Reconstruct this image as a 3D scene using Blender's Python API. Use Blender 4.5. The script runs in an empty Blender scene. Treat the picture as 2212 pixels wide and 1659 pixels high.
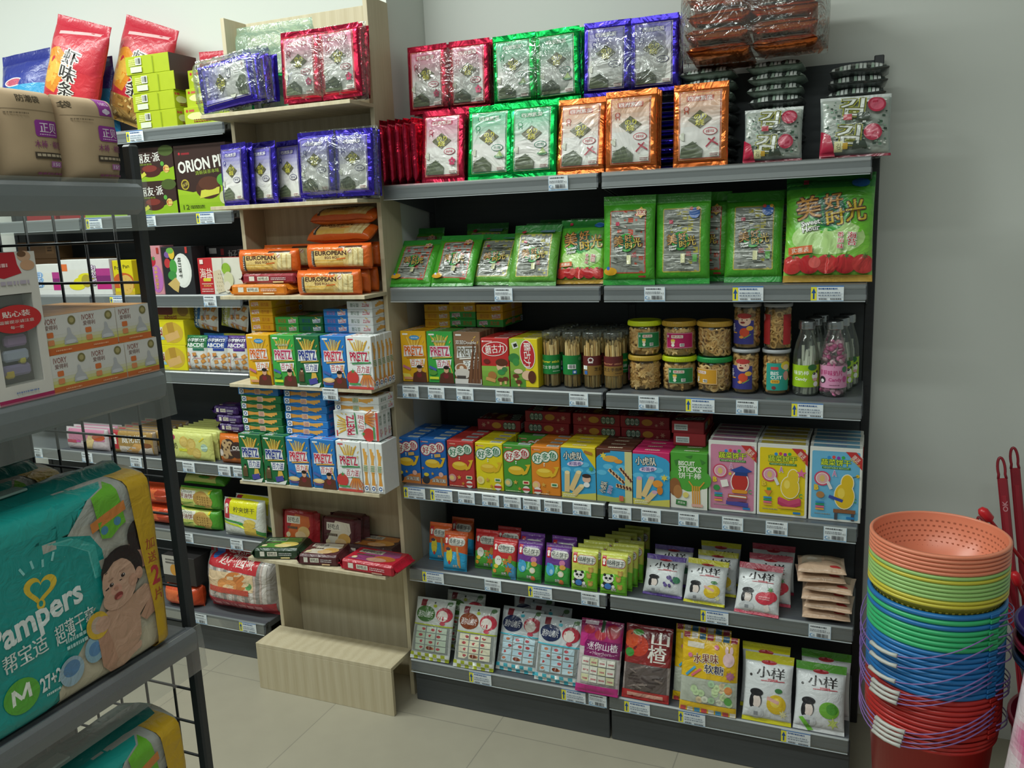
import bpy, bmesh, math, random
from mathutils import Vector, Matrix, Euler, noise

# ------------------------------------------------------------------ camera, world, lamps, exposure
SC = bpy.context.scene
COL = SC.collection
R = math.radians
IMG_W, IMG_H, FOC = 2212.0, 1659.0, 1825.38
CAM = Vector((1.1970, -1.9907, 1.3948))
YAW, PITCH, ROLL = 0.403325, 0.19369, -0.04204
_fwd = Vector((-math.sin(YAW) * math.cos(PITCH), math.cos(YAW) * math.cos(PITCH), -math.sin(PITCH)))
_r0 = Vector((math.cos(YAW), math.sin(YAW), 0))
_u0 = _r0.cross(_fwd)
_right = math.cos(ROLL) * _r0 + math.sin(ROLL) * _u0
_up = -math.sin(ROLL) * _r0 + math.cos(ROLL) * _u0
cam_data = bpy.data.cameras.new('camera')
cam_data.sensor_fit = 'HORIZONTAL'
cam_data.sensor_width = 36.0
cam_data.lens = 36.0 * FOC / IMG_W
cam_data.clip_start = 0.02
cam_data.clip_end = 60
cam = bpy.data.objects.new('camera', cam_data)
COL.objects.link(cam)
cam.matrix_world = Matrix(((_right.x, _up.x, -_fwd.x, CAM.x), (_right.y, _up.y, -_fwd.y, CAM.y),
                           (_right.z, _up.z, -_fwd.z, CAM.z), (0, 0, 0, 1)))
SC.camera = cam
SC.view_settings.view_transform = 'Standard'
SC.view_settings.look = 'None'
SC.view_settings.gamma = 1
SC.view_settings.use_curve_mapping = False
SC.view_settings.exposure = 0.34

world = bpy.data.worlds.new('world')
SC.world = world
world.use_nodes = True
world.node_tree.nodes['Background'].inputs[0].default_value = (0.88, 1.0, 0.93, 1)
world.node_tree.nodes['Background'].inputs[1].default_value = 0.17

def area_lamp(name, loc, sx, sy, power, col=(0.93, 1.0, 0.95), rot=(0, 0, 0)):
    d = bpy.data.lights.new(name, 'AREA')
    d.shape = 'RECTANGLE'; d.size = sx; d.size_y = sy; d.energy = power; d.color = col
    o = bpy.data.objects.new(name, d); COL.objects.link(o)
    o.location = loc; o.rotation_euler = rot
    return o
# three rows of ceiling strips over the aisles
area_lamp('strip_light', (-1.15, -0.8, 2.72), 2.6, 0.22, 48)
area_lamp('strip_light', (0.6, -2.1, 2.72), 2.6, 0.22, 29)
area_lamp('strip_light', (-0.4, -3.3, 2.72), 2.6, 0.22, 14)

def at(px, py, y):
    """point on the plane Y = y that the photograph shows at pixel (px, py)"""
    d = _fwd + (px - IMG_W / 2) / FOC * _right - (py - IMG_H / 2) / FOC * _up
    return CAM + d * ((y - CAM.y) / d.y)
def atx(px, py, x):
    d = _fwd + (px - IMG_W / 2) / FOC * _right - (py - IMG_H / 2) / FOC * _up
    return CAM + d * ((x - CAM.x) / d.x)
def atz(px, py, z):
    d = _fwd + (px - IMG_W / 2) / FOC * _right - (py - IMG_H / 2) / FOC * _up
    return CAM + d * ((z - CAM.z) / d.z)

# ------------------------------------------------------------------ colours and materials
def hx(s):
    s = s.lstrip('#')
    if len(s) == 3: s = ''.join(c * 2 for c in s)
    v = [int(s[i:i + 2], 16) / 255 for i in (0, 2, 4)]
    return tuple(c / 12.92 if c <= 0.04045 else ((c + 0.055) / 1.055) ** 2.4 for c in v)

def new_mat(name):
    m = bpy.data.materials.new(name); m.use_nodes = True
    nt = m.node_tree
    return m, nt, nt.nodes['Principled BSDF'], nt.nodes, nt.links

def wrinkles(nt, bsdf, scale, strength, dist=0.004, detail=3.0, distort=1.5, voro=False):
    N, L = nt.nodes, nt.links
    tc = N.new('ShaderNodeTexCoord'); oi = N.new('ShaderNodeObjectInfo')
    ad = N.new('ShaderNodeVectorMath'); ad.operation = 'MULTIPLY_ADD'
    ad.inputs[1].default_value = (7.3, 5.1, 3.7)
    L.new(oi.outputs['Location'], ad.inputs[0]); L.new(tc.outputs['Object'], ad.inputs[2])
    nz = N.new('ShaderNodeTexNoise')
    nz.inputs['Scale'].default_value = scale; nz.inputs['Detail'].default_value = detail
    nz.inputs['Distortion'].default_value = distort
    L.new(ad.outputs[0], nz.inputs['Vector'])
    out = nz.outputs['Fac']
    if voro:
        nz.inputs['Scale'].default_value = scale
        vo = N.new('ShaderNodeTexVoronoi'); vo.feature = 'F1'; vo.inputs['Scale'].default_value = scale * 1.5
        mx = N.new('ShaderNodeVectorMath'); mx.operation = 'MULTIPLY_ADD'
        mx.inputs[1].default_value = (0.035, 0.035, 0.035)
        L.new(nz.outputs['Color'], mx.inputs[0]); L.new(ad.outputs[0], mx.inputs[2])
        L.new(mx.outputs[0], vo.inputs['Vector'])
        am = N.new('ShaderNodeMath'); am.operation = 'ADD'
        L.new(vo.outputs['Distance'], am.inputs[0]); L.new(nz.outputs['Fac'], am.inputs[1])
        out = am.outputs[0]
    b = N.new('ShaderNodeBump'); b.inputs['Strength'].default_value = strength
    b.inputs['Distance'].default_value = dist
    L.new(out, b.inputs['Height'])
    if bsdf is not None: L.new(b.outputs['Normal'], bsdf.inputs['Normal'])
    return b

def ink_mat(name, rough, metal=0.0, spec=0.5, bump=None, coat=0.0, mottle=0.06):
    """print colours come from the mesh (flat ink colours), gloss and creases from here"""
    m, nt, bs, N, L = new_mat(name)
    a = N.new('ShaderNodeAttribute'); a.attribute_name = 'ink'
    nz = N.new('ShaderNodeTexNoise'); nz.inputs['Scale'].default_value = 45; nz.inputs['Detail'].default_value = 4
    tc = N.new('ShaderNodeTexCoord'); L.new(tc.outputs['Object'], nz.inputs['Vector'])
    mr = N.new('ShaderNodeMapRange'); mr.inputs['To Min'].default_value = 1 - mottle; mr.inputs['To Max'].default_value = 1 + mottle
    L.new(nz.outputs['Fac'], mr.inputs['Value'])
    vm = N.new('ShaderNodeVectorMath'); vm.operation = 'SCALE'
    L.new(a.outputs['Color'], vm.inputs[0]); L.new(mr.outputs['Result'], vm.inputs['Scale'])
    L.new(vm.outputs[0], bs.inputs['Base Color'])
    bs.inputs['Roughness'].default_value = rough
    bs.inputs['Metallic'].default_value = metal
    bs.inputs['Specular IOR Level'].default_value = spec
    bs.inputs['Coat Weight'].default_value = coat
    bs.inputs['Coat Roughness'].default_value = 0.12
    if bump: 
        b = wrinkles(nt, bs, *bump)
        L.new(b.outputs['Normal'], bs.inputs['Coat Normal'])
    return m

CARD = ink_mat('printed_card', 0.42, spec=0.4)
FILM = ink_mat('printed_film', 0.36, spec=0.45, bump=(38, 0.55, 0.005, 3, 1.2), coat=0.22)
FOIL = ink_mat('metallic_foil', 0.24, metal=0.85, bump=(15, 0.7, 0.009, 2.5, 2.2))
GLOSS = ink_mat('glossy_print_under_film', 0.32, spec=0.5, bump=(13, 0.7, 0.010, 2.0, 2.4), coat=0.42)
PLAS = ink_mat('moulded_plastic', 0.33, spec=0.5, mottle=0.03)
MATTE = ink_mat('uncoated_paper', 0.75, spec=0.2)
FOOD = ink_mat('baked_biscuit', 0.6, spec=0.3, bump=(220, 0.4, 0.001, 3, 0), mottle=0.25)
METALC = ink_mat('tin_metal', 0.25, metal=0.9)

def clear_mat(name, rough=0.06, tint=(0.97, 0.985, 0.98), refl=0.55, base=0.05, bump=None, body=0.0, bodycol=(0.8, 0.85, 0.82)):
    m, nt, bs, N, L = new_mat(name)
    N.remove(bs)
    out = N['Material Output']
    tr = N.new('ShaderNodeBsdfTransparent'); tr.inputs[0].default_value = (*tint, 1)
    gl = N.new('ShaderNodeBsdfGlossy'); gl.inputs['Roughness'].default_value = rough
    gl.inputs['Color'].default_value = (0.95, 0.98, 0.97, 1)
    lw = N.new('ShaderNodeLayerWeight'); lw.inputs['Blend'].default_value = 0.25
    mr = N.new('ShaderNodeMapRange'); mr.inputs['To Min'].default_value = base; mr.inputs['To Max'].default_value = refl
    L.new(lw.outputs['Fresnel'], mr.inputs['Value'])
    mx = N.new('ShaderNodeMixShader')
    L.new(mr.outputs['Result'], mx.inputs[0]); L.new(tr.outputs[0], mx.inputs[1]); L.new(gl.outputs[0], mx.inputs[2])
    last = mx
    if body > 0:
        df = N.new('ShaderNodeBsdfDiffuse'); df.inputs[0].default_value = (*bodycol, 1)
        m2 = N.new('ShaderNodeMixShader'); m2.inputs[0].default_value = body
        L.new(mx.outputs[0], m2.inputs[1]); L.new(df.outputs[0], m2.inputs[2]); last = m2
    L.new(last.outputs[0], out.inputs['Surface'])
    if bump:
        b = wrinkles(nt, None, *bump)
        L.new(b.outputs['Normal'], gl.inputs['Normal']); L.new(b.outputs['Normal'], lw.inputs['Normal'])
    return m
WRAP = clear_mat('crinkled_clear_film', 0.07, refl=0.8, base=0.08, bump=(14, 1.0, 0.014, 2.5, 3.0), body=0.03)
HAZEWRAP = clear_mat('cloudy_clear_film', 0.12, refl=0.7, base=0.06, bump=(15, 0.9, 0.012, 3, 2.6), body=0.15, bodycol=(0.5, 0.85, 0.66))
STRIP = clear_mat('clear_rail_plastic', 0.36, refl=0.35, base=0.05, body=0.03)
JAR = clear_mat('clear_jar_plastic', 0.05, tint=(0.97, 0.97, 0.95), refl=0.7, base=0.045)
GLASS = clear_mat('clear_bottle_plastic', 0.05, tint=(0.95, 0.97, 0.96), refl=0.8, base=0.06, body=0.03)

def shelf_metal(name, c, rough=0.38, spec=0.5):
    m, nt, bs, N, L = new_mat(name)
    tc = N.new('ShaderNodeTexCoord'); mp = N.new('ShaderNodeMapping'); mp.inputs['Scale'].default_value = (1.5, 60, 60)
    nz = N.new('ShaderNodeTexNoise'); nz.inputs['Scale'].default_value = 3; nz.inputs['Detail'].default_value = 4
    L.new(tc.outputs['Object'], mp.inputs[0]); L.new(mp.outputs[0], nz.inputs['Vector'])
    mr = N.new('ShaderNodeMapRange'); mr.inputs['To Min'].default_value = 0.85; mr.inputs['To Max'].default_value = 1.15
    L.new(nz.outputs['Fac'], mr.inputs['Value'])
    vm = N.new('ShaderNodeVectorMath'); vm.operation = 'SCALE'; vm.inputs[0].default_value = hx(c)
    L.new(mr.outputs['Result'], vm.inputs['Scale']); L.new(vm.outputs[0], bs.inputs['Base Color'])
    bs.inputs['Roughness'].default_value = rough; bs.inputs['Specular IOR Level'].default_value = spec
    return m
STEEL = shelf_metal('dark_grey_powder_coat', '#565a5e', 0.45)
RAIL = shelf_metal('grey_rail_plastic', '#50545a', 0.34, 0.55)
RAILD = shelf_metal('dark_rolled_front', '#60636a', 0.36, 0.5)
POSTM = shelf_metal('black_powder_coat', '#303336', 0.45)
PANELM = shelf_metal('charcoal_back_panel', '#41474a', 0.6)
KICK = shelf_metal('charcoal_kick_plate', '#4a4e51', 0.55)

def wood_mat():
    m, nt, bs, N, L = new_mat('pale_ash_laminate')
    tc = N.new('ShaderNodeTexCoord')
    mp = N.new('ShaderNodeMapping'); mp.inputs['Scale'].default_value = (1, 1, 0.12)
    L.new(tc.outputs['Object'], mp.inputs[0])
    wv = N.new('ShaderNodeTexWave'); wv.inputs['Scale'].default_value = 9; wv.inputs['Distortion'].default_value = 7
    wv.inputs['Detail'].default_value = 3; wv.inputs['Detail Scale'].default_value = 1.2
    L.new(mp.outputs[0], wv.inputs['Vector'])
    mp2 = N.new('ShaderNodeMapping'); mp2.inputs['Scale'].default_value = (260, 260, 7)
    L.new(tc.outputs['Object'], mp2.inputs[0])
    nz = N.new('ShaderNodeTexNoise'); nz.inputs['Scale'].default_value = 1; nz.inputs['Detail'].default_value = 2
    L.new(mp2.outputs[0], nz.inputs['Vector'])
    mx = N.new('ShaderNodeMath'); mx.operation = 'MULTIPLY_ADD'; mx.inputs[1].default_value = 0.2
    L.new(wv.outputs['Fac'], mx.inputs[0]); 
    ml = N.new('ShaderNodeMath'); ml.operation = 'MULTIPLY'; ml.inputs[1].default_value = 0.5
    L.new(nz.outputs['Fac'], ml.inputs[0]); L.new(ml.outputs[0], mx.inputs[2])
    cr = N.new('ShaderNodeValToRGB')
    cr.color_ramp.elements[0].color = (*hx('#b6a888'), 1); cr.color_ramp.elements[0].position = 0.0
    cr.color_ramp.elements[1].color = (*hx('#cfc4a8'), 1); cr.color_ramp.elements[1].position = 0.6
    L.new(mx.outputs[0], cr.inputs[0]); L.new(cr.outputs[0], bs.inputs['Base Color'])
    bs.inputs['Roughness'].default_value = 0.5; bs.inputs['Specular IOR Level'].default_value = 0.3
    return m
WOOD = wood_mat()

def wall_mat():
    m, nt, bs, N, L = new_mat('white_painted_plaster')
    tc = N.new('ShaderNodeTexCoord')
    nz = N.new('ShaderNodeTexNoise'); nz.inputs['Scale'].default_value = 1.2; nz.inputs['Detail'].default_value = 5
    L.new(tc.outputs['Object'], nz.inputs['Vector'])
    cr = N.new('ShaderNodeValToRGB')
    cr.color_ramp.elements[0].color = (*hx('#d2d6d0'), 1); cr.color_ramp.elements[1].color = (*hx('#dde0da'), 1)
    L.new(nz.outputs['Fac'], cr.inputs[0]); L.new(cr.outputs[0], bs.inputs['Base Color'])
    bs.inputs['Roughness'].default_value = 0.7; bs.inputs['Specular IOR Level'].default_value = 0.2
    n2 = N.new('ShaderNodeTexNoise'); n2.inputs['Scale'].default_value = 90
    L.new(tc.outputs['Object'], n2.inputs['Vector'])
    b = N.new('ShaderNodeBump'); b.inputs['Strength'].default_value = 0.08; b.inputs['Distance'].default_value = 0.002
    L.new(n2.outputs['Fac'], b.inputs['Height']); L.new(b.outputs[0], bs.inputs['Normal'])
    return m
WALL = wall_mat()

def floor_mat():
    m, nt, bs, N, L = new_mat('cream_vinyl_tile')
    tc = N.new('ShaderNodeTexCoord')
    mp = N.new('ShaderNodeMapping'); mp.inputs['Location'].default_value = (0.22, 0.08, 0)
    L.new(tc.outputs['Object'], mp.inputs[0])
    br = N.new('ShaderNodeTexBrick'); br.offset = 0; br.inputs['Scale'].default_value = 1
    br.inputs['Brick Width'].default_value = 0.5; br.inputs['Row Height'].default_value = 0.5
    br.inputs['Mortar Size'].default_value = 0.0016
    br.inputs['Color1'].default_value = (*hx('#a49e8d'), 1); br.inputs['Color2'].default_value = (*hx('#a19b8a'), 1)
    br.inputs['Mortar'].default_value = (*hx('#8b877a'), 1)
    L.new(mp.outputs[0], br.inputs['Vector'])
    nz = N.new('ShaderNodeTexNoise'); nz.inputs['Scale'].default_value = 14; nz.inputs['Detail'].default_value = 5
    L.new(tc.outputs['Object'], nz.inputs['Vector'])
    mr = N.new('ShaderNodeMapRange'); mr.inputs['To Min'].default_value = 0.93; mr.inputs['To Max'].default_value = 1.06
    L.new(nz.outputs['Fac'], mr.inputs['Value'])
    vm = N.new('ShaderNodeVectorMath'); vm.operation = 'SCALE'
    L.new(br.outputs['Color'], vm.inputs[0]); L.new(mr.outputs['Result'], vm.inputs['Scale'])
    L.new(vm.outputs[0], bs.inputs['Base Color'])
    bs.inputs['Roughness'].default_value = 0.38; bs.inputs['Specular IOR Level'].default_value = 0.35
    return m
FLOOR = floor_mat()

# ------------------------------------------------------------------ mesh building
class MB:
    """collects faces with one ink colour and one material each, then makes ONE mesh"""
    def __init__(s): s.v = []; s.f = []; s.c = []; s.m = []; s.sm = []; s.mats = []
    def mi(s, mat):
        if mat not in s.mats: s.mats.append(mat)
        return s.mats.index(mat)
    def add(s, verts, faces, col, mat, smooth=False, M=None):
        o = len(s.v); k = s.mi(mat)
        if isinstance(col, str): col = hx(col)
        for p in verts:
            p = Vector(p)
            s.v.append(M @ p if M else p)
        for f in faces:
            s.f.append([i + o for i in f]); s.c.append(col); s.m.append(k); s.sm.append(smooth)
        return s
    def mesh(s, name):
        me = bpy.data.meshes.new(name)
        me.from_pydata([tuple(p) for p in s.v], [], s.f)
        for m in s.mats: me.materials.append(m)
        me.polygons.foreach_set('material_index', s.m)
        me.polygons.foreach_set('use_smooth', s.sm)
        ca = me.color_attributes.new('ink', 'FLOAT_COLOR', 'CORNER')
        buf = []
        for p, c in zip(me.polygons, s.c):
            buf.extend((c[0], c[1], c[2], 1.0) * p.loop_total)
        ca.data.foreach_set('color', buf)
        me.update()
        return me
    # ---- shapes
    def box(s, x0, x1, y0, y1, z0, z1, col, mat, bev=0.0, M=None):
        if bev <= 0:
            v = [(x, y, z) for x in (x0, x1) for y in (y0, y1) for z in (z0, z1)]
            f = [(0, 1, 3, 2), (4, 6, 7, 5), (0, 4, 5, 1), (2, 3, 7, 6), (0, 2, 6, 4), (1, 5, 7, 3)]
            return s.add(v, f, col, mat, False, M)
        b = min(bev, (x1 - x0) / 2.2, (y1 - y0) / 2.2, (z1 - z0) / 2.2)
        v = []; idx = {}
        for ix in (0, 1):
            for iy in (0, 1):
                for iz in (0, 1):
                    X, Y, Z = (x0, x1)[ix], (y0, y1)[iy], (z0, z1)[iz]
                    sx, sy, sz = (b, -b)[ix], (b, -b)[iy], (b, -b)[iz]
                    for ax, p in enumerate(((X, Y + sy, Z + sz), (X + sx, Y, Z + sz), (X + sx, Y + sy, Z))):
                        idx[(ix, iy, iz, ax)] = len(v); v.append(p)
        f = []
        for d in (0, 1):
            a = [idx[(d, i, j, 0)] for i, j in ((0, 0), (0, 1), (1, 1), (1, 0))]; f.append(a if d == 0 else a[::-1])
            a = [idx[(i, d, j, 1)] for i, j in ((0, 0), (1, 0), (1, 1), (0, 1))]; f.append(a if d == 0 else a[::-1])
            a = [idx[(i, j, d, 2)] for i, j in ((0, 0), (0, 1), (1, 1), (1, 0))]; f.append(a if d == 0 else a[::-1])
        for i in (0, 1):
            for j in (0, 1):
                q = [idx[(i, j, 0, 0)], idx[(i, j, 1, 0)], idx[(i, j, 1, 1)], idx[(i, j, 0, 1)]]; f.append(q if (i + j) % 2 else q[::-1])
                q = [idx[(i, 0, j, 0)], idx[(i, 1, j, 0)], idx[(i, 1, j, 2)], idx[(i, 0, j, 2)]]; f.append(q if (i + j) % 2 == 0 else q[::-1])
                q = [idx[(0, i, j, 1)], idx[(1, i, j, 1)], idx[(1, i, j, 2)], idx[(0, i, j, 2)]]; f.append(q if (i + j) % 2 else q[::-1])
        for i in (0, 1):
            for j in (0, 1):
                for k in (0, 1):
                    q = [idx[(i, j, k, 0)], idx[(i, j, k, 1)], idx[(i, j, k, 2)]]; f.append(q if (i + j + k) % 2 == 0 else q[::-1])
        return s.add(v, f, col, mat, False, M)
    def lathe(s, prof, n, col, mat, smooth=True, M=None, a0=0.0, a1=2 * math.pi, cap=False):
        full = abs(a1 - a0 - 2 * math.pi) < 1e-6
        k = n if full else n + 1
        v = []; f = []
        for r, z in prof:
            for i in range(k):
                a = a0 + (a1 - a0) * i / n
                v.append((r * math.cos(a), r * math.sin(a), z))
        for j in range(len(prof) - 1):
            for i in range(n):
                i2 = (i + 1) % k
                f.append((j * k + i, j * k + i2, (j + 1) * k + i2, (j + 1) * k + i))
        if cap and full:
            f.append(tuple(range(k))[::-1]); f.append(tuple((len(prof) - 1) * k + i for i in range(k)))
        return s.add(v, f, col, mat, smooth, M)
    def tube(s, pts, r, col, mat, n=6, closed=False, cap=True, M=None):
        pts = [Vector(p) for p in pts]; v = []; f = []; K = len(pts)
        prev = None
        for i, p in enumerate(pts):
            a = pts[(i - 1) % K] if (closed or i) else p
            b = pts[(i + 1) % K] if (closed or i < K - 1) else p
            t = (b - a).normalized() if (b - a).length > 1e-9 else Vector((0, 0, 1))
            if prev is None:
                u = t.orthogonal().normalized()
            else:
                u = (prev - t * prev.dot(t)).normalized()
            prev = u; w = t.cross(u)
            rr = r[i] if isinstance(r, (list, tuple)) else r
            for j in range(n):
                a_ = 2 * math.pi * j / n
                v.append(p + u * (rr * math.cos(a_)) + w * (rr * math.sin(a_)))
        for i in range(K if closed else K - 1):
            i2 = (i + 1) % K
            for j in range(n):
                j2 = (j + 1) % n
                f.append((i * n + j, i * n + j2, i2 * n + j2, i2 * n + j))
        if cap and not closed:
            f.append(tuple(range(n))[::-1]); f.append(tuple((K - 1) * n + j for j in range(n)))
        return s.add(v, f, col, mat, True, M)
    def prism(s, prof, x0, x1, col, mat, M=None, smooth=False, closed=True):
        """profile of (y, z) points swept along X"""
        n = len(prof)
        v = [(x0, y, z) for y, z in prof] + [(x1, y, z) for y, z in prof]
        f = [(i, (i + 1) % n, n + (i + 1) % n, n + i) for i in range(n if closed else n - 1)]
        if closed: f += [tuple(range(n))[::-1], tuple(n + i for i in range(n))]
        return s.add(v, f, col, mat, smooth, M)
    def sheet(s, fn, nu, nv, col, mat, smooth=True, M=None, colfn=None):
        v = [fn(i / nu, j / nv) for j in range(nv + 1) for i in range(nu + 1)]
        f = []
        for j in range(nv):
            for i in range(nu):
                a = j * (nu + 1) + i
                f.append((a, a + 1, a + nu + 2, a + nu + 1))
        if colfn is None: return s.add(v, f, col, mat, smooth, M)
        o = len(s.v); k = s.mi(mat)
        for p in v: s.v.append(M @ Vector(p) if M else Vector(p))
        for q, fc in enumerate(f):
            c = colfn(((q % nu) + 0.5) / nu, ((q // nu) + 0.5) / nv)
            s.f.append([i + o for i in fc]); s.c.append(hx(c) if isinstance(c, str) else c); s.m.append(k); s.sm.append(smooth)
        return s

# ------------------------------------------------------------------ printing: flat artwork made of polygons
_tc = {}
def glyphs(txt, off=0.0):
    key = (txt, off)
    if key not in _tc:
        cu = bpy.data.curves.new('lettering', 'FONT')
        cu.body = txt; cu.size = 1; cu.resolution_u = 2; cu.offset = off
        o = bpy.data.objects.new('lettering', cu); COL.objects.link(o)
        dg = bpy.context.evaluated_depsgraph_get()
        me = o.evaluated_get(dg).to_mesh()
        vs = [(p.co.x, p.co.y) for p in me.vertices]; fs = [tuple(p.vertices) for p in me.polygons]
        o.evaluated_get(dg).to_mesh_clear()
        bpy.data.objects.remove(o); bpy.data.curves.remove(cu)
        _tc[key] = (vs, fs)
    return _tc[key]

class P:
    """artwork on a face; positions run 0..1 across and 0..1 up"""
    def __init__(s, w, h): s.w = w; s.h = h; s.it = []
    def add(s, pts, faces, c): s.it.append((pts, faces, hx(c) if isinstance(c, str) else c)); return s
    def poly(s, pts, c): return s.add(pts, [tuple(range(len(pts)))], c)
    def _rot(s, pts, cx, cy, a):
        if not a: return pts
        a = R(a); ca, sa = math.cos(a), math.sin(a); q = []
        for x, y in pts:
            dx, dy = (x - cx) * s.w, (y - cy) * s.h
            q.append((cx + (dx * ca - dy * sa) / s.w, cy + (dx * sa + dy * ca) / s.h))
        return q
    def rect(s, x0, y0, x1, y1, c, rot=0, r=0.0):
        if r <= 0: pts = [(x0, y0), (x1, y0), (x1, y1), (x0, y1)]
        else:
            rx = r * s.h / s.w; pts = []
            for cx, cy, a0 in ((x1 - rx, y0 + r, -90), (x1 - rx, y1 - r, 0), (x0 + rx, y1 - r, 90), (x0 + rx, y0 + r, 180)):
                for k in range(5):
                    a = R(a0 + 22.5 * k); pts.append((cx + rx * math.cos(a), cy + r * math.sin(a)))
        return s.poly(s._rot(pts, (x0 + x1) / 2, (y0 + y1) / 2, rot), c)
    def ell(s, cx, cy, rx, ry, c, n=20, rot=0, a0=0, a1=360):
        """rx in widths, ry in heights"""
        m = n if a1 - a0 >= 360 else n + 1
        pts = [(cx + rx * math.cos(R(a0 + (a1 - a0) * i / n)), cy + ry * math.sin(R(a0 + (a1 - a0) * i / n))) for i in range(m)]
        return s.poly(s._rot(pts, cx, cy, rot), c)
    def circ(s, cx, cy, r, c, n=18): return s.ell(cx, cy, r * s.h / s.w, r, c, n)
    def star(s, cx, cy, r, c, n=5, inner=0.45, rot=90):
        pts = []
        for i in range(2 * n):
            rr = r if i % 2 == 0 else r * inner
            a = R(rot + 180 * i / n); pts.append((cx + rr * s.h / s.w * math.cos(a), cy + rr * math.sin(a)))
        return s.add([(cx, cy)] + pts, [(0, 1 + i, 1 + (i + 1) % (2 * n)) for i in range(2 * n)], c)
    def line(s, x0, y0, x1, y1, t, c):
        dx, dy = (x1 - x0) * s.w, (y1 - y0) * s.h
        l = math.hypot(dx, dy) or 1; nx, ny = -dy / l * t * s.h / 2, dx / l * t * s.h / 2
        nx /= s.w; ny /= s.h
        return s.poly([(x0 - nx, y0 - ny), (x1 - nx, y1 - ny), (x1 + nx, y1 + ny), (x0 + nx, y0 + ny)], c)
    def frame(s, x0, y0, x1, y1, t, c):
        tx = t * s.h / s.w
        s.rect(x0, y0, x1, y0 + t, c); s.rect(x0, y1 - t, x1, y1, c)
        s.rect(x0, y0, x0 + tx, y1, c); return s.rect(x1 - tx, y0, x1, y1, c)
    def text(s, t, x0, y0, x1, y1, c, b=0.0, rot=0, o=None, ow=0.05, slant=0.0, o2=None, ow2=0.1):
        cjk = any(ord(q) > 0x2e80 for q in t); bold = 0.018 if cjk and b > 0 else 0
        b = 0 if cjk else min(b, 0.03)
        base = glyphs(t, b)
        if not base[0]: return s
        ax = min(p[0] for p in base[0]); bx = max(p[0] for p in base[0]); ay = min(p[1] for p in base[0]); by = max(p[1] for p in base[0])
        def put(vs, fs, c, dx=0.0, dy=0.0):
            q = []
            for x, y in vs:
                u = (x + dx - ax) / (bx - ax or 1); v = (y + dy - ay) / (by - ay or 1)
                q.append((x0 + (x1 - x0) * (u + slant * (v - 0.5)), y0 + (y1 - y0) * v))
            s.add(s._rot(q, (x0 + x1) / 2, (y0 + y1) / 2, rot), fs, c)
        for oc, w_ in ((o2, ow2), (o, ow)):
            if not oc: continue
            if cjk:
                w_ = min(w_ * 0.8, 0.06) + bold
                for sx, sy in ((-1, -0.7), (1, -0.7), (-1, 0.7), (1, 0.7), (0, 1), (0, -1)): put(base[0], base[1], oc, sx * w_, sy * w_)
            else: put(*glyphs(t, b + w_), oc)
        if bold: put(base[0], base[1], c, -bold); put(base[0], base[1], c, bold)
        else: put(base[0], base[1], c)
        return s
    def fineprint(s, x0, y0, x1, y1, rows, c, seed=0, fill=0.55):
        """rows of print too small to read"""
        rd = random.Random(seed); h = (y1 - y0) / rows
        for k in range(rows):
            y = y1 - (k + 1) * h + h * 0.25; x = x0
            while x < x1 - 0.01:
                w = rd.uniform(0.04, 0.16) * (x1 - x0)
                s.rect(x, y, min(x + w, x1), y + h * fill, c); x += w + 0.03 * (x1 - x0)
        return s
    def barcode(s, x0, y0, x1, y1, c='#303030', seed=1, n=14):
        rd = random.Random(seed); x = x0; st = (x1 - x0) / n
        for k in range(n):
            w = st * rd.uniform(0.25, 0.8); s.rect(x, y0, x + w, y1, c); x += st
        return s

def lay(mb, art, mat, fn, off=0.00025, step=0.00007, cuts=None):
    """put the artwork on a surface fn(u, v) -> (point, normal); cuts = (us, vs) grid lines to follow a curved face"""
    if cuts is None:
        for k, (pts, fs, c) in enumerate(art.it):
            d = off + step * k
            vs = []
            for u, v in pts:
                p, n = fn(u, v); vs.append(p + n * d)
            mb.add(vs, fs, c, mat, False)
        return
    bm = bmesh.new(); lc = bm.faces.layers.int.new('c'); cols = []
    for k, (pts, fs, c) in enumerate(art.it):
        vv = [bm.verts.new((u, v, k)) for u, v in pts]
        for f in fs:
            try:
                fc = bm.faces.new([vv[i] for i in f]); fc[lc] = k
            except ValueError: pass
        cols.append(c)
    big = [f for f in bm.faces if len(f.verts) > 4]
    if big: bmesh.ops.triangulate(bm, faces=big)
    us, vs = cuts
    for u in us: bmesh.ops.bisect_plane(bm, geom=bm.verts[:] + bm.edges[:] + bm.faces[:], plane_co=(u, 0, 0), plane_no=(1, 0, 0))
    for v in vs: bmesh.ops.bisect_plane(bm, geom=bm.verts[:] + bm.edges[:] + bm.faces[:], plane_co=(0, v, 0), plane_no=(0, 1, 0))
    bm.verts.index_update()
    P3 = []
    for q in bm.verts:
        p, n = fn(q.co.x, q.co.y); P3.append(p + n * (off + step * q.co.z))
    byc = {}
    for fc in bm.faces: byc.setdefault(fc[lc], []).append([x.index for x in fc.verts])
    o = len(mb.v); k = mb.mi(mat); mb.v.extend(P3)
    for ci, fl in byc.items():
        for f in fl:
            mb.f.append([i + o for i in f]); mb.c.append(cols[ci]); mb.m.append(k); mb.sm.append(True)
    bm.free()

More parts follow.
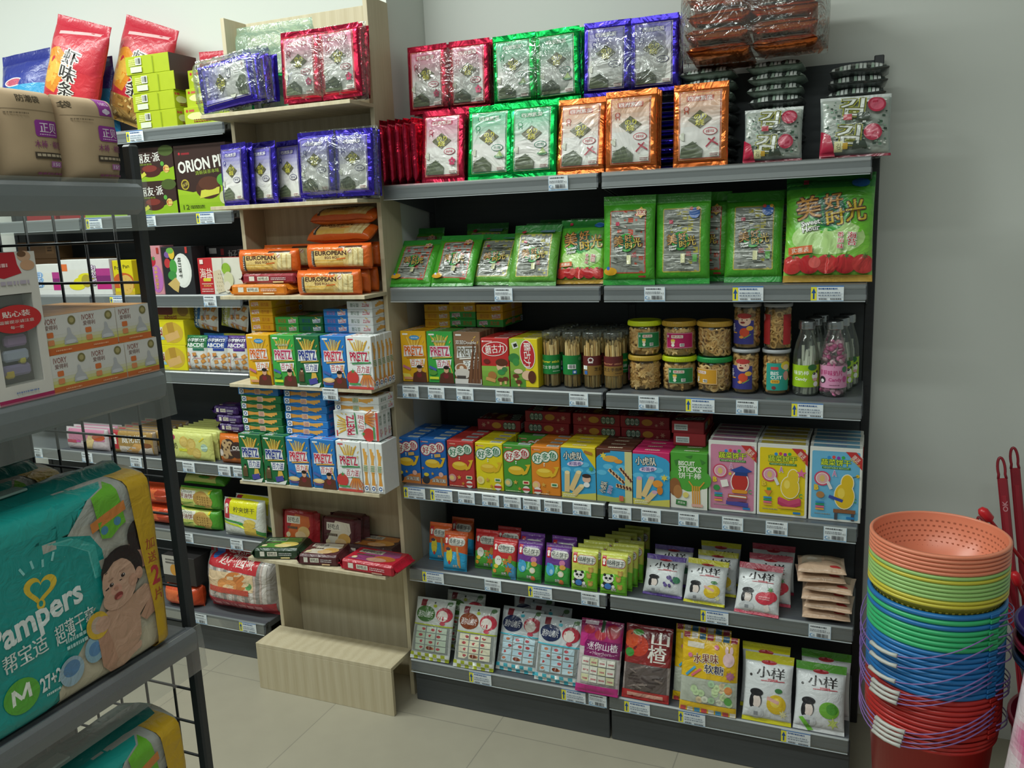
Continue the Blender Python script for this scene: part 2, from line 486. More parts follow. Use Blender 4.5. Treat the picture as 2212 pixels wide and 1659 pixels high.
# ------------------------------------------------------------------ things, parts, placing
def setp(o, label=None, cat=None, group=None, kind=None):
    if label: o['label'] = label
    if cat: o['category'] = cat
    if group: o['group'] = group
    if kind: o['kind'] = kind
    return o
def link(name, me, parent=None, M=None):
    o = bpy.data.objects.new(name, me); COL.objects.link(o)
    if parent: o.parent = parent
    if M is not None: o.matrix_local = M
    return o
class Kit:
    """one kind of thing: a single mesh, or parts (name, mesh, matrix, label, kind, sub-parts)"""
    def __init__(s, name, cat, parts):
        s.name = name; s.cat = cat; s.parts = parts
        s.pts = []
        def rec(ps, M):
            for p in ps:
                M2 = M @ (p.get('M') or Matrix())
                vs = p['me'].vertices
                st = max(1, len(vs) // 600)
                s.pts += [M2 @ vs[i].co for i in range(0, len(vs), st)]
                rec(p.get('sub', []), M2)
        rec(parts, Matrix())
    def put(s, label, x, y, z, rz=0, rx=0, ry=0, group=None, rest=True, scale=None, name=None):
        E_ = Euler((R(rx), R(ry), R(rz)))
        Rm = E_.to_matrix()
        zz = z
        if rest: zz = z - min((Rm @ p).z for p in s.pts) * (scale or 1) + 0.0004
        nm = name or s.name
        if len(s.parts) == 1 and not s.parts[0].get('sub') and not s.parts[0].get('M'):
            root = link(nm, s.parts[0]['me'])
        else:
            root = bpy.data.objects.new(nm, None); COL.objects.link(root); root.empty_display_size = 0.02
            def rec(ps, par):
                for p in ps:
                    c = link(p['n'], p['me'], par, p.get('M'))
                    if p.get('label'): c['label'] = p['label']
                    if p.get('kind'): c['kind'] = p['kind']
                    rec(p.get('sub', []), c)
            rec(s.parts, root)
        root.location = (x, y, zz); root.rotation_euler = E_
        if scale: root.scale = (scale,) * 3
        setp(root, label, s.cat, group)
        return root
def part(n, me, **k): return dict(n=n, me=me, **k)
ORD = ['front', 'second', 'third', 'fourth', 'fifth', 'sixth', 'seventh', 'eighth', 'ninth', 'tenth', 'eleventh', 'twelfth', 'thirteenth']

# ------------------------------------------------------------------ the setting
def struct(name, mb, parent=None):
    o = link(name, mb.mesh(name), parent)
    if parent is None: o['kind'] = 'structure'
    return o
struct('floor', MB().box(-4.5, 3.2, -5.5, 0.33, -0.06, 0, '#b8b3a2', FLOOR))
struct('wall_back', MB().box(-4.5, 3.2, 0.33, 0.45, 0, 2.8, '#d8dbd5', WALL))
struct('wall_column', MB().box(-0.06, -0.022, 0.118, 0.33, 0, 2.8, '#d8dbd5', WALL))
struct('ceiling', MB().box(-4.5, 3.2, -5.5, 0.45, 2.8, 2.9, '#e4e6e2', WALL))

# ------------------------------------------------------------------ price tags
def tag_mesh(kind):
    w, h = (0.050, 0.034) if kind == 'w' else (0.068, 0.034)
    mb = MB()
    mb.box(-w / 2, w / 2, 0, 0.0008, 0, h, '#dfe6ea', CARD)
    a = P(w, h)
    if kind == 'w':
        a.rect(0, 0, 1, 0.07, '#8ab4da'); a.rect(0, 0, 0.02, 1, '#b9d2e6'); a.rect(0.98, 0, 1, 1, '#b9d2e6')
        a.fineprint(0.08, 0.78, 0.8, 0.93, 1, '#50545a', 3, 0.6); a.fineprint(0.06, 0.5, 0.78, 0.7, 2, '#7a7f86', 4)
        a.text('4.5', 0.82, 0.5, 0.95, 0.62, '#3a3d42'); a.barcode(0.36, 0.14, 0.88, 0.4, '#3a3c40', 5, 16)
        a.circ(0.13, 0.26, 0.11, '#5f93c4'); a.circ(0.15, 0.26, 0.07, '#dfe6ea'); a.rect(0.2, 0.2, 0.28, 0.34, '#a4b4c0')
    else:
        a.rect(0, 0.93, 1, 1, '#3d74b8'); a.rect(0, 0, 1, 0.04, '#8ab4da')
        a.rect(0, 0.04, 0.18, 0.93, '#e3dc3c'); a.poly([(0.02, 0.52), (0.16, 0.52), (0.09, 0.85)], '#1f4f96')
        a.rect(0.065, 0.14, 0.115, 0.56, '#1f4f96')
        a.fineprint(0.23, 0.72, 0.8, 0.88, 1, '#3d5f96', 7, 0.6); a.fineprint(0.23, 0.3, 0.92, 0.66, 2, '#7a8696', 8, 0.35)
        a.fineprint(0.25, 0.08, 0.5, 0.2, 1, '#50545a', 9, 0.7); a.fineprint(0.6, 0.08, 0.95, 0.2, 1, '#50545a', 10, 0.7)
        a.line(0.22, 0.5, 0.98, 0.5, 0.015, '#9fb2c8'); a.line(0.22, 0.24, 0.98, 0.24, 0.015, '#9fb2c8')
    lay(mb, a, CARD, lambda u, v: (Vector((-w / 2 + u * w, 0, v * h)), Vector((0, -1, 0))))
    return mb.mesh('price_tag')
TAG = {'w': tag_mesh('w'), 'y': tag_mesh('y')}

def rail_mesh(x0, x1, drop=0.036, strip=False):
    mb = MB()
    if not strip:   # rolled grey front, profile in (y, z) below the deck
        prof = [(0.022, 0.001), (0.006, 0.0), (0.002, -0.004), (0.0045, -0.012), (0.004, -drop * 0.62), (0.001, -drop + 0.003), (0.003, -drop + 0.001), (0.008, -drop * 0.62), (0.0085, -0.010), (0.022, -0.006)]
        mb.prism(prof, x0, x1, '#777b80', RAIL)
    else:
        prof = [(0.003, 0.0), (0.0, -0.003), (-0.001, -0.008), (-0.0018, -drop), (-0.0030, -drop), (-0.0024, -0.008), (-0.0014, -0.002), (0.002, 0.0015)]
        mb.prism(prof, x0, x1, '#cfd6d8', STRIP)
        mb.box(x0, x1, -0.0036, -0.0014, -drop - 0.0012, -drop, '#c4ccd0', PLAS)
    return mb

def add_shelf(root, x0, x1, y0, y1, z, tags=(), drop=0.036, deck_name='shelf_deck'):
    """deck with its rolled front rail, clear price strip and tags (tags: (x, kind))"""
    mb = MB(); mb.box(x0, x1, y0 + 0.02, y1, z - 0.022, z, '#56595d', STEEL, 0.002)
    deck = link(deck_name, mb.mesh('shelf_deck'), root)
    rl = link('price_rail', rail_mesh(x0, x1, drop).mesh('price_rail'), deck); rl.location = (0, y0, z)
    st = link('clear_price_strip', rail_mesh(x0 + 0.002, x1 - 0.002, drop, True).mesh('clear_price_strip'), deck)
    st.location = (0, y0 - 0.001, z); st['label'] = 'clear plastic price strip'
    for (x, kind) in tags:
        t = link('price_tag', TAG[kind], deck); t.location = (x, y0 - 0.0045, z - drop + 0.0005)
    return deck

def slotted_post(x, y0, y1, z1, w=0.022):
    mb = MB(); mb.box(x - w / 2, x + w / 2, y0, y1, 0, z1, '#303336', POSTM, 0.002)
    z = 0.08
    while z < z1 - 0.03:
        mb.box(x - w * 0.28, x - w * 0.08, y0 - 0.0006, y0, z, z + 0.012, '#0e0f10', POSTM)
        mb.box(x + w * 0.08, x + w * 0.28, y0 - 0.0006, y0, z, z + 0.012, '#0e0f10', POSTM); z += 0.025
    return mb
def holed_panel(x0, x1, y0, y1, z0, z1):
    mb = MB(); mb.box(x0, x1, y0, y1, z0, z1, '#34383a', PANELM)
    z = z1 - 0.02; nx = int((x1 - x0) / 0.025)
    for k in range(2):
        for i in range(nx):
            x = x0 + 0.0125 + i * 0.025
            mb.add([(x - 0.003, y0 - 0.0004, z), (x + 0.003, y0 - 0.0004, z), (x, y0 - 0.0004, z - 0.006)], [(0, 1, 2)], '#b8bdbb' if k == 0 else '#15181a', PANELM)
        z -= 0.12
    return mb

# ---- the right-hand shelving: two bays, five shelves and a base deck
ROWS = [1.492, 1.222, 0.956, 0.665, 0.416]
BASE = 0.142
rt = bpy.data.objects.new('wall_shelving', None); COL.objects.link(rt); rt.location = (0.6, 0.2, 0)
setp(rt, 'charcoal two-bay metal wall shelving filled with snacks at the right of the wooden stand', 'shelving')
def rl(px, py, Y, kind): return (at(px, py, Y).x - 0.6, kind)
RT = {0: [(1207, 396, 'w')], 1: [(1089, 637, 'w'), (1415, 636, 'w'), (1616, 637, 'y'), (1787, 636, 'y')],
      2: [(889, 848, 'w'), (944, 850, 'w'), (1006, 853, 'w'), (1091, 856, 'w'), (1251, 862, 'w'), (1402, 876, 'w'), (1513, 878, 'y'), (1614, 882, 'w'), (1744, 888, 'y')],
      3: [(897, 1064, 'y'), (955, 1070, 'y'), (1009, 1074, 'w'), (1061, 1080, 'w'), (1108, 1084, 'w'), (1150, 1088, 'w'), (1196, 1092, 'w'), (1258, 1098, 'w'),
          (1344, 1110, 'w'), (1407, 1115, 'w'), (1488, 1121, 'w'), (1583, 1132, 'w'), (1678, 1140, 'w'), (1804, 1150, 'w')],
      4: [(937, 1246, 'y'), (1066, 1264, 'w'), (1168, 1280, 'y'), (1276, 1294, 'w'), (1544, 1330, 'y'), (1771, 1360, 'w')],
      5: [(1039, 1468, 'y'), (1240, 1502, 'y'), (1292, 1512, 'w'), (1377, 1528, 'y'), (1495, 1548, 'y'), (1719, 1590, 'y')]}
for i, z in enumerate(ROWS + [BASE]):
    y0 = -0.001 if i < 5 else -0.028
    for b, (x0, x1) in enumerate(((0.0, 0.592), (0.601, 1.193))):
        tg = [(at(px, py, y0).x - 0.6, k) for px, py, k in RT[i] if (px < 1312) == (b == 0)]
        add_shelf(rt, x0 - 0.6, x1 - 0.6, y0 - 0.2, 0.08, z, tg)
for x in (-0.605, -0.0035, 0.6): link('upright_post', slotted_post(x, 0.08, 0.115, 1.735 if x > 0.5 else 1.70).mesh('upright_post'), rt)
for x0, x1 in ((-0.594, -0.0145), (0.0075, 0.589)):
    link('back_panel', holed_panel(x0, x1, 0.083, 0.095, 0.05, 1.725).mesh('back_panel'), rt)
for x0, x1 in ((-0.6, -0.006), (0.0, 0.596)):
    link('kick_plate', MB().box(x0, x1, -0.206, -0.194, 0, 0.122, '#4a4e51', KICK, 0.002).mesh('kick_plate'), rt)
for i, z in enumerate(ROWS):
    for x in (-0.6, -0.0085, 0.001, 0.593):
        mb = MB(); mb.add([(x - 0.001, 0.08, z - 0.022), (x - 0.001, -0.17, z - 0.022), (x - 0.001, -0.17, z - 0.034), (x - 0.001, 0.08, z - 0.075),
                           (x + 0.002, 0.08, z - 0.022), (x + 0.002, -0.17, z - 0.022), (x + 0.002, -0.17, z - 0.034), (x + 0.002, 0.08, z - 0.075)],
                          [(0, 1, 2, 3), (7, 6, 5, 4), (0, 4, 5, 1), (1, 5, 6, 2), (2, 6, 7, 3), (3, 7, 4, 0)], '#45494c', STEEL)
        link('shelf_bracket', mb.mesh('shelf_bracket'), rt)

# ---- the left-hand shelving beyond the wooden stand
LY = 0.06
LROWS = [z + 0.035 for z in (1.673, 1.417, 1.165, 0.919, 0.618, 0.368)]
LBASE = 0.142
lf = bpy.data.objects.new('wall_shelving', None); COL.objects.link(lf); lf.location = (-1.2, 0.2, 0)
setp(lf, 'charcoal metal wall shelving at the far left, behind the wire end of the front rack', 'shelving')
LT = {0: [(294, 297, 'y')], 1: [(206, 486, 'y'), (321, 480, 'y'), (446, 474, 'y')], 2: [(456, 650, 'w'), (257, 650, 'y')], 3: [],
      4: [(410, 1010, 'w'), (487, 1020, 'w'), (520, 1024, 'w'), (84, 982, 'w'), (191, 990, 'w'), (296, 998, 'w')],
      5: [(407, 1162, 'w'), (513, 1174, 'w')], 6: [(437, 1342, 'w'), (538, 1362, 'y')]}
for i, z in enumerate(LROWS + [LBASE]):
    y0 = LY if i < 6 else 0.012
    for x0, x1 in ((-1.79, -1.186), (-1.178, -0.56)):
        tg = [(at(px, py, y0).x + 1.2, k) for px, py, k in LT[i] if x0 < at(px, py, y0).x < x1]
        add_shelf(lf, x0 + 1.2, x1 + 1.2, y0 - 0.2, 0.08, z, tg)
for x in (-0.585, 0.018, 0.652): link('upright_post', slotted_post(x, 0.08, 0.115, 1.72).mesh('upright_post'), lf)
for x0, x1 in ((-0.574, 0.007), (0.029, 0.641)):
    link('back_panel', holed_panel(x0, x1, 0.083, 0.095, 0.05, 1.72).mesh('back_panel'), lf)
for x0, x1 in ((-0.59, 0.014), (0.022, 0.64)):
    link('kick_plate', MB().box(x0, x1, -0.168, -0.156, 0, 0.122, '#4a4e51', KICK, 0.002).mesh('kick_plate'), lf)

# ---- the pale wooden display stand round the column
ws = bpy.data.objects.new('display_stand', None); COL.objects.link(ws); ws.location = (-0.257, 0, 0)
setp(ws, 'pale wooden display stand with six thin shelves and a box plinth in the middle', 'display stand')
WT = [1.704, 1.46, 1.212, 0.96, 0.668, 0.427]
def wpart(n, *b, bev=0.0008): return link(n, MB().box(*b, '#cdbb96', WOOD, bev).mesh(n), ws)
wpart('side_panel', -0.236, -0.223, 0.012, 0.116, 0, 1.972)
wpart('side_panel', 0.226, 0.239, 0.012, 0.116, 0, 1.972)
wpart('back_panel', -0.2225, 0.2255, 0.102, 0.116, 0.0, 1.972)
for k, z in enumerate(WT):
    s_ = wpart('shelf_board', -0.24, 0.239, -0.101, 0.011, z - 0.01, z)
    wpart('shelf_board_rear', -0.2225, 0.2255, 0.011, 0.102, z - 0.01, z).parent = ws
    if k == 3:
        t = link('price_tag', TAG['w'], ws); t.location = (at(714, 855, -0.102).x + 0.257, -0.1025, z - 0.034)
wpart('plinth_top', -0.24, 0.239, -0.108, 0.011, 0.139, 0.151)
wpart('plinth_front', -0.24, 0.239, -0.108, -0.096, 0.0, 0.1388)
wpart('plinth_side', -0.24, -0.228, -0.0958, 0.0115, 0.0, 0.1388)

# ---- the open rack in the left foreground, seen along its front
GX, GE = 0.25, -1.062
gr = bpy.data.objects.new('aisle_rack', None); COL.objects.link(gr); gr.location = (0.0, -1.6, 0)
setp(gr, 'dark metal aisle rack with wire grid end, nearest at the left', 'shelving')
def gp(n, mb): return link(n, mb.mesh(n), gr)
mb = MB(); mb.box(0.206, 0.224, 0.547, 0.564, 0, 1.52, '#303336', POSTM, 0.003); gp('corner_post', mb)
mb = MB(); mb.box(-0.165, -0.105, 0.535, 0.575, 0, 1.9, '#26292b', POSTM, 0.003); gp('upright_post', mb)
mb = MB(); mb.box(-0.143, -0.133, -0.9, 0.53, 0.1, 1.9, '#34383a', PANELM); gp('back_panel', mb)
mb = MB()
z = 0.06
for k in range(24):
    mb.tube([(-0.104, 0.556, z), (0.207, 0.556, z)], 0.0022, '#2a2c2e', POSTM, 6)
    z += 0.0602
for k in range(5):
    x = 0.16 - 0.0625 * k
    mb.tube([(x, 0.5605, 0.03), (x, 0.5605, 1.51)], 0.0022, '#2a2c2e', POSTM, 6)
gp('wire_grid', mb)
GS = [1.465, 1.197, 0.79, 0.40]
RZ = Matrix.Rotation(R(90), 4, 'Z')
for k, z in enumerate(GS):
    mb = MB(); mb.box(-0.132, 0.236, -0.9, 0.53, z - 0.025, z, '#4a4e53', STEEL, 0.002)
    dk = gp('shelf_deck', mb)
    m2 = MB()   # rolled front, seen nearly end-on
    prof = [(0.0, 0.004), (0.014, 0.006), (0.021, 0.001), (0.022, -0.012), (0.018, -0.03), (0.008, -0.036), (0.0, -0.034)]
    m2.add([(0.236 - 0.008 + y, s_, z + q - 0.0072) for s_ in (-0.9, 0.535) for y, q in prof],
           [(i, (i + 1) % 7, 7 + (i + 1) % 7, 7 + i) for i in range(7)] + [tuple(range(7))[::-1], tuple(range(7, 14))], '#6c7077', RAILD)
    link('price_rail', m2.mesh('price_rail'), dk)
    m3 = MB()
    prof = [(0.2515, 0.004), (0.2545, -0.02), (0.257, -0.066), (0.2585, -0.066), (0.256, -0.02), (0.253, 0.004)]
    m3.add([(y, s_, z + q) for s_ in (-0.9, 0.541) for y, q in prof],
           [(i, (i + 1) % 6, 6 + (i + 1) % 6, 6 + i) for i in range(6)] + [tuple(range(6))[::-1], tuple(range(6, 12))], '#cfd6d8', STRIP)
    c = link('clear_price_strip', m3.mesh('clear_price_strip'), dk); c['label'] = 'clear plastic price strip'
mb = MB(); mb.box(0.20, 0.236, -0.9, 0.53, 0, 0.1, '#4a4e51', KICK, 0.002); gp('kick_plate', mb)

# ------------------------------------------------------------------ package builders
def carton(name, w, d, h, base, arts, mat=None, bev=0.0012, cat='box'):
    """upright printed box; arts: front / back / left / right / top / bottom artwork"""
    mat = mat or CARD
    mb = MB(); mb.box(-w / 2, w / 2, -d / 2, d / 2, 0, h, base, mat, bev)
    F = {'front': lambda u, v: (Vector((-w / 2 + u * w, -d / 2, v * h)), Vector((0, -1, 0))),
         'back': lambda u, v: (Vector((w / 2 - u * w, d / 2, v * h)), Vector((0, 1, 0))),
         'right': lambda u, v: (Vector((w / 2, -d / 2 + u * d, v * h)), Vector((1, 0, 0))),
         'left': lambda u, v: (Vector((-w / 2, d / 2 - u * d, v * h)), Vector((-1, 0, 0))),
         'top': lambda u, v: (Vector((-w / 2 + u * w, -d / 2 + v * d, h)), Vector((0, 0, 1))),
         'bottom': lambda u, v: (Vector((-w / 2 + u * w, d / 2 - v * d, 0)), Vector((0, 0, -1)))}
    for k, a in arts.items(): lay(mb, a, mat, F[k], off=0.0002)
    return Kit(name, cat, [part(name, mb.mesh(name))])

class Pouch:
    """flexible bag: bulged front and back that meet at flat seals"""
    def __init__(s, w, h, t, vb=0.07, vt=0.93, p=3.0, q=3.0, pinch=0.03, amp=0.0012, seed=0, nx=14, nz=18, back=0.8, freq=34, sag=0.0, shear=0.0):
        s.w, s.h, s.t = w, h, t; s.vb, s.vt = vb, vt
        s.us = [0.5 - 0.5 * math.cos(math.pi * i / nx) for i in range(nx + 1)]
        inner = [vb + (vt - vb) * (0.5 - 0.5 * math.cos(math.pi * (i / (nz)) )) for i in range(nz + 1)]
        s.vs = ([0.0] if vb > 0 else []) + inner + ([1.0] if vt < 1 else [])
        def y(u, v, side):
            e = max(0.0, 1 - abs(2 * u - 1) ** p) ** 0.5
            if v <= vb or v >= vt: g = 0
            else:
                k = (v - vb) / (vt - vb); g = max(0.0, 1 - abs(2 * k - 1) ** q) ** 0.5
                g *= 1 + sag * (0.5 - k)
            n = noise.noise(Vector((u * w * freq + seed * 7.1, v * h * freq + side * 3.3, seed * 1.7)))
            n2 = noise.noise(Vector((u * w * freq * 2.6 + seed * 3.1, v * h * freq * 2.2, 5 + seed)))
            d = (t / 2) * e * g * (1 if side < 0 else back) + amp * (n + 0.5 * n2) * min(1.0, 3 * e * g)
            d = max(d, 0.0005 if 0 < u < 1 else 0.0002)
            lean = 0.003 * noise.noise(Vector((u * w * 22 + seed, 9.1, seed))) if (v <= vb or v >= vt) else 0
            return side * d + lean * min(1, 4 * e)
        s.G = {}
        for side in (-1, 1):
            s.G[side] = []
            for v in s.vs:
                wf = 1 - pinch * math.sin(math.pi * v)
                s.G[side].append([Vector(((u - 0.5) * w * wf + shear * w * v, y(u, v, side), v * h)) for u in s.us])
    def at(s, u, v, side=-1):
        u = min(max(u, 0), 1); v = min(max(v, 0), 1)
        i = 0
        while i < len(s.us) - 2 and s.us[i + 1] < u: i += 1
        j = 0
        while j < len(s.vs) - 2 and s.vs[j + 1] < v: j += 1
        a = (u - s.us[i]) / (s.us[i + 1] - s.us[i]); b = (v - s.vs[j]) / (s.vs[j + 1] - s.vs[j])
        g = s.G[side]
        return (g[j][i] * (1 - a) * (1 - b) + g[j][i + 1] * a * (1 - b) + g[j + 1][i] * (1 - a) * b + g[j + 1][i + 1] * a * b), Vector((0, side, 0))
    def rows(s, j0, j1, mb, col, mat, sides=(-1, 1), backcol=None):
        for side in sides:
            g = s.G[side]; n = len(s.us); v = [p for j in range(j0, j1 + 1) for p in g[j]]
            f = []
            for j in range(j1 - j0):
                for i in range(n - 1):
                    q = (j * n + i, j * n + i + 1, (j + 1) * n + i + 1, (j + 1) * n + i)
                    f.append(q if side < 0 else q[::-1])
            mb.add(v, f, (backcol or col) if side > 0 else col, mat, True)
        return mb
    def body(s, mb, col, mat, backcol=None):
        return s.rows(1 if s.vb > 0 else 0, len(s.vs) - 1 - (1 if s.vt < 1 else 0), mb, col, mat, backcol=backcol)
    def art(s, mb, a, mat, off=0.0005, side=-1):
        fn = (lambda u, v: s.at(u, v, -1)) if side < 0 else (lambda u, v: s.at(1 - u, v, 1))
        us = s.us[1:-1] if side < 0 else [1 - u for u in s.us[1:-1]]
        lay(mb, a, mat, fn, off, 0.00006, (us, s.vs[1:-1]))
    def seals(s, top, bottom, mat):
        out = []
        if s.vb > 0:
            mb = MB(); s.rows(0, 1, mb, bottom, mat); out.append(part('bottom_seal', mb.mesh('bottom_seal')))
        if s.vt < 1:
            mb = MB(); s.rows(len(s.vs) - 2, len(s.vs) - 1, mb, top, mat); out.append(part('top_seal', mb.mesh('top_seal')))
        return out
def bag(name, w, h, t, base, art, mat=None, top=None, bottom=None, cat='bag', printmat=None, extra=None, backcol=None, off=0.0005, **k):
    mat = mat or FILM
    pc = Pouch(w, h, t, **k)
    mb = MB(); pc.body(mb, base, mat, backcol)
    if art: pc.art(mb, art, printmat or mat, off)
    parts = [part('pouch', mb.mesh(name))] + pc.seals(top or base, bottom or base, mat) + (extra or [])
    kit = Kit(name, cat, parts); kit.pouch = pc
    return kit
def wrapmesh(w, h, t, mat, seed=0, **k):
    a = dict(p=5, q=5, vb=0.05, vt=0.94, amp=0.004, pinch=0.0, seed=seed, nx=14, nz=16, freq=26, back=1.0); a.update(k)
    pc = Pouch(w, h, t, **a)
    mb = MB(); pc.rows(0, len(pc.vs) - 1, mb, '#dfe6e2', mat)
    return mb.mesh('clear_wrap')

# ------------------------------------------------------------------ artwork and kinds of goods
def lerp(a, b, t): return tuple(x + (y - x) * t for x, y in zip(a, b))
def shade(art, x0, y0, x1, y1, c0, c1, n=7):
    c0, c1 = hx(c0), hx(c1)
    for i in range(n):
        art.rect(x0, y0 + (y1 - y0) * i / n, x1, y0 + (y1 - y0) * (i + 1) / n + 0.002, lerp(c0, c1, i / (n - 1)))
    return art
def sticks(a, cx, y0, y1, spread, n, c, seed=0, t=0.02, fan=0.9, c2=None):
    rd = random.Random(seed)
    for i in range(n):
        k = (i / (n - 1) - 0.5) if n > 1 else 0
        x0 = cx + k * spread * 0.6; x1 = cx + k * spread * (0.6 + fan)
        a.line(x0, y0, x1, y1 - abs(k) * 0.12 * (y1 - y0) * 2 - rd.uniform(0, 0.25) * (y1 - y0), t, c if i % 2 or not c2 else c2)

# stick-biscuit cartons
def pretz(colour, namecol, outline, band, extra, end2=None, sidecol=None, w=0.0795, d=0.0215, h=0.143):
    a = P(w, h)
    a.rect(0.08, 0.925, 0.3, 0.955, '#e9ece8' if colour != '#dfe2e2' else '#c8484f', r=0.01)
    if extra != 'coffee': sticks(a, 0.5, 0.68, 0.965, 0.42, 9, '#e3c25a', 1, 0.022, 1.0, '#c99a3c')
    for k, (x, y, r_) in enumerate(((0.8, 0.9, 40), (0.9, 0.8, 60), (0.72, 0.84, 30), (0.88, 0.7, 70))): a.rect(x - 0.05, y - 0.008, x + 0.05, y + 0.008, '#d8b050', rot=r_)
    if extra == 'plain': a.ell(0.56, 0.875, 0.2, 0.045, '#3f8fc8'); a.text('香蕉风味', 0.42, 0.86, 0.7, 0.89, '#e8eef0')
    if extra == 'veg': a.text('新品蔬菜', 0.2, 0.79, 0.75, 0.83, '#e9e4c8', o='#6b8a3a')
    a.poly([(0.1, 0.5), (0.9, 0.53), (0.86, 0.73), (0.14, 0.72)], '#e8eaea')
    a.text('PRETZ', 0.15, 0.53, 0.86, 0.705, namecol, b=0.035, o='#edeff0', ow=0.05, slant=-0.05, o2=outline, ow2=0.075)
    a.poly([(0.2, 0.47), (0.95, 0.5), (0.96, 0.525), (0.2, 0.495)], band)
    a.poly([(0.38, 0.285), (0.88, 0.3), (0.94, 0.465), (0.33, 0.45)], '#e8eaea')
    a.text('百力滋', 0.38, 0.31, 0.88, 0.45, namecol, b=0.02, slant=0.06)
    if extra == 'tomato':
        a.rect(0, 0, 1, 0.05, '#c94a44'); a.circ(0.2, 0.22, 0.13, '#c5403c'); a.star(0.22, 0.34, 0.06, '#3f8f4a', 5, 0.3)
        a.poly([(0.55, 0.3), (0.95, 0.28), (0.9, 0.26), (0.6, 0.27)], '#3d8a50')
        sticks(a, 0.76, 0.28, 0.03, 0.4, 11, '#d98a3c', 3, 0.018, 1.0, '#c2662e'); a.rect(0.05, 0.08, 0.5, 0.115, '#4a9a58')
    elif extra == 'coffee':
        a.text('双层Double', 0.08, 0.76, 0.86, 0.84, '#e6e0d8', b=0.02, o='#5e3a2c', ow=0.04)
        a.rect(0, 0, 1, 0.1, '#d8d4cf'); a.ell(0.27, 0.3, 0.26, 0.1, '#d7cdc2'); a.ell(0.27, 0.31, 0.2, 0.075, '#9a6a48'); a.ell(0.27, 0.315, 0.08, 0.035, '#e0d2c2')
        a.ell(0.3, 0.2, 0.3, 0.1, '#cfc8c0'); a.rect(0.08, 0.1, 0.42, 0.16, '#4b4542')
        for k in range(8): a.line(0.52 + k * 0.06, 0.02, 0.66 + k * 0.045, 0.46 + (k % 3) * 0.16, 0.03, '#7a5238' if k % 2 else '#694430')
    else:
        if extra == 'dark':
            a.ell(0.2, 0.26, 0.1, 0.06, '#6a5138'); a.ell(0.22, 0.32, 0.05, 0.035, '#c9a488'); a.ell(0.22, 0.345, 0.055, 0.022, '#221d1a'); a.rect(0.08, 0.1, 0.3, 0.24, '#5a4a30')
            sticks(a, 0.72, 0.28, 0.08, 0.22, 7, '#e0be58', 4, 0.02, 0.6, '#caa040'); a.rect(0.5, 0.06, 0.85, 0.17, '#4a4a9a', rot=12)
            a.poly([(0.0, 0), (0.9, 0), (1, 0.1), (0.6, 0.03), (0, 0.06)], '#dfe3dc'); a.rect(0.08, 0.03, 0.4, 0.08, '#3a5a3a')
        else:
            x = 0.68 if extra != 'veg' else 0.7
            a.poly([(x - 0.28, 0), (x + 0.3, 0), (x + 0.27, 0.19), (x, 0.24), (x - 0.22, 0.17)], '#5b3526')
            a.ell(x, 0.14, 0.1, 0.05, '#7b2a30'); a.ell(x + 0.02, 0.26, 0.095, 0.062, '#d2a282'); a.ell(x + 0.02, 0.305, 0.11, 0.036, '#241d1b')
            if extra == 'veg': a.ell(0.2, 0.2, 0.16, 0.05, '#5b9a3a'); a.rect(0.06, 0.07, 0.42, 0.12, '#d8e23a')
            elif extra == 'plain': a.poly([(0.02, 0.17), (0.3, 0.16), (0.4, 0.09), (0.1, 0.06)], '#e2d25a'); a.rect(0.08, 0.05, 0.42, 0.1, '#d99a70')
            else: a.ell(0.25, 0.15, 0.24, 0.05, '#d8b27a'); a.ell(0.25, 0.16, 0.17, 0.03, '#e8d09a'); a.rect(0.06, 0.06, 0.45, 0.1, '#5a4a80')
            a.rect(0.05, 0.26, 0.35, 0.31, '#c0708a' if extra == 'plain' else '#4a62a8', rot=-22)
        if extra not in ('dark',): a.line(0.82, 0.45, 0.95, 0.2, 0.02, '#d8b050')
    sd = P(d, h)
    for k, x in enumerate((0.3, 0.5, 0.68)):
        sd.line(x, 0.06, 0.62 - (x - 0.3) * 0.7, 0.5, 0.05, '#d99a45'); sd.line(0.62 - (x - 0.3) * 0.7, 0.5, x + 0.06, 0.88 - 0.06 * k, 0.05, '#e0a650')
    sd.rect(0.15, 0.42, 0.85, 0.56, sidecol or '#e2d6c0'); sd.fineprint(0.2, 0.43, 0.8, 0.55, 4, '#c05a4a' if colour != '#dfe2e2' else '#4a8a58', 5)
    sd2 = P(d, h); sd2.it = list(sd.it); sd2.rect(0.15, 0.045, 0.85, 0.16, '#e6eaee'); sd2.ell(0.5, 0.1, 0.25, 0.04, '#2f4f8f'); sd2.ell(0.5, 0.1, 0.14, 0.02, '#e6eaee')
    tp = P(w, d)
    tp.poly([(0.08, 0.22), (0.42, 0.3), (0.4, 0.8), (0.1, 0.72)], '#e6e8e8'); tp.text('PRETZ', 0.11, 0.3, 0.39, 0.7, namecol, b=0.02, slant=0.05)
    tp.text('百力滋', 0.52, 0.25, 0.86, 0.75, end2 or '#e6e0c8'); tp.line(0.2, 0.2, 0.3, 0.05, 0.1, '#e0b050')
    return carton('biscuit_stick_box', w, d, h, colour, {'front': a, 'right': sd2, 'left': sd, 'top': tp, 'bottom': tp})
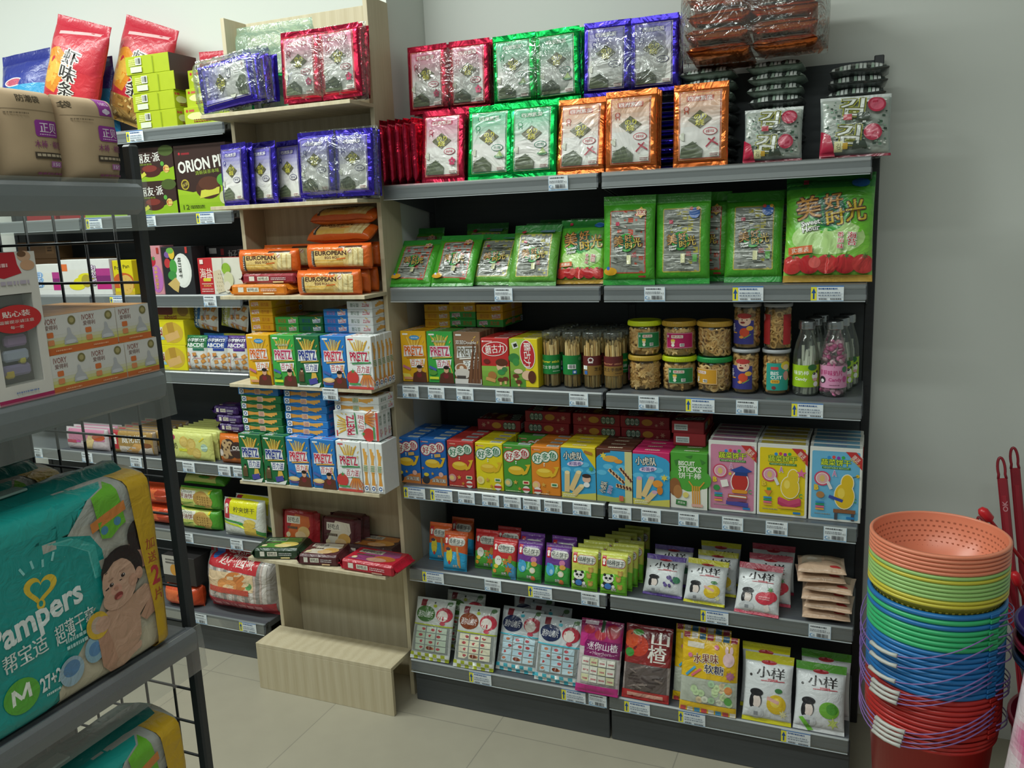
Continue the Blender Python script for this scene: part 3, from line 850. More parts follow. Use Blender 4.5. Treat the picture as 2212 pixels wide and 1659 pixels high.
PZ = {'yellow': pretz('#dca81e', '#d8692c', '#b85a28', '#c8842c', 'plain', '#c87a2a'),
      'green': pretz('#3fa548', '#b8325a', '#8c2a4a', '#c8b04a', 'veg', '#d4552f'),
      'dark green': pretz('#1f6a3c', '#2b3a8a', '#20306e', '#b89a40', 'dark', '#23408a'),
      'blue': pretz('#2a78c0', '#c83a50', '#a02c40', '#d8a040', 'pizza', '#c06a9a'),
      'white': pretz('#dfe2e2', '#b8304c', '#3d8a50', '#3d8a50', 'tomato', '#3f6a4a'),
      'brown': pretz('#8a6a50', '#6d6658', '#4a4238', '#e8e4dc', 'coffee', '#e6e0d4')}

# small fish-cracker cartons (a plain fish-shaped cracker stands where the packet has its picture)
def fishbox(colour, ringcol, charcol, low=None, w=0.0805, d=0.032, h=0.133):
    a = P(w, h)
    a.rect(0.1, 0.925, 0.32, 0.945, '#d8a08c'); a.circ(0.07, 0.935, 0.016, '#c83a34')
    for x, y, r in ((0.22, 0.755, 0.125), (0.5, 0.8, 0.115), (0.77, 0.835, 0.115)): a.circ(x, y, r, ringcol)
    for x, y, r in ((0.22, 0.755, 0.108), (0.5, 0.8, 0.1), (0.77, 0.835, 0.1)): a.circ(x, y, r, '#dfe4da')
    for ch, x, y in (('好', 0.22, 0.755), ('多', 0.5, 0.8), ('鱼', 0.77, 0.835)): a.text(ch, x - 0.125, y - 0.075, x + 0.125, y + 0.075, charcol, b=0.03)
    a.circ(0.46, 0.655, 0.016, '#dfe4da'); a.circ(0.46, 0.615, 0.013, '#dfe4da')
    a.ell(0.46, 0.47, 0.29, 0.095, '#d8ae2c'); a.poly([(0.62, 0.43), (0.78, 0.47), (0.86, 0.56), (0.78, 0.6), (0.98, 0.62), (0.92, 0.52), (0.84, 0.42), (0.7, 0.38)], '#d8ae2c')
    a.ell(0.44, 0.51, 0.22, 0.04, '#e6c650')
    if low == 'pirate':
        a.poly([(0, 0.0), (1, 0.0), (1, 0.24), (0.6, 0.2), (0.3, 0.1), (0, 0.12)], '#c87a3c'); a.ell(0.18, 0.1, 0.15, 0.09, '#33343a'); a.ell(0.2, 0.22, 0.1, 0.04, '#d8c23a')
        a.text('深海沉船', 0.42, 0.06, 0.95, 0.15, '#e8e4da', b=0.02, o='#2e2a28', ow=0.05); a.circ(0.78, 0.24, 0.055, '#d8a89a'); a.star(0.45, 0.25, 0.04, '#d8a030', 5)
        a.rect(0.56, 0.62, 0.8, 0.69, '#caa258', rot=8); a.star(0.08, 0.36, 0.035, '#d8783a')
    else:
        a.circ(0.16, 0.2, 0.085, lerp(hx(colour), (1, 1, 1), 0.25)); a.circ(0.14, 0.2, 0.05, '#e0c27a')
        a.star(0.42, 0.22, 0.055, '#d2a248', 5); a.star(0.56, 0.09, 0.045, '#c98a3a', 5); a.rect(0.68, 0.19, 0.92, 0.27, '#dcd6a8', r=0.02); a.rect(0.72, 0.21, 0.88, 0.25, charcol)
        a.circ(0.8 if low != 'left' else 0.2, 0.085, 0.075, '#dedcd4'); a.rect(0.66 if low != 'left' else 0.06, 0.06, 0.94 if low != 'left' else 0.34, 0.11, '#b8403c')
        a.fineprint(0.06, 0.02, 0.6, 0.045, 1, '#e6e2c8', 3)
    tp = P(w, d); tp.rect(0.5, 0.25, 0.92, 0.75, '#ccd4d6'); tp.fineprint(0.54, 0.32, 0.88, 0.68, 2, '#8a9296', 2); tp.line(0, 0.9, 1, 0.9, 0.03, lerp(hx(colour), (0, 0, 0), 0.3))
    lr = P(d, h); lr.circ(0.5, 0.7, 0.06, '#dfe4da'); lr.ell(0.5, 0.4, 0.3, 0.05, '#d8ae2c')
    sd = P(d, h)
    sd.ell(0.5, 0.45, 0.28, 0.11, '#c8963a')
    for k, y in enumerate((0.66, 0.75, 0.84)): sd.ell(0.5, y, 0.34, 0.06, '#2f5a48'); sd.ell(0.5, y, 0.27, 0.045, '#b8c4b4'); sd.text('鱼多好'[k], 0.3, y - 0.035, 0.7, y + 0.035, '#2f5a48', b=0.02, rot=90)
    sd.star(0.5, 0.15, 0.06, lerp(hx(colour), (1, 0.8, 0.5), 0.35), 6); sd.star(0.3, 0.26, 0.04, lerp(hx(colour), (1, 0.8, 0.5), 0.35), 6)
    return carton('fish_cracker_box', w, d, h, colour, {'front': a, 'top': tp, 'right': sd, 'left': sd})
FB = {'blue': fishbox('#1f62ae', '#b8304a', '#b02a44', 'pirate'), 'red': fishbox('#b83a36', '#2f6a50', '#2f7a58'), 'yellow': fishbox('#dccb22', '#2f7a58', '#2f7a58'),
      'green': fishbox('#4a9038', '#b8343c', '#b02a38'), 'orange': fishbox('#d8822a', '#2f7a58', '#2f7a58', 'left'), 'dark red': fishbox('#9a2c34', '#2f5a48', '#2f5a48')}

def rollbox(edge, kind, w=0.094, d=0.032, h=0.141):
    a = P(w, h)
    a.rect(0, 0, 1, 0.82, '#3a9ac8'); a.ell(0.5, 0.8, 0.5, 0.14, '#3a9ac8', a0=90 if kind != 'pink' else 0, a1=360)
    if kind == 'pink': a.rect(0, 0.5, 0.6, 0.95, '#3a9ac8'); a.ell(0.5, 0.62, 0.5, 0.34, '#3a9ac8')
    elif kind == 'blue': a.rect(0, 0.5, 0.66, 0.97, '#3a9ac8'); a.poly([(0.6, 0.97), (1, 0.97), (1, 0.6)], edge)
    else: a.rect(0.4, 0.5, 1, 0.97, '#3a9ac8')
    for k in range(5): a.ell(0.15 + 0.18 * k, 0.55 + 0.12 * (k % 2), 0.14, 0.05, '#5cb4d8')
    a.poly([(0, 0), (1, 0), (1, 0.14), (0.5, 0.09), (0, 0.12)], '#c8c05a' if kind != 'choc' else '#a8b05a')
    if kind == 'choc':
        a.rect(0.8, 0, 1, 0.97, '#c8c48a'); a.ell(0.4, 0.82, 0.22, 0.06, '#d8a048'); a.star(0.2, 0.87, 0.07, '#e0c848', 6); a.ell(0.62, 0.78, 0.12, 0.04, '#d8903a')
        for x0, y0, x1, y1 in ((0.35, 0.62, 0.78, 0.38), (0.66, 0.66, 0.98, 0.42), (0.55, 0.33, 0.98, 0.28)):
            a.line(x0, y0, x1, y1, 0.07, '#d8b890')
            for q in range(5): k = (q + 0.5) / 5; a.line(x0 + (x1 - x0) * k - 0.01, y0 + (y1 - y0) * k + 0.03, x0 + (x1 - x0) * k + 0.03, y0 + (y1 - y0) * k - 0.03, 0.035, '#5a3424')
        a.text('小虎队', 0.02, 0.22, 0.36, 0.34, '#e8e6da', b=0.02, rot=75, o='#3a2a20', ow=0.06); a.text('彩笛卷', 0.26, 0.2, 0.5, 0.28, '#4a3a8a', rot=75, o='#e6d8ea', ow=0.05)
        a.rect(0.64, 0.04, 0.76, 0.14, '#c86a50')
    else:
        a.text('小虎队', 0.08, 0.75, 0.64, 0.9, '#e8e6da', b=0.02, o='#3a2a20', ow=0.06); a.ell(0.42, 0.68, 0.24, 0.05, '#d8c8e4', rot=8); a.text('彩笛卷', 0.24, 0.645, 0.6, 0.715, '#4a3a8a', b=0.02)
        for x0, y0, x1, y1 in ((0.16, 0.12, 0.18, 0.5), (0.28, 0.16, 0.52, 0.52), (0.36, 0.08, 0.6, 0.26)):
            a.line(x0, y0, x1, y1, 0.1, '#d8bc84'); a.ell(x1, y1, 0.075, 0.035, '#e6d4a4' if kind == 'blue' else '#c8a0b8')
        if kind == 'blue': a.ell(0.74, 0.4, 0.12, 0.075, '#d8b09a'); a.ell(0.74, 0.46, 0.13, 0.04, '#3a2c28'); a.ell(0.74, 0.29, 0.09, 0.05, '#e0e4e4'); a.star(0.88, 0.6, 0.06, '#5aa84a', 6); a.rect(0.68, 0.88, 0.92, 0.93, '#a8703a', rot=-14)
        else: a.ell(0.68, 0.42, 0.14, 0.07, '#d8903a'); a.ell(0.74, 0.3, 0.08, 0.08, '#c87a2e'); a.star(0.86, 0.54, 0.07, '#e0c848', 6)
        a.fineprint(0.05, 0.03, 0.4, 0.09, 2, '#e8e4cc', 6)
    tp = P(w, d); tp.fineprint(0.3, 0.3, 0.7, 0.7, 2, '#e8dcc0', 3)
    return carton('wafer_roll_box', w, d, h, edge, {'front': a, 'top': tp})
RB = {'yellow-topped': rollbox('#d4be28', 'blue'), 'brown-topped': rollbox('#5c3326', 'choc'), 'crimson-topped': rollbox('#c02a62', 'pink')}

def treebox(w=0.091, d=0.032, h=0.145):
    a = P(w, h)
    a.rect(0, 0, 1, 0.45, '#dcdcd2'); 
    for x, y, r in ((0.15, 0.52, 0.16), (0.5, 0.48, 0.17), (0.85, 0.53, 0.16), (0.3, 0.44, 0.1), (0.72, 0.43, 0.1)): a.circ(x, y, r, '#4f9e3c')
    a.poly([(0.1, 0.85), (0.25, 0.88), (0.15, 0.75)], '#3c7a34'); a.poly([(0.8, 0.9), (0.95, 0.85), (0.85, 0.8)], '#3c7a34'); a.poly([(0.4, 0.93), (0.6, 0.96), (0.55, 0.9)], '#3c7a34')
    a.text('BISCUIT', 0.22, 0.77, 0.66, 0.85, '#e6eedc', b=0.03); a.text('STICKS', 0.22, 0.66, 0.84, 0.76, '#e6eedc', b=0.03); a.text('饼干棒', 0.22, 0.54, 0.84, 0.65, '#e6eedc', b=0.03)
    for x in (0.6, 0.66, 0.72, 0.78): a.line(x + 0.02, 0.04, x, 0.42, 0.025, '#d8943a')
    a.line(0.62, 0.4, 0.5, 0.5, 0.02, '#d8943a'); a.line(0.8, 0.4, 0.92, 0.5, 0.02, '#d8943a')
    a.ell(0.12, 0.38, 0.16, 0.16, '#8a5a34'); a.ell(0.2, 0.3, 0.12, 0.12, '#a87444'); a.rect(0.15, 0.06, 0.44, 0.15, '#3f7a44', rot=-6); a.text('蔬菜味', 0.2, 0.085, 0.4, 0.125, '#dfe6d4', rot=-6)
    a.rect(0.58, 0.05, 0.88, 0.1, '#d8a89a'); a.ell(0.42, 0.25, 0.08, 0.05, '#d8c870')
    tp = P(w, d); tp.fineprint(0.35, 0.3, 0.75, 0.7, 2, '#dfe8d0', 3)
    return carton('biscuit_stick_carton', w, d, h, '#4c9a36', {'front': a, 'top': tp})
TB = treebox()

def vegbox(colour, kind, w=0.114, d=0.034, h=0.179):
    a = P(w, h)
    a.rect(0.045, 0.035, 0.955, 0.95, colour, r=0.02)
    for k, c in enumerate(('#2f8ad0', '#d84a4a', '#8a3aa8', '#3aa84a')): a.circ(0.37 + 0.09 * k, 0.865 + 0.008 * (k % 2), 0.022, c)
    a.text('蔬菜饼干', 0.22, 0.76, 0.78, 0.845, '#d8e23a', b=0.04, o='#2f6a3a', ow=0.06); a.rect(0.24, 0.715, 0.78, 0.745, '#3a7a3a'); a.text('VEGETABLE BISCUIT', 0.26, 0.72, 0.76, 0.74, '#cfe0b0')
    a.poly([(0.68, 0.955), (1.0, 0.72), (1.0, 0.87), (0.88, 0.955)], '#b83434'); a.text('赠送', 0.8, 0.83, 0.96, 0.9, '#ece2d4', rot=-40); a.text('精美礼品', 0.74, 0.805, 0.98, 0.835, '#e0c23a', rot=-40)
    a.circ(0.25, 0.58, 0.1, '#c84a6a'); a.circ(0.25, 0.58, 0.08, '#e4d8d4'); a.circ(0.25, 0.58, 0.07, '#d89ab0' if kind != 'pencil' else '#d8a8a8'); a.ell(0.25, 0.58, 0.05, 0.045, '#d8b870')
    a.text('A', 0.44, 0.62, 0.52, 0.7, '#b87aa8', b=0.05, o='#f0e8ee', ow=0.04); a.text('B', 0.1, 0.42, 0.18, 0.49, '#e0c83a', b=0.05, o='#c88a3a', ow=0.04); a.text('C', 0.84, 0.28, 0.91, 0.34, '#4aa05a', b=0.05)
    for k, c in enumerate(('#3a8ac0', '#2f9a6a', '#d86a8a', '#e0a04a')): a.rect(0.13, 0.245 - 0.032 * k, 0.3, 0.27 - 0.032 * k, c, r=0.008)
    if kind == 'cap':      # a plain tomato with a graduation cap over a pile of books
        a.ell(0.66, 0.44, 0.19, 0.16, '#e8e2dc'); a.ell(0.66, 0.44, 0.17, 0.145, '#b8352f'); a.rect(0.5, 0.28, 0.82, 0.33, '#d8902f', r=0.02)
        a.poly([(0.46, 0.6), (0.68, 0.55), (0.92, 0.6), (0.7, 0.67)], '#2c4a96'); a.rect(0.56, 0.53, 0.82, 0.58, '#24407e'); a.star(0.46, 0.55, 0.03, '#d8c23a', 5)
        a.rect(0.27, 0.36, 0.42, 0.46, '#e8e4de', rot=14); a.ell(0.18, 0.34, 0.07, 0.04, '#3a8a4a')
        a.rect(0.38, 0.1, 0.84, 0.16, '#4a4a9a', rot=-4); a.rect(0.4, 0.16, 0.8, 0.21, '#8a4a6a', rot=3); a.rect(0.42, 0.21, 0.82, 0.26, '#b0583a', rot=-2); a.rect(0.44, 0.225, 0.8, 0.245, '#e4dccc', rot=-2)
    elif kind == 'book':   # a plain yellow gourd over an open book
        a.ell(0.66, 0.42, 0.19, 0.16, '#efe6c8'); a.ell(0.72, 0.56, 0.12, 0.12, '#efe6c8'); a.ell(0.66, 0.42, 0.175, 0.148, '#e0c02e'); a.ell(0.72, 0.56, 0.105, 0.108, '#e0c02e'); a.ell(0.6, 0.46, 0.06, 0.06, '#ecd460')
        a.star(0.88, 0.62, 0.07, '#d86a9a', 5, 0.4); a.poly([(0.42, 0.18), (0.64, 0.12), (0.88, 0.18), (0.88, 0.27), (0.64, 0.21), (0.42, 0.27)], '#b83a62'); a.poly([(0.44, 0.22), (0.64, 0.165), (0.86, 0.22), (0.86, 0.285), (0.64, 0.235), (0.44, 0.285)], '#c84a70')
        a.rect(0.42, 0.12, 0.88, 0.15, '#e0a83a'); a.poly([(0.14, 0.36), (0.3, 0.36), (0.24, 0.28)], '#d8803a'); a.rect(0.2, 0.36, 0.28, 0.4, '#4a9a4a'); a.rect(0.36, 0.44, 0.42, 0.55, '#d8d8d8', rot=25)
    else:                  # a plain yellow gourd with a pencil on a stool
        a.ell(0.68, 0.36, 0.2, 0.18, '#efe6c8'); a.ell(0.73, 0.54, 0.13, 0.12, '#efe6c8'); a.ell(0.68, 0.36, 0.185, 0.168, '#dcb828'); a.ell(0.73, 0.54, 0.112, 0.108, '#dcb828'); a.ell(0.62, 0.4, 0.07, 0.07, '#e8cc50')
        a.circ(0.92, 0.64, 0.022, '#dcb828'); a.line(0.83, 0.62, 0.92, 0.64, 0.008, '#4a4030'); a.rect(0.38, 0.3, 0.66, 0.34, '#3a4a9a', rot=-18)
        a.rect(0.48, 0.13, 0.9, 0.18, '#8a5a3a'); a.rect(0.5, 0.035, 0.56, 0.13, '#4a4a52'); a.rect(0.82, 0.035, 0.88, 0.13, '#4a4a52'); a.ell(0.22, 0.36, 0.08, 0.045, '#a87a4a'); a.rect(0.36, 0.44, 0.42, 0.55, '#d8d8d8', rot=25)
    a.rect(0.73, 0.055, 0.88, 0.085, '#2a7ab8')
    a.fineprint(0.12, 0.09, 0.42, 0.115, 1, '#8a8a80', 4)
    sd = P(d, h); sd.poly([(0, 0.8), (1, 0.74), (1, 0.82), (0, 0.9)], '#b83434'); sd.fineprint(0.15, 0.2, 0.85, 0.5, 5, '#9aa0a0', 2)
    tp = P(w, d); tp.rect(0.06, 0.15, 0.94, 0.85, lerp(hx(colour), (0.3, 0.3, 0.3), 0.25)); tp.fineprint(0.3, 0.35, 0.7, 0.65, 1, '#8a7ab0', 2)
    return carton('vegetable_biscuit_box', w, d, h, '#dfe0da', {'front': a, 'right': sd, 'top': tp})
VB = {'pink': vegbox('#c8829e', 'cap'), 'yellow': vegbox('#dcc41c', 'book'), 'light blue': vegbox('#68aed2', 'pencil')}

def mushbox(kind, w=0.079, d=0.03, h=0.129):
    a = P(w, h)
    if kind == 'red':
        shade(a, 0, 0, 1, 0.42, '#6a9a3a', '#86b04a', 4); a.rect(0.1, 0.92, 0.42, 0.95, '#e0a0a0'); a.circ(0.07, 0.935, 0.02, '#e6d8d8')
        a.ell(0.5, 0.78, 0.47, 0.15, '#e6e4de', rot=6); a.ell(0.5, 0.78, 0.44, 0.135, '#b82c34', rot=6); a.text('蘑古力', 0.16, 0.69, 0.84, 0.87, '#eceae4', b=0.035, rot=6)
        a.ell(0.72, 0.42, 0.17, 0.12, '#dcb898'); a.ell(0.74, 0.5, 0.22, 0.08, '#5a3222'); a.ell(0.72, 0.3, 0.14, 0.06, '#3a8a4a'); a.ell(0.84, 0.36, 0.1, 0.05, '#3f7a4a')
        a.ell(0.38, 0.22, 0.16, 0.09, '#a8723e'); a.rect(0.14, 0.1, 0.5, 0.17, '#c89a5a', rot=-14)
        for x, y in ((0.68, 0.1), (0.86, 0.12)): a.rect(x - 0.04, y - 0.07, x + 0.04, y + 0.02, '#d8b27a'); a.ell(x, y + 0.04, 0.11, 0.045, '#6a3a28')
        a.ell(0.2, 0.52, 0.12, 0.05, '#6a2a24'); base = '#b8302e'
    else:
        shade(a, 0, 0, 0.55, 1, '#5a9038', '#a8c04a', 6); a.ell(0.15, 0.6, 0.2, 0.1, '#3a7a3e'); a.ell(0.22, 0.52, 0.12, 0.08, '#3f8a44'); a.rect(0.1, 0.8, 0.3, 0.93, '#d8dcd0', rot=20); a.rect(0.15, 0.83, 0.28, 0.9, '#2c2a2a', rot=20)
        a.ell(0.64, 0.68, 0.27, 0.3, '#e6e4de', rot=6); a.ell(0.64, 0.68, 0.245, 0.283, '#b82c34', rot=6)
        for ch, y in (('蘑', 0.84), ('古', 0.67), ('力', 0.5)): a.text(ch, 0.5, y - 0.07, 0.78, y + 0.07, '#eceae4', b=0.035, rot=-84)
        a.ell(0.62, 0.25, 0.2, 0.1, '#dcb898'); a.ell(0.78, 0.22, 0.14, 0.13, '#5a3222'); a.ell(0.3, 0.33, 0.16, 0.05, '#d8c2a8')
        for x, y in ((0.2, 0.2), (0.3, 0.08)): a.rect(x - 0.04, y - 0.06, x + 0.04, y + 0.02, '#d8b27a'); a.ell(x, y + 0.03, 0.11, 0.045, '#6a3a28')
        base = '#dcc824'
    tp = P(w, d); tp.rect(0.45, 0.25, 0.95, 0.75, lerp(hx(base), (1, 1, 1), 0.45)); tp.fineprint(0.5, 0.35, 0.9, 0.65, 1, '#7a5a4a', 2)
    return carton('chocolate_biscuit_box', w, d, h, base, {'front': a, 'top': tp})
MU = {'red': mushbox('red'), 'yellow and green': mushbox('yellow')}

# ---- roasted seaweed in metallic pouches
def noriart(c_top, c_dark, c_ink, sprig, w, h):
    a = P(w, h)
    x0, x1, y0, y1 = 0.14, 0.86, 0.1, 0.88
    a.rect(x0 - 0.03, y0 - 0.02, x1 + 0.03, y1 + 0.02, lerp(hx(c_dark), hx('#d8c890'), 0.35)); a.rect(x0 - 0.018, y0 - 0.012, x1 + 0.018, y1 + 0.012, c_dark)
    shade(a, x0, y0, x1, 0.42, '#cfd0c8', '#d6d4d0', 3); shade(a, x0, 0.42, x1, y1, '#d2d0cc', c_top, 8)
    a.rect(0.25, 0.775, 0.75, 0.845, c_dark, r=0.015); a.text('四洲紫菜', 0.28, 0.79, 0.72, 0.838, '#e6e2dc', b=0.03); a.fineprint(0.3, 0.779, 0.7, 0.788, 1, '#d8d0c8', 3, 0.7)
    a.circ(0.255, 0.69, 0.034, c_dark); a.circ(0.255, 0.69, 0.022, lerp(hx(c_dark), (1, 1, 1), 0.35)); a.poly([(0.21, 0.66), (0.24, 0.655), (0.22, 0.62)], c_dark); a.poly([(0.27, 0.655), (0.3, 0.66), (0.29, 0.62)], c_dark)
    a.poly([(0.28, 0.56), (0.5, 0.45), (0.72, 0.56), (0.5, 0.67)], '#5d5c3e'); a.text('のり', 0.4, 0.56, 0.62, 0.625, '#d6cf4a', b=0.04); a.text('烧', 0.42, 0.485, 0.58, 0.56, '#d0c848', b=0.03)
    a.ell(0.69, 0.41, 0.13, 0.045, c_ink); a.ell(0.69, 0.408, 0.115, 0.037, '#d6d4d0'); a.text('原味' if not sprig else {'plum': '梅味', 'green': '芥辣', 'chili': '辣味'}[sprig], 0.61, 0.388, 0.77, 0.428, c_ink, b=0.02)
    a.ell(0.22, 0.36, 0.09, 0.05, '#c2c4b4', a0=90, a1=270)
    a.poly([(x0, 0.12), (x0 + 0.03, 0.22), (0.38, 0.3), (0.56, 0.2), (0.55, 0.105), (x0, 0.105)], '#5c6450')
    for k in range(6): a.line(x0 + 0.02, 0.13 + 0.022 * k, 0.5 - 0.01 * k, 0.15 + 0.026 * k, 0.008, '#49523f' if k % 2 else '#707a60')
    a.rect(0.68, 0.108, 0.85, 0.16, '#dedcd4'); a.fineprint(0.69, 0.112, 0.84, 0.15, 2, '#8a5a58', 4)
    if sprig == 'plum':
        for dx, dy in ((0, 0.035), (0.045, 0.01), (-0.045, 0.01), (0.025, -0.03), (-0.03, -0.03)): a.circ(0.76 + dx, 0.27 + dy, 0.022, '#c04a6a')
    elif sprig == 'chili': a.line(0.62, 0.22, 0.78, 0.33, 0.02, '#a03040'); a.line(0.66, 0.32, 0.84, 0.24, 0.018, '#a83848')
    elif sprig == 'green': a.ell(0.74, 0.29, 0.11, 0.025, '#5d8a68'); a.poly([(0.66, 0.29), (0.82, 0.29), (0.75, 0.37)], '#9ab070')
    return a
NC = {'red': ('#c22a48', '#c87a94', '#a82c4a', '#b0304e', 'plum'), 'green': ('#12b050', '#5cb48a', '#1f8a58', '#2f7a60', 'green'),
      'orange': ('#d8743a', '#d49a70', '#b0503a', '#b03a44', 'chili'), 'purple': ('#4638b8', '#6a62b4', '#3c3888', '#3a3a6a', None)}
NORI = {}
NPART = {}
for cn, (foil, top, dark, ink, sp) in NC.items():
    w, h = 0.106, 0.158
    pc = Pouch(w, h, 0.0165, vb=0.05, vt=0.93, p=9, q=9, pinch=0.0, amp=0.0013, seed=len(cn), nx=14, nz=18, back=1.0, freq=30)
    mb = MB(); pc.body(mb, foil, FOIL)
    m2 = MB(); pc.art(m2, noriart(top, dark, ink, sp, w, h), GLOSS, 0.0006)
    ps = [part('foil_pouch', mb.mesh('foil_pouch'), sub=[part('front_label', m2.mesh('front_label'), label='printed paper-white front label')])] + pc.seals(foil, foil, FOIL)
    NORI[cn] = Kit('seaweed_pack', 'seaweed pack', ps); NPART[cn] = ps
def loc(x, y, z, rx=0, ry=0, rz=0): return Matrix.Translation((x, y, z)) @ Euler((R(rx), R(ry), R(rz))).to_matrix().to_4x4()
def nori_sub(cn, M):
    p = NPART[cn]
    return part('seaweed_pack', p[0]['me'], M=M, sub=[part('front_label', p[0]['sub'][0]['me'])] + [part(q['n'], q['me']) for q in p[1:]])
def bundle(cn, cols, deep, pitch=0.109, dp=0.019, wrap=WRAP, seed=0, dx=0.0, ww=None, wh=0.178, sc=1.0):
    """packs stood in one clear bag"""
    rd = random.Random(seed); ps = []
    for c in range(cols):
        for k in range(deep):
            ps.append(nori_sub(cn, loc((c - (cols - 1) / 2) * pitch + rd.uniform(-1, 1) * 0.002 + dx * k, (k - (deep - 1) / 2) * dp, 0.006 + rd.uniform(0, 0.003), 0, rd.uniform(-1.5, 1.5)) @ Matrix.Scale(sc, 4)))
    ps.append(part('clear_wrap', wrapmesh(ww or (cols * pitch + 0.01), wh, deep * dp + 0.016, wrap, seed), label='crinkled clear outer bag'))
    return Kit('seaweed_multipack', 'seaweed multipack', ps)

# ---- seaweed snack bags with a see-through centre
def sweetart(kind, w, h):
    a = P(w, h)
    def logo(cx, cy, k, cA, cB, o):
        a.circ(cx, cy, 0.155 * k, '#3aa03c'); a.circ(cx, cy, 0.12 * k, '#1f6a4a')
        kx = k * h / w
        for ch, dx, dy, sx, sy, c in (('美', -0.15, 0.03, 0.17, 0.17, cA), ('好', 0.03, 0.075, 0.13, 0.12, cA), ('时', 0.05, -0.05, 0.13, 0.12, cB), ('光', 0.19, 0.0, 0.14, 0.16, cB)):
            a.text(ch, cx + (dx - sx / 2) * kx, cy + (dy - sy / 2) * k, cx + (dx + sx / 2) * kx, cy + (dy + sy / 2) * k, c, b=0.035, o=o, ow=0.045, rot=8)
        a.text('Sweet', cx - 0.2 * kx, cy - 0.105 * k, cx - 0.06 * kx, cy - 0.065 * k, '#e6e8e2', b=0.03, o='#3a3a38', ow=0.05, rot=10)
        a.text('Hour', cx - 0.19 * kx, cy - 0.15 * k, cx - 0.06 * kx, cy - 0.11 * k, '#e6e8e2', b=0.03, o='#3a3a38', ow=0.05, rot=10)
    if kind == 'tomato':
        shade(a, 0, 0.06, 1, 0.5, '#8ec850', '#6fc030', 5); shade(a, 0, 0.5, 1, 1, '#6fc030', '#3f9a30', 5)
        a.rect(0, 0.86, 1, 1, '#2c7a34'); a.ell(0.5, 0.4, 0.42, 0.16, '#b4d88a')
        logo(0.5, 0.64, 1.22, '#d89a4a', '#d8b83a', '#5a3a24')
        a.rect(0.2, 0.9, 0.26, 0.95, '#b8344a'); a.ell(0.84, 0.9, 0.1, 0.045, '#2f68a8')
        for ch, y in (('海', 0.41), ('苔', 0.35)): a.text(ch, 0.72, y - 0.03, 0.82, y + 0.03, '#c02c3a', b=0.04, o='#ecebe4', ow=0.06)
        for ch, y in (('番', 0.42), ('茄', 0.365), ('味', 0.31)): a.text(ch, 0.61, y - 0.022, 0.68, y + 0.022, '#c02c3a', b=0.02, o='#ecebe4', ow=0.05)
        a.rect(0.05, 0.25, 0.33, 0.32, '#d86a3a', rot=4); a.text('实惠装', 0.09, 0.262, 0.29, 0.308, '#f0ead8', b=0.03, rot=4)
        for k in range(5): a.ell(0.1 + 0.2 * k, 0.155, 0.125, 0.085, '#c02a30' if k % 2 else '#c83a38'); a.star(0.12 + 0.2 * k, 0.225, 0.035, '#3a7a34', 6, 0.3)
        a.ell(0.36, 0.17, 0.07, 0.05, '#d8605a'); a.rect(0, 0.0, 1, 0.06, '#b8923a')
        return a
    edge = {'red': '#c0503a', 'gold': '#c8c060', 'plain': '#b8b04a'}[kind]
    x0, x1, y0, y1 = 0.17, 0.83, 0.14, 0.82
    a.rect(x0 - 0.02, y0 - 0.012, x1 + 0.02, y1 + 0.012, edge, r=0.02)
    rd = random.Random(len(kind))
    a.rect(x0, y0, x1, y1, '#8e928a')
    for k in range(80):
        yy = rd.uniform(y0 + 0.02, y1 - 0.03); xx = rd.uniform(x0, x1 - 0.15); xe = min(x1, xx + rd.uniform(0.06, 0.3))
        a.line(xx, yy, xe, min(y1, max(y0, yy + rd.uniform(-0.02, 0.02))), rd.uniform(0.004, 0.016), rd.choice(('#a8aca4', '#6a6e62', '#b4b8b0', '#7c8076', '#565a50', '#c4c8c0', '#9a9e90')))
    for yy in (0.32, 0.66): a.rect(x0, yy, x1, yy + 0.012, '#b8bcb4')
    logo(0.49, 0.47, 0.8 if h / w < 1.4 else 0.66, '#c89a5a', '#c8b050', '#4a3020')
    a.rect(0.28, 0.66, 0.35, 0.7, '#b83a54'); a.text('海苔', 0.6, 0.3, 0.69, 0.36, '#b02c3a', b=0.03, rot=-90); a.rect(0.5, 0.23, 0.58, 0.33, '#d4d4a8')
    if kind == 'red': a.star(0.76, 0.8, 0.065, '#d8b04a', 6, 0.7); a.text('送', 0.68, 0.77, 0.84, 0.83, '#b83a34', b=0.04, o='#ecdfc8', ow=0.06); a.ell(0.18, 0.15, 0.13, 0.045, '#d8a028'); a.circ(0.14, 0.185, 0.02, '#3a6ac0'); a.rect(0.72, 0.08, 0.86, 0.1, '#b83a3a')
    elif kind == 'gold': a.rect(0.6, 0.84, 0.9, 0.89, '#6a8a9a'); a.ell(0.25, 0.86, 0.05, 0.03, '#b8344a')
    else: a.circ(0.74, 0.77, 0.06, '#2f62b0'); a.circ(0.68, 0.82, 0.02, '#c04a3a'); a.circ(0.8, 0.82, 0.02, '#d8a03a'); a.rect(0.72, 0.24, 0.8, 0.32, '#5aa04a')
    return a
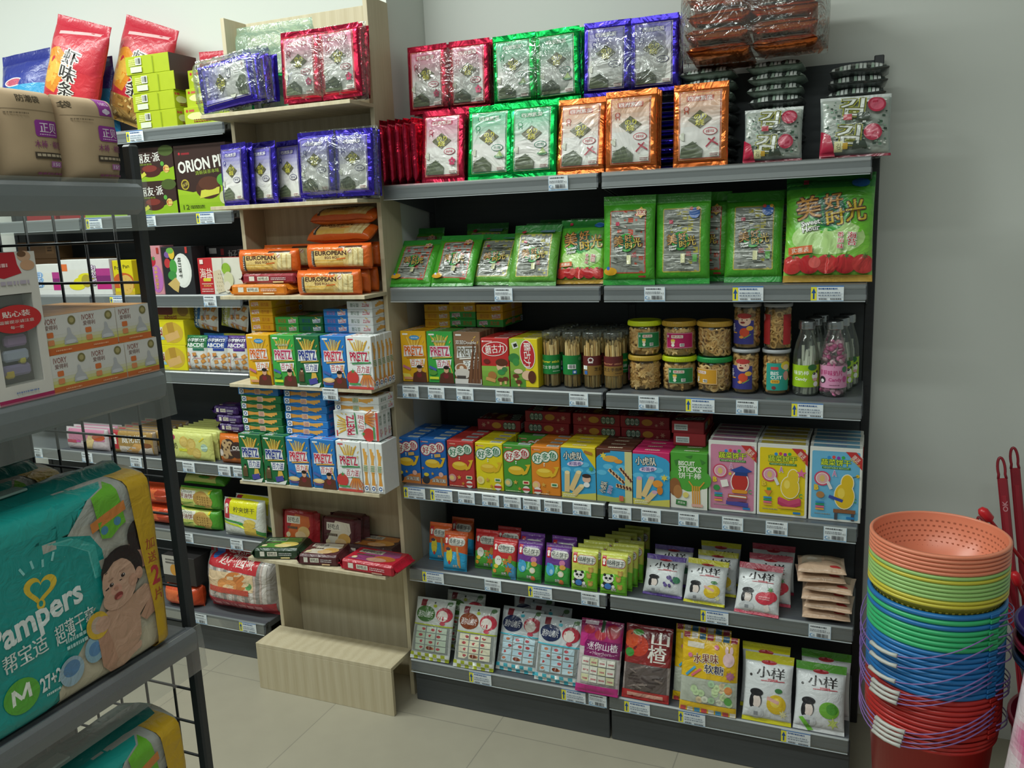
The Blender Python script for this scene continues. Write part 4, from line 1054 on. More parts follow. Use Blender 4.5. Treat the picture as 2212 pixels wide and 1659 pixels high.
SW = {'small red': bag('seaweed_snack_bag', 0.128, 0.158, 0.026, '#47a02c', sweetart('red', 0.128, 0.158), top='#2f8a34', bottom='#3a9230', cat='snack bag', p=5, q=5, vb=0.06, vt=0.9, seed=2, amp=0.0018, printmat=GLOSS),
      'small gold': bag('seaweed_snack_bag', 0.13, 0.165, 0.026, '#5a9a34', sweetart('gold', 0.13, 0.165), top='#2f8036', bottom='#448a34', cat='snack bag', p=5, q=5, vb=0.06, vt=0.88, seed=3, amp=0.0018, printmat=GLOSS),
      'small tomato': bag('seaweed_snack_bag', 0.125, 0.168, 0.028, '#4fa030', sweetart('tomato', 0.125, 0.168), top='#8a7434', bottom='#a88a3a', cat='snack bag', p=4, q=4, vb=0.05, vt=0.92, seed=4, amp=0.002, printmat=GLOSS),
      'tall red': bag('seaweed_snack_bag', 0.13, 0.215, 0.03, '#4aa22a', sweetart('red', 0.13, 0.215), top='#47a030', bottom='#2f9a3c', cat='snack bag', p=5, q=5, vb=0.06, vt=0.9, seed=5, amp=0.0018, printmat=GLOSS),
      'tall plain': bag('seaweed_snack_bag', 0.132, 0.215, 0.03, '#4aa22a', sweetart('plain', 0.132, 0.215), top='#3f9230', bottom='#2f9a3c', cat='snack bag', p=5, q=5, vb=0.06, vt=0.9, seed=6, amp=0.0018, printmat=GLOSS),
      'giant': bag('seaweed_snack_bag', 0.19, 0.245, 0.055, '#4fa82e', sweetart('tomato', 0.19, 0.245), top='#2c7a34', bottom='#a8842e', cat='snack bag', p=3, q=3, vb=0.05, vt=0.94, seed=7, amp=0.003, printmat=GLOSS)}

def kimart(w, h):
    a = P(w, h)
    a.rect(0.03, 0.05, 0.97, 0.95, '#a4aca4')
    rd = random.Random(5)
    for k in range(150): a.rect(*(lambda x, y, s: (x, y, x + s, y + s * 0.7))(rd.uniform(0.04, 0.92), rd.uniform(0.06, 0.9), rd.uniform(0.015, 0.05)), rd.choice(('#3f5a48', '#2c3c32', '#8aa894', '#5a7a66', '#e0e4dc')))
    for oy, ox in ((0.5, 0.02), (0.05, -0.03)):
        a.ell(0.77 + ox, 0.27 + oy, 0.13, 0.13, '#b02c48'); a.ell(0.77 + ox, 0.27 + oy, 0.1, 0.095, '#c85a70'); a.text('김', 0.27 + ox, 0.1 + oy, 0.58 + ox, 0.4 + oy, '#d6dad4', b=0.06, o='#5a5c3a', ow=0.05, rot=-6, o2='#c8c83a', ow2=0.1)
        a.poly([(0.48 + ox, 0.02 + oy), (0.7 + ox, 0.04 + oy), (0.66 + ox, 0.14 + oy), (0.5 + ox, 0.14 + oy)], '#3f4a40'); a.rect(0.3 + ox, 0.03 + oy, 0.42 + ox, 0.12 + oy, '#c8a03a' if oy < 0.2 else '#b83a48')
    a.poly([(0, 0), (0.22, 0), (0.14, 0.3), (0, 0.4)], '#b02040'); a.rect(0.2, 0.05, 0.32, 0.2, '#d8d4a0'); a.text('김', 0.23, 0.08, 0.29, 0.17, '#3a3a34')
    return a
KIM = bag('seaweed_crisp_pack', 0.125, 0.118, 0.036, '#9aa4a0', kimart(0.125, 0.118), mat=GLOSS, top='#c8cdca', bottom='#a02440', cat='seaweed pack', p=4, q=4, vb=0.04, vt=0.94, seed=9, amp=0.003)
kimflat_art = P(0.125, 0.118)
for k in range(4): kimflat_art.rect(0.05, 0.06 + k * 0.23, 0.95, 0.2 + k * 0.23, ('#2c332f', '#9fb0a4', '#242a28', '#5a6a60')[k])
[kimflat_art.rect(0.04 + 0.066 * k, 0.04, 0.09 + 0.066 * k, 0.24, ('#c8cecb', '#3a403d', '#9ab0a0', '#d4d9d6')[k % 4]) for k in range(14)]; kimflat_art.rect(0.1, 0.4, 0.3, 0.7, '#a02a44'); kimflat_art.rect(0.6, 0.3, 0.68, 0.6, '#c8c83a')
KIMB = bag('seaweed_crisp_pack', 0.125, 0.118, 0.03, '#4c5250', kimflat_art, mat=GLOSS, top='#c4cac8', bottom='#ccd2d0', cat='seaweed pack', p=4, q=4, vb=0.05, vt=0.94, seed=12, amp=0.003, pinch=0.0)
KIMG = bag('seaweed_crisp_pack', 0.125, 0.118, 0.03, '#8fa294', kimflat_art, mat=GLOSS, top='#9fb0a2', bottom='#8fa294', cat='seaweed pack', p=4, q=4, vb=0.05, vt=0.94, seed=14, amp=0.003, pinch=0.0)

# ---- egg-roll packs: orange film, rolls showing
def eggart(w, h, crop=False):
    a = P(w, h)
    a.rect(0.16, 0.1, 0.9, 0.9, '#d8ba74'); a.rect(0.16, 0.76, 0.66, 0.9, '#c86a2a'); a.poly([(0.16, 0.8), (0.3, 0.7), (0.45, 0.78), (0.6, 0.7), (0.66, 0.76), (0.66, 0.9), (0.16, 0.9)], '#d8702c'); a.rect(0.55, 0.84, 0.9, 0.92, '#4a3024')
    a.rect(0.16, 0.1, 0.62, 0.38, '#d2a850'); a.line(0.16, 0.3, 0.62, 0.3, 0.04, '#e0c47c')
    a.text('EUROPEAN', 0.19, 0.56, 0.68, 0.74, '#4a2a22', b=0.045); a.text('EGG ROLL', 0.34, 0.42, 0.58, 0.52, '#6a3a2a', b=0.02); a.line(0.52, 0.4, 0.66, 0.44, 0.05, '#d8702c')
    for k in range(3): a.rect(0.7 + 0.075 * k, 0.12, 0.765 + 0.075 * k, 0.8, '#dccb94', rot=-4); a.line(0.705 + 0.075 * k, 0.15, 0.71 + 0.075 * k, 0.8, 0.02, '#b89a5a')
    a.circ(0.73, 0.72, 0.1, '#ccb098'); a.circ(0.73, 0.72, 0.075, '#e4d4bc'); a.line(0.7, 0.66, 0.75, 0.78, 0.03, '#a84a3a')
    a.rect(0.125, 0.1, 0.17, 0.75, '#3a3634'); a.fineprint(0.13, 0.12, 0.165, 0.74, 8, '#c8c4b8', 4)
    return a
EGG = bag('egg_roll_pack', 0.2, 0.067, 0.044, '#d2601c', eggart(0.2, 0.067), cat='biscuit pack', p=5, q=5, vb=0.05, vt=0.95, seed=21, amp=0.002, pinch=-0.02, printmat=GLOSS, nx=18)
# ---- low cookie packs
def hcdart(c, c2, w, h, cookie='#c88a4a', panel='#d8d4c4'):
    a = P(w, h)
    a.poly([(0.05, 0.1), (0.6, 0.05), (0.95, 0.6), (0.9, 0.9), (0.4, 0.95)], c2); a.rect(0.1, 0.62, 0.58, 0.88, panel); a.text('好吃点', 0.14, 0.66, 0.54, 0.84, '#3a3430', b=0.03)
    a.ell(0.72, 0.35, 0.22, 0.2, cookie); a.ell(0.6, 0.22, 0.2, 0.15, lerp(hx(cookie), (1, 1, 1), 0.15)); a.fineprint(0.12, 0.4, 0.5, 0.52, 1, '#5a4a3a', 5, 0.7); a.circ(0.16, 0.22, 0.09, '#d8c8a0')
    return a
def hcdkit(name, c, c2, cookie, panel='#d8d4c4', w=0.105, h=0.1, t=0.034):
    """cookie tray box in film: boxy body with crimped ends left and right and a printed long side"""
    mb = MB(); mb.box(-w / 2, w / 2, -t / 2, t / 2, 0, h, c, FILM, 0.006)
    a = hcdart(c, c2, w, h, cookie, panel)
    lay(mb, a, GLOSS, lambda u, v: (Vector((-w / 2 + 0.005 + u * (w - 0.01), -t / 2, 0.005 + v * (h - 0.01))), Vector((0, -1, 0))), 0.0003)
    s = P(w, t); s.rect(0.14, 0.3, 0.24, 0.75, '#d8d4c8'); s.rect(0.3, 0.32, 0.52, 0.72, '#d4d0c0'); s.text('好吃点', 0.32, 0.38, 0.5, 0.66, '#3a3430', b=0.02); s.fineprint(0.56, 0.35, 0.84, 0.65, 2, lerp(hx(c), (1, 1, 1), 0.5), 3); s.rect(0.6, 0.12, 0.8, 0.25, lerp(hx(cookie), (1, 1, 1), 0.2))
    lay(mb, s, FILM, lambda u, v: (Vector((-w / 2 + u * w, t / 2 - v * t, 0)), Vector((0, 0, -1))), 0.0003)
    ps = [part('wrapped_tray', mb.mesh(name))]
    for sg, nm in ((-1, 'left_seal'), (1, 'right_seal')):
        m = MB()
        x = sg * w / 2; n = 10; vs = []
        for i in range(n + 1):
            v = i / n; zz = 0.003 + v * (h - 0.006)
            vs += [(x - sg * 0.001, -t / 2 * 0.8, zz), (x + sg * 0.007, -0.0008, zz), (x + sg * 0.014, -0.0008 + 0.0012 * (i % 2), zz), (x + sg * 0.014, 0.0008 + 0.0012 * (i % 2), zz), (x + sg * 0.007, 0.0008, zz), (x - sg * 0.001, t / 2 * 0.8, zz)]
        fs = []
        for i in range(n):
            for k in range(5): q = (i * 6 + k, i * 6 + k + 1, (i + 1) * 6 + k + 1, (i + 1) * 6 + k); fs.append(q if sg > 0 else q[::-1])
        m.add(vs, fs, c, FILM, True); ps.append(part(nm, m.mesh(nm)))
    return Kit(name, 'cookie pack', ps)
HC = {'red': hcdkit('cookie_pack', '#a8252c', '#c8642c', '#d8b070', w=0.112), 'maroon': hcdkit('cookie_pack', '#4e2026', '#cfc6b4', '#c89a4a', '#d6d0c2', w=0.112), 'dark green': hcdkit('cookie_pack', '#1f3a26', '#4f8a34', '#d8c060', '#8aa488', w=0.14), 'wine': hcdkit('cookie_pack', '#4e2026', '#cfc6b4', '#c89a4a', '#d6d0c2', w=0.125),
      'brown': hcdkit('cookie_pack', '#40282a', '#a8682c', '#c88a38', '#a8a296', w=0.165), 'crimson': hcdkit('cookie_pack', '#b01c30', '#8a3a6a', '#a8622c', '#aaa494', w=0.175), 'orange': hcdkit('cookie_pack', '#c8741c', '#d89a3a', '#d8b070', w=0.19, t=0.03, h=0.08),
      'white and maroon': hcdkit('cookie_pack', '#8a2a34', '#d8d4cc', '#c8b04a', '#e0ded8', w=0.18, t=0.028, h=0.08)}

# ---- small pillow bags
def chartart(kind, w, h):
    a = P(w, h)
    bg, low, blob, title = {'orange': ('#c85a28', '#2c9ac8', '#d8c83a', '香蕉饼干'), 'red': ('#c03030', '#4a9a38', '#dfe0d4', '动物饼干'), 'purple': ('#6a3a8a', '#3a9440', '#4aa4d0', '花占饼干'), 'panda': ('#c8cc5a', '#6fb82e', '#e4e4dc', 'BB棒饼干')}[kind]
    shade(a, 0, 0.45, 1, 1, bg, bg, 2)
    a.rect(0, 0, 1, 0.42, low); a.ell(0.5, 0.4, 0.55, 0.1, low)
    if kind == 'red': a.poly([(0.55, 0.45), (0.8, 0), (1, 0), (1, 0.3), (0.75, 0.45)], '#4a94c0')
    a.rect(0.08, 0.66, 0.24, 0.9, '#b82430'); a.circ(0.16, 0.8, 0.04, '#e4dcd4'); a.rect(0.12, 0.7, 0.2, 0.77, '#e4dcd4')
    if kind == 'panda': a.rect(0.24, 0.64, 0.95, 0.86, '#b83a34', r=0.09)
    a.rect(0.25, 0.65, 0.94, 0.85, '#d8d8d0', r=0.09); a.text(title, 0.28, 0.69, 0.9, 0.82, '#3a4440', b=0.015, rot=-5)
    a.fineprint(0.34, 0.655, 0.84, 0.685, 1, '#6a6a64', 3)
    if kind == 'panda':
        a.ell(0.33, 0.22, 0.22, 0.11, '#2a2c30'); a.ell(0.33, 0.2, 0.13, 0.07, '#3f7ac0'); a.ell(0.33, 0.38, 0.21, 0.1, blob); a.circ(0.2, 0.46, 0.035, '#2a2c30'); a.circ(0.46, 0.46, 0.035, '#2a2c30')
        a.ell(0.26, 0.39, 0.06, 0.03, '#2a2c30'); a.ell(0.41, 0.39, 0.06, 0.03, '#2a2c30'); a.circ(0.33, 0.345, 0.014, '#2a2c30'); a.ell(0.12, 0.2, 0.06, 0.04, blob); a.ell(0.53, 0.2, 0.06, 0.04, blob)
        for x, y in ((0.78, 0.52), (0.72, 0.38), (0.78, 0.2)): a.circ(x, y, 0.06, '#b89448'); a.circ(x - 0.06, y + 0.05, 0.025, '#b89448'); a.circ(x + 0.06, y + 0.05, 0.025, '#b89448'); a.circ(x, y, 0.035, '#c8a458')
    elif kind == 'orange':
        a.ell(0.3, 0.4, 0.13, 0.2, blob); a.ell(0.3, 0.22, 0.05, 0.05, '#c83a30'); a.line(0.72, 0.15, 0.62, 0.62, 0.06, '#c89a58'); a.line(0.76, 0.1, 0.7, 0.42, 0.05, '#b8864a'); a.ell(0.25, 0.56, 0.1, 0.04, '#4a3a4a'); a.circ(0.9, 0.3, 0.04, '#2c9ac8')
    elif kind == 'red':
        a.ell(0.3, 0.44, 0.15, 0.12, blob); a.ell(0.22, 0.3, 0.1, 0.05, '#d8c03a'); a.ell(0.16, 0.18, 0.08, 0.05, '#d8903a'); a.star(0.6, 0.42, 0.1, '#b8803a', 5); a.star(0.72, 0.24, 0.12, '#b07432', 6); a.ell(0.78, 0.5, 0.08, 0.1, '#b8803a'); a.circ(0.28, 0.47, 0.01, '#33302c'); a.circ(0.36, 0.47, 0.01, '#33302c')
    else:
        a.ell(0.26, 0.38, 0.17, 0.15, blob); a.ell(0.3, 0.33, 0.07, 0.06, '#9ac8e0'); a.circ(0.18, 0.5, 0.04, '#3a90c0'); a.circ(0.72, 0.56, 0.075, '#c87aa0'); a.ell(0.74, 0.46, 0.12, 0.06, '#d8a04a'); a.circ(0.68, 0.3, 0.075, '#d8d0a8'); a.circ(0.68, 0.3, 0.05, '#e0e0d4'); a.circ(0.7, 0.1, 0.065, '#d0703a')
    a.text('含钙', 0.45, 0.1, 0.64, 0.17, '#e4e4dc', b=0.03, o='#4a4a44', ow=0.05)
    return a
CH = {}
for k, top in (('orange', '#b84a2a'), ('red', '#b02a2c'), ('purple', '#5a2f7c'), ('panda', '#b4b850')):
    CH[k] = bag('biscuit_bag', 0.072, 0.112, 0.024, {'orange': '#c85a28', 'red': '#c03030', 'purple': '#6a3a8a', 'panda': '#a8b848'}[k], chartart(k, 0.072, 0.112), top=top, bottom={'orange': '#2c8ab8', 'red': '#4a9a38', 'purple': '#5a2f7c', 'panda': '#a0a858'}[k],
                cat='biscuit bag', p=5, q=5, vb=0.04, vt=0.92, seed=len(k) + 30, amp=0.0015, pinch=0.0)
def sweetsart(c, fruit, w, h):
    a = P(w, h)
    a.text('小样', 0.26, 0.66, 0.84, 0.82, '#2a2828', b=0.01); a.circ(0.14, 0.68, 0.02, '#3a3838'); a.ell(0.5, 0.88, 0.16, 0.03, '#b83a44'); a.fineprint(0.5, 0.63, 0.72, 0.655, 1, '#c04a54', 3, 0.8); a.line(0.36, 0.62, 0.85, 0.635, 0.012, '#b84450')
    a.ell(0.27, 0.33, 0.13, 0.12, '#3f4044'); a.ell(0.29, 0.31, 0.09, 0.095, '#d8cbc4'); a.ell(0.28, 0.44, 0.14, 0.055, '#232326'); a.ell(0.18, 0.3, 0.045, 0.09, '#232326'); a.ell(0.28, 0.14, 0.17, 0.09, '#c8ccd0'); a.rect(0.24, 0.1, 0.33, 0.16, '#8a8e94')
    if fruit == 'grape':
        rd = random.Random(2)
        for k in range(14): a.circ(0.68 + rd.uniform(-0.14, 0.14), 0.36 + rd.uniform(-0.14, 0.12), 0.035, rd.choice(('#5a4a86', '#443a70', '#6c5c9a')))
        a.ell(0.86, 0.42, 0.09, 0.08, '#3f7a5a')
    elif fruit == 'lemon': a.ell(0.7, 0.3, 0.2, 0.14, '#d8b82a', rot=20); a.ell(0.68, 0.33, 0.1, 0.07, '#e4cf5a'); a.ell(0.74, 0.5, 0.08, 0.035, '#3f7a44'); a.rect(0.5, 0.33, 0.76, 0.38, '#d8a8a0', rot=-18); a.star(0.84, 0.17, 0.07, '#dcd8a8', 7)
    elif fruit == 'strawberry': a.ell(0.68, 0.32, 0.21, 0.12, '#c83044'); a.ell(0.82, 0.37, 0.14, 0.1, '#cc3a4c'); a.star(0.8, 0.5, 0.07, '#4a8a4a', 7, 0.4); a.fineprint(0.55, 0.28, 0.8, 0.36, 2, '#e4a0a4', 6); a.rect(0.68, 0.08, 0.8, 0.2, '#dcd4d0', rot=20)
    else: a.ell(0.7, 0.34, 0.2, 0.12, '#6fae3a'); a.ell(0.76, 0.36, 0.12, 0.08, '#4f9434'); a.star(0.78, 0.16, 0.09, '#b8c86a', 6); a.poly([(0.1, 0.18), (0.18, 0.2), (0.4, 0.02), (0.3, 0.0)], '#6fb83a')
    return a
SM = {}
for k, c, w, h in (('grape', '#5a3f96', 0.105, 0.105), ('lemon', '#d2cc24', 0.105, 0.112), ('strawberry', '#b8304c', 0.107, 0.125), ('big lemon', '#d2cc24', 0.118, 0.165), ('big green', '#5aa832', 0.118, 0.16)):
    SM[k] = bag('candy_bag', w, h, 0.04, '#d2d6d8', sweetsart(c, {'big lemon': 'lemon', 'big green': 'lime'}.get(k, k), w, h), top=c, bottom=c if k != 'big green' else '#d2d6d8', cat='sweets bag', p=2.6, q=2.6, vb=0.06, vt=0.88, seed=len(k) + 40, amp=0.002, pinch=0.05)
def hawart(kind, w, h):
    a = P(w, h)
    if kind == 'magenta':
        shade(a, 0, 0.62, 1, 1, '#b02a72', '#7a1a4c', 4); a.ell(0.22, 0.86, 0.14, 0.06, '#a02838'); a.ell(0.5, 0.8, 0.14, 0.07, '#a82a36'); a.ell(0.78, 0.86, 0.16, 0.1, '#982432'); a.rect(0.5, 0.84, 0.58, 1, '#2f4a34'); a.rect(0.1, 0.93, 0.42, 0.98, '#c8b8c0'); a.rect(0, 0.62, 0.2, 0.8, '#b82c7c')
        a.rect(0.14, 0.5, 0.98, 0.72, '#7c1a5c'); a.text('迷你山楂', 0.2, 0.59, 0.92, 0.7, '#e4d8e0', b=0.01); a.text('--Hawthorn--', 0.28, 0.53, 0.86, 0.575, '#d8b8cc', b=0.01)
        a.rect(0.1, 0.12, 0.92, 0.5, '#a8a6a0')
        for i in range(4):
            for j in range(3): a.rect(0.12 + 0.2 * i, 0.15 + 0.115 * j, 0.3 + 0.2 * i, 0.25 + 0.115 * j, '#dcdcd0' if (i + j) % 3 else '#cfcfa8'); a.fineprint(0.15 + 0.2 * i, 0.17 + 0.115 * j, 0.28 + 0.2 * i, 0.21 + 0.115 * j, 1, '#b86a70', i + j)
        a.rect(0, 0, 1, 0.11, '#b8287c'); return a
    if kind == 'dried':
        shade(a, 0, 0.48, 1, 1, '#8a2a2a', '#6a1c22', 3); a.ell(0.3, 0.72, 0.22, 0.14, '#c0402c'); a.ell(0.14, 0.8, 0.16, 0.12, '#c8502c'); a.ell(0.12, 0.62, 0.1, 0.06, '#3f8a3a'); a.ell(0.28, 0.9, 0.12, 0.04, '#4a8a3a'); a.text('山', 0.58, 0.76, 0.94, 0.93, '#e4e0d8', b=0.07); a.text('楂', 0.52, 0.52, 0.9, 0.76, '#e0dcd4', b=0.05)
        a.rect(0.05, 0.12, 0.95, 0.48, '#5e5350'); rd = random.Random(4)
        for k in range(22): x = rd.uniform(0.08, 0.7); y = rd.uniform(0.14, 0.42); a.line(x, y, x + rd.uniform(0.1, 0.25), y + rd.uniform(-0.05, 0.06), rd.uniform(0.01, 0.03), rd.choice(('#7a6c66', '#8f827c', '#463a38', '#3c3230')))
        a.rect(0, 0, 1, 0.12, '#b02a2c'); a.rect(0.12, 0.04, 0.88, 0.09, '#d8a090'); return a
    if kind == 'gummy':
        a.rect(0, 0.44, 1, 1, '#dcb41e')
        for k in range(7): a.rect(0.02 + 0.14 * k, 0.93, 0.13 + 0.14 * k, 1, ('#a83a4a', '#d8d0c8', '#3a6a8a')[k % 3])
        a.rect(0.1, 0.82, 0.4, 0.89, '#d8d0c0'); a.text('水果味', 0.22, 0.64, 0.66, 0.76, '#7a3428', b=0.05, o='#e8e0c8', ow=0.06, rot=6); a.text('软糖', 0.42, 0.52, 0.76, 0.63, '#33345a', b=0.05, o='#e8e0c8', ow=0.06)
        a.ell(0.84, 0.72, 0.1, 0.09, '#e0c0c4'); a.ell(0.8, 0.84, 0.03, 0.05, '#e0c0c4'); a.ell(0.88, 0.84, 0.03, 0.05, '#e0c0c4'); a.star(0.88, 0.52, 0.06, '#b06a8a', 8, 0.7); a.circ(0.16, 0.72, 0.03, '#d87a9a'); a.circ(0.62, 0.86, 0.03, '#d87a9a'); a.line(0.1, 0.46, 0.26, 0.58, 0.03, '#4aa0c8'); a.line(0.2, 0.46, 0.36, 0.56, 0.03, '#d86a7a')
        a.rect(0.02, 0.12, 0.98, 0.44, '#b0b6a8'); rd = random.Random(6)
        for k in range(20): x, y = rd.uniform(0.1, 0.9), rd.uniform(0.16, 0.4); c = rd.choice(('#c8dca8', '#d8dcc8', '#b8d0a0', '#dcc8a0', '#a8c8a0')); a.circ(x, y, 0.045, c); a.circ(x, y, 0.018, lerp(hx(c), (0, 0, 0), 0.25))
        a.circ(0.86, 0.34, 0.05, '#d88a4a'); a.circ(0.86, 0.2, 0.05, '#5aa04a')
        a.rect(0, 0, 1, 0.12, '#dcb41e')
        for k in range(8): a.rect(0.02 + 0.125 * k, 0, 0.12 + 0.125 * k, 0.055, ('#c84a4a', '#e0dcd0', '#4a9ac8')[k % 3])
        return a
    oval, chk, cell = {'green': ('#3f6a2c', '#a8b42a', '#b4c8b0'), 'brown': ('#7a3a1c', '#a8b42a', '#d8d4b4'), 'navy': ('#1c2850', '#4ab4c8', '#aac8d4')}[kind]
    a.rect(0.14, 0.86, 0.28, 0.97, '#7a2a34'); a.circ(0.5, 0.93, 0.015, '#3a3c3c'); a.ell(0.3, 0.74, 0.25, 0.13, oval); a.text('迷尔山楂片', 0.1, 0.68, 0.5, 0.79, lerp(hx(oval), (1, 1, 1), 0.72), b=0.01, slant=0.05)
    a.ell(0.78, 0.75, 0.2, 0.12, '#b0283c'); a.ell(0.74, 0.73, 0.13, 0.09, '#d8d0c8'); a.line(0.8, 0.86, 0.84, 0.97, 0.01, '#4a5a44'); a.ell(0.88, 0.94, 0.07, 0.035, '#5a7a54'); a.ell(0.76, 0.61, 0.07, 0.03, '#c04a5c'); a.ell(0.52, 0.88, 0.05, 0.025, chk)
    a.rect(0, 0.555, 1, 0.575, chk)
    a.rect(0.05, 0.13, 0.95, 0.55, '#8a8f8c')
    rd = random.Random(len(kind))
    for i in range(3):
        for j in range(4):
            x0, y0 = 0.12 + 0.27 * i, 0.15 + 0.1 * j
            a.rect(x0, y0, x0 + 0.24, y0 + 0.088, lerp(hx(cell), (1, 1, 1), rd.uniform(0, 0.2))); a.ell(x0 + rd.uniform(0.05, 0.2), y0 + 0.045, 0.05, 0.022, rd.choice(('#b04a4c', '#c07a5a', '#b8545c')))
    a.ell(0.5, 0.2, 0.08, 0.03, '#7a3a24')
    for i in range(10):
        for j in range(2):
            a.rect(0.0 + 0.1 * i, 0.0 + 0.055 * j, 0.1 + 0.1 * i, 0.055 + 0.055 * j, chk if (i + j) % 2 else '#d8dcd8')
    return a
HW = {}
for k, c, top, bot in (('green', '#c4c8c4', '#aab0ac', '#b4bc50'), ('brown', '#c4c8c4', '#aab0ac', '#b4bc50'), ('navy', '#c2c8cc', '#a4acb0', '#7ac0cc'), ('magenta', '#c0b8b8', '#7a1a4c', '#b8287c'), ('dried', '#a89c98', '#6a1c22', '#a82a2c'), ('gummy', '#c8ccc4', '#8a6a2c', '#d0a838')):
    w, h = {'magenta': (0.118, 0.19), 'dried': (0.125, 0.19), 'gummy': (0.142, 0.195)}.get(k, (0.125, 0.175))
    HW[k] = bag('candy_bag', w, h, 0.028, c, hawart(k, w, h), mat=GLOSS, top=top, bottom=bot, cat='sweets bag', p=3, q=3, vb=0.03, vt=0.96, seed=len(k) + 50, amp=0.0028, pinch=0.01)
TAN = bag('wafer_pack', 0.108, 0.1, 0.03, '#c8aa90', P(0.108, 0.1).rect(0.08, 0.3, 0.5, 0.85, '#b8a892').rect(0.56, 0.4, 0.92, 0.9, '#a8947c').ell(0.78, 0.18, 0.12, 0.04, '#b83a3a').ell(0.7, 0.82, 0.1, 0.05, '#c86a3a').ell(0.3, 0.5, 0.12, 0.08, '#cfc4b4'),
          top='#d0b8a0', bottom='#d8bda4', cat='wafer pack', p=3, q=3, vb=0.06, vt=0.94, seed=61, amp=0.003, pinch=0.02)

# ------------------------------------------------------------------ jars and bottles
def cyl_art(mb, a, mat, r, z0, z1, a0, a1, n=14, off=0.0004):
    """artwork wrapped round a cylinder from angle a0 to a1 (degrees, -90 faces the aisle)"""
    def fn(u, v):
        t = R(a0 + (a1 - a0) * u)
        return Vector((r * math.cos(t), r * math.sin(t), z0 + (z1 - z0) * v)), Vector((math.cos(t), math.sin(t), 0))
    lay(mb, a, mat, fn, off, 0.00006, ([i / n for i in range(1, n)], []))
def ring_piece(mb, M, c, R0=0.0075, r0=0.0028, n=9, arc=360):
    pts = [(R0 * math.cos(R(arc * i / n)), R0 * 1.25 * math.sin(R(arc * i / n)), 0) for i in range(n if arc >= 360 else n + 1)]
    mb.tube(pts, r0, c, FOOD, 5, closed=arc >= 360, M=M)
def star_piece(mb, M, c, r=0.011, t=0.003):
    pts = [((r if i % 2 == 0 else r * 0.5) * math.cos(R(36 * i)), (r if i % 2 == 0 else r * 0.5) * math.sin(R(36 * i))) for i in range(10)]
    v = [(x, y, -t) for x, y in pts] + [(x, y, t) for x, y in pts] + [(0, 0, -t * 1.2), (0, 0, t * 1.3)]
    f = [(i, (i + 1) % 10, 10 + (i + 1) % 10, 10 + i) for i in range(10)] + [((i + 1) % 10, i, 20) for i in range(10)] + [(10 + i, 10 + (i + 1) % 10, 21) for i in range(10)]
    mb.add(v, f, c, FOOD, False, M)
def bean_piece(mb, M, c, l=0.011, r=0.0042):
    mb.tube([(-l, 0, 0), (-l * 0.7, 0, 0.001), (0, 0, 0.002), (l * 0.7, 0, 0.001), (l, 0, 0)], [r * 0.4, r * 0.9, r, r * 0.9, r * 0.4], c, FOOD, 6, M=M)
def biscuits(r, z0, z1, kind, n, seed):
    rd = random.Random(seed); mb = MB()
    mb.lathe([(0.001, z0), (r * 0.72, z0), (r * 0.72, z1 - 0.004), (0.001, z1 - 0.002)], 20, '#c09c62', FOOD)
    for k in range(n):
        t = rd.uniform(0, 360); z = rd.uniform(z0 + 0.008, z1 - 0.006)
        c = rd.choice(('#dcb878', '#d2aa68', '#e4c488', '#cca060'))
        rr = r * 0.9 - 0.004
        M = loc(rr * math.cos(R(t)), rr * math.sin(R(t)), z, 0, 0, t) @ loc(0, 0, 0, 0, 90 + rd.uniform(-28, 28), 0) @ loc(0, 0, 0, rd.uniform(-15, 15), 0, rd.uniform(0, 360))
        q = kind if kind != 'mix' else rd.choice(('ring', 'bean', 'ring', 'arc'))
        if q == 'ring': ring_piece(mb, M, c)
        elif q == 'arc': ring_piece(mb, M, c, 0.008, 0.003, 7, 210)
        elif q == 'star': star_piece(mb, M, c)
        else: bean_piece(mb, M, c)
    return mb.mesh('biscuits')
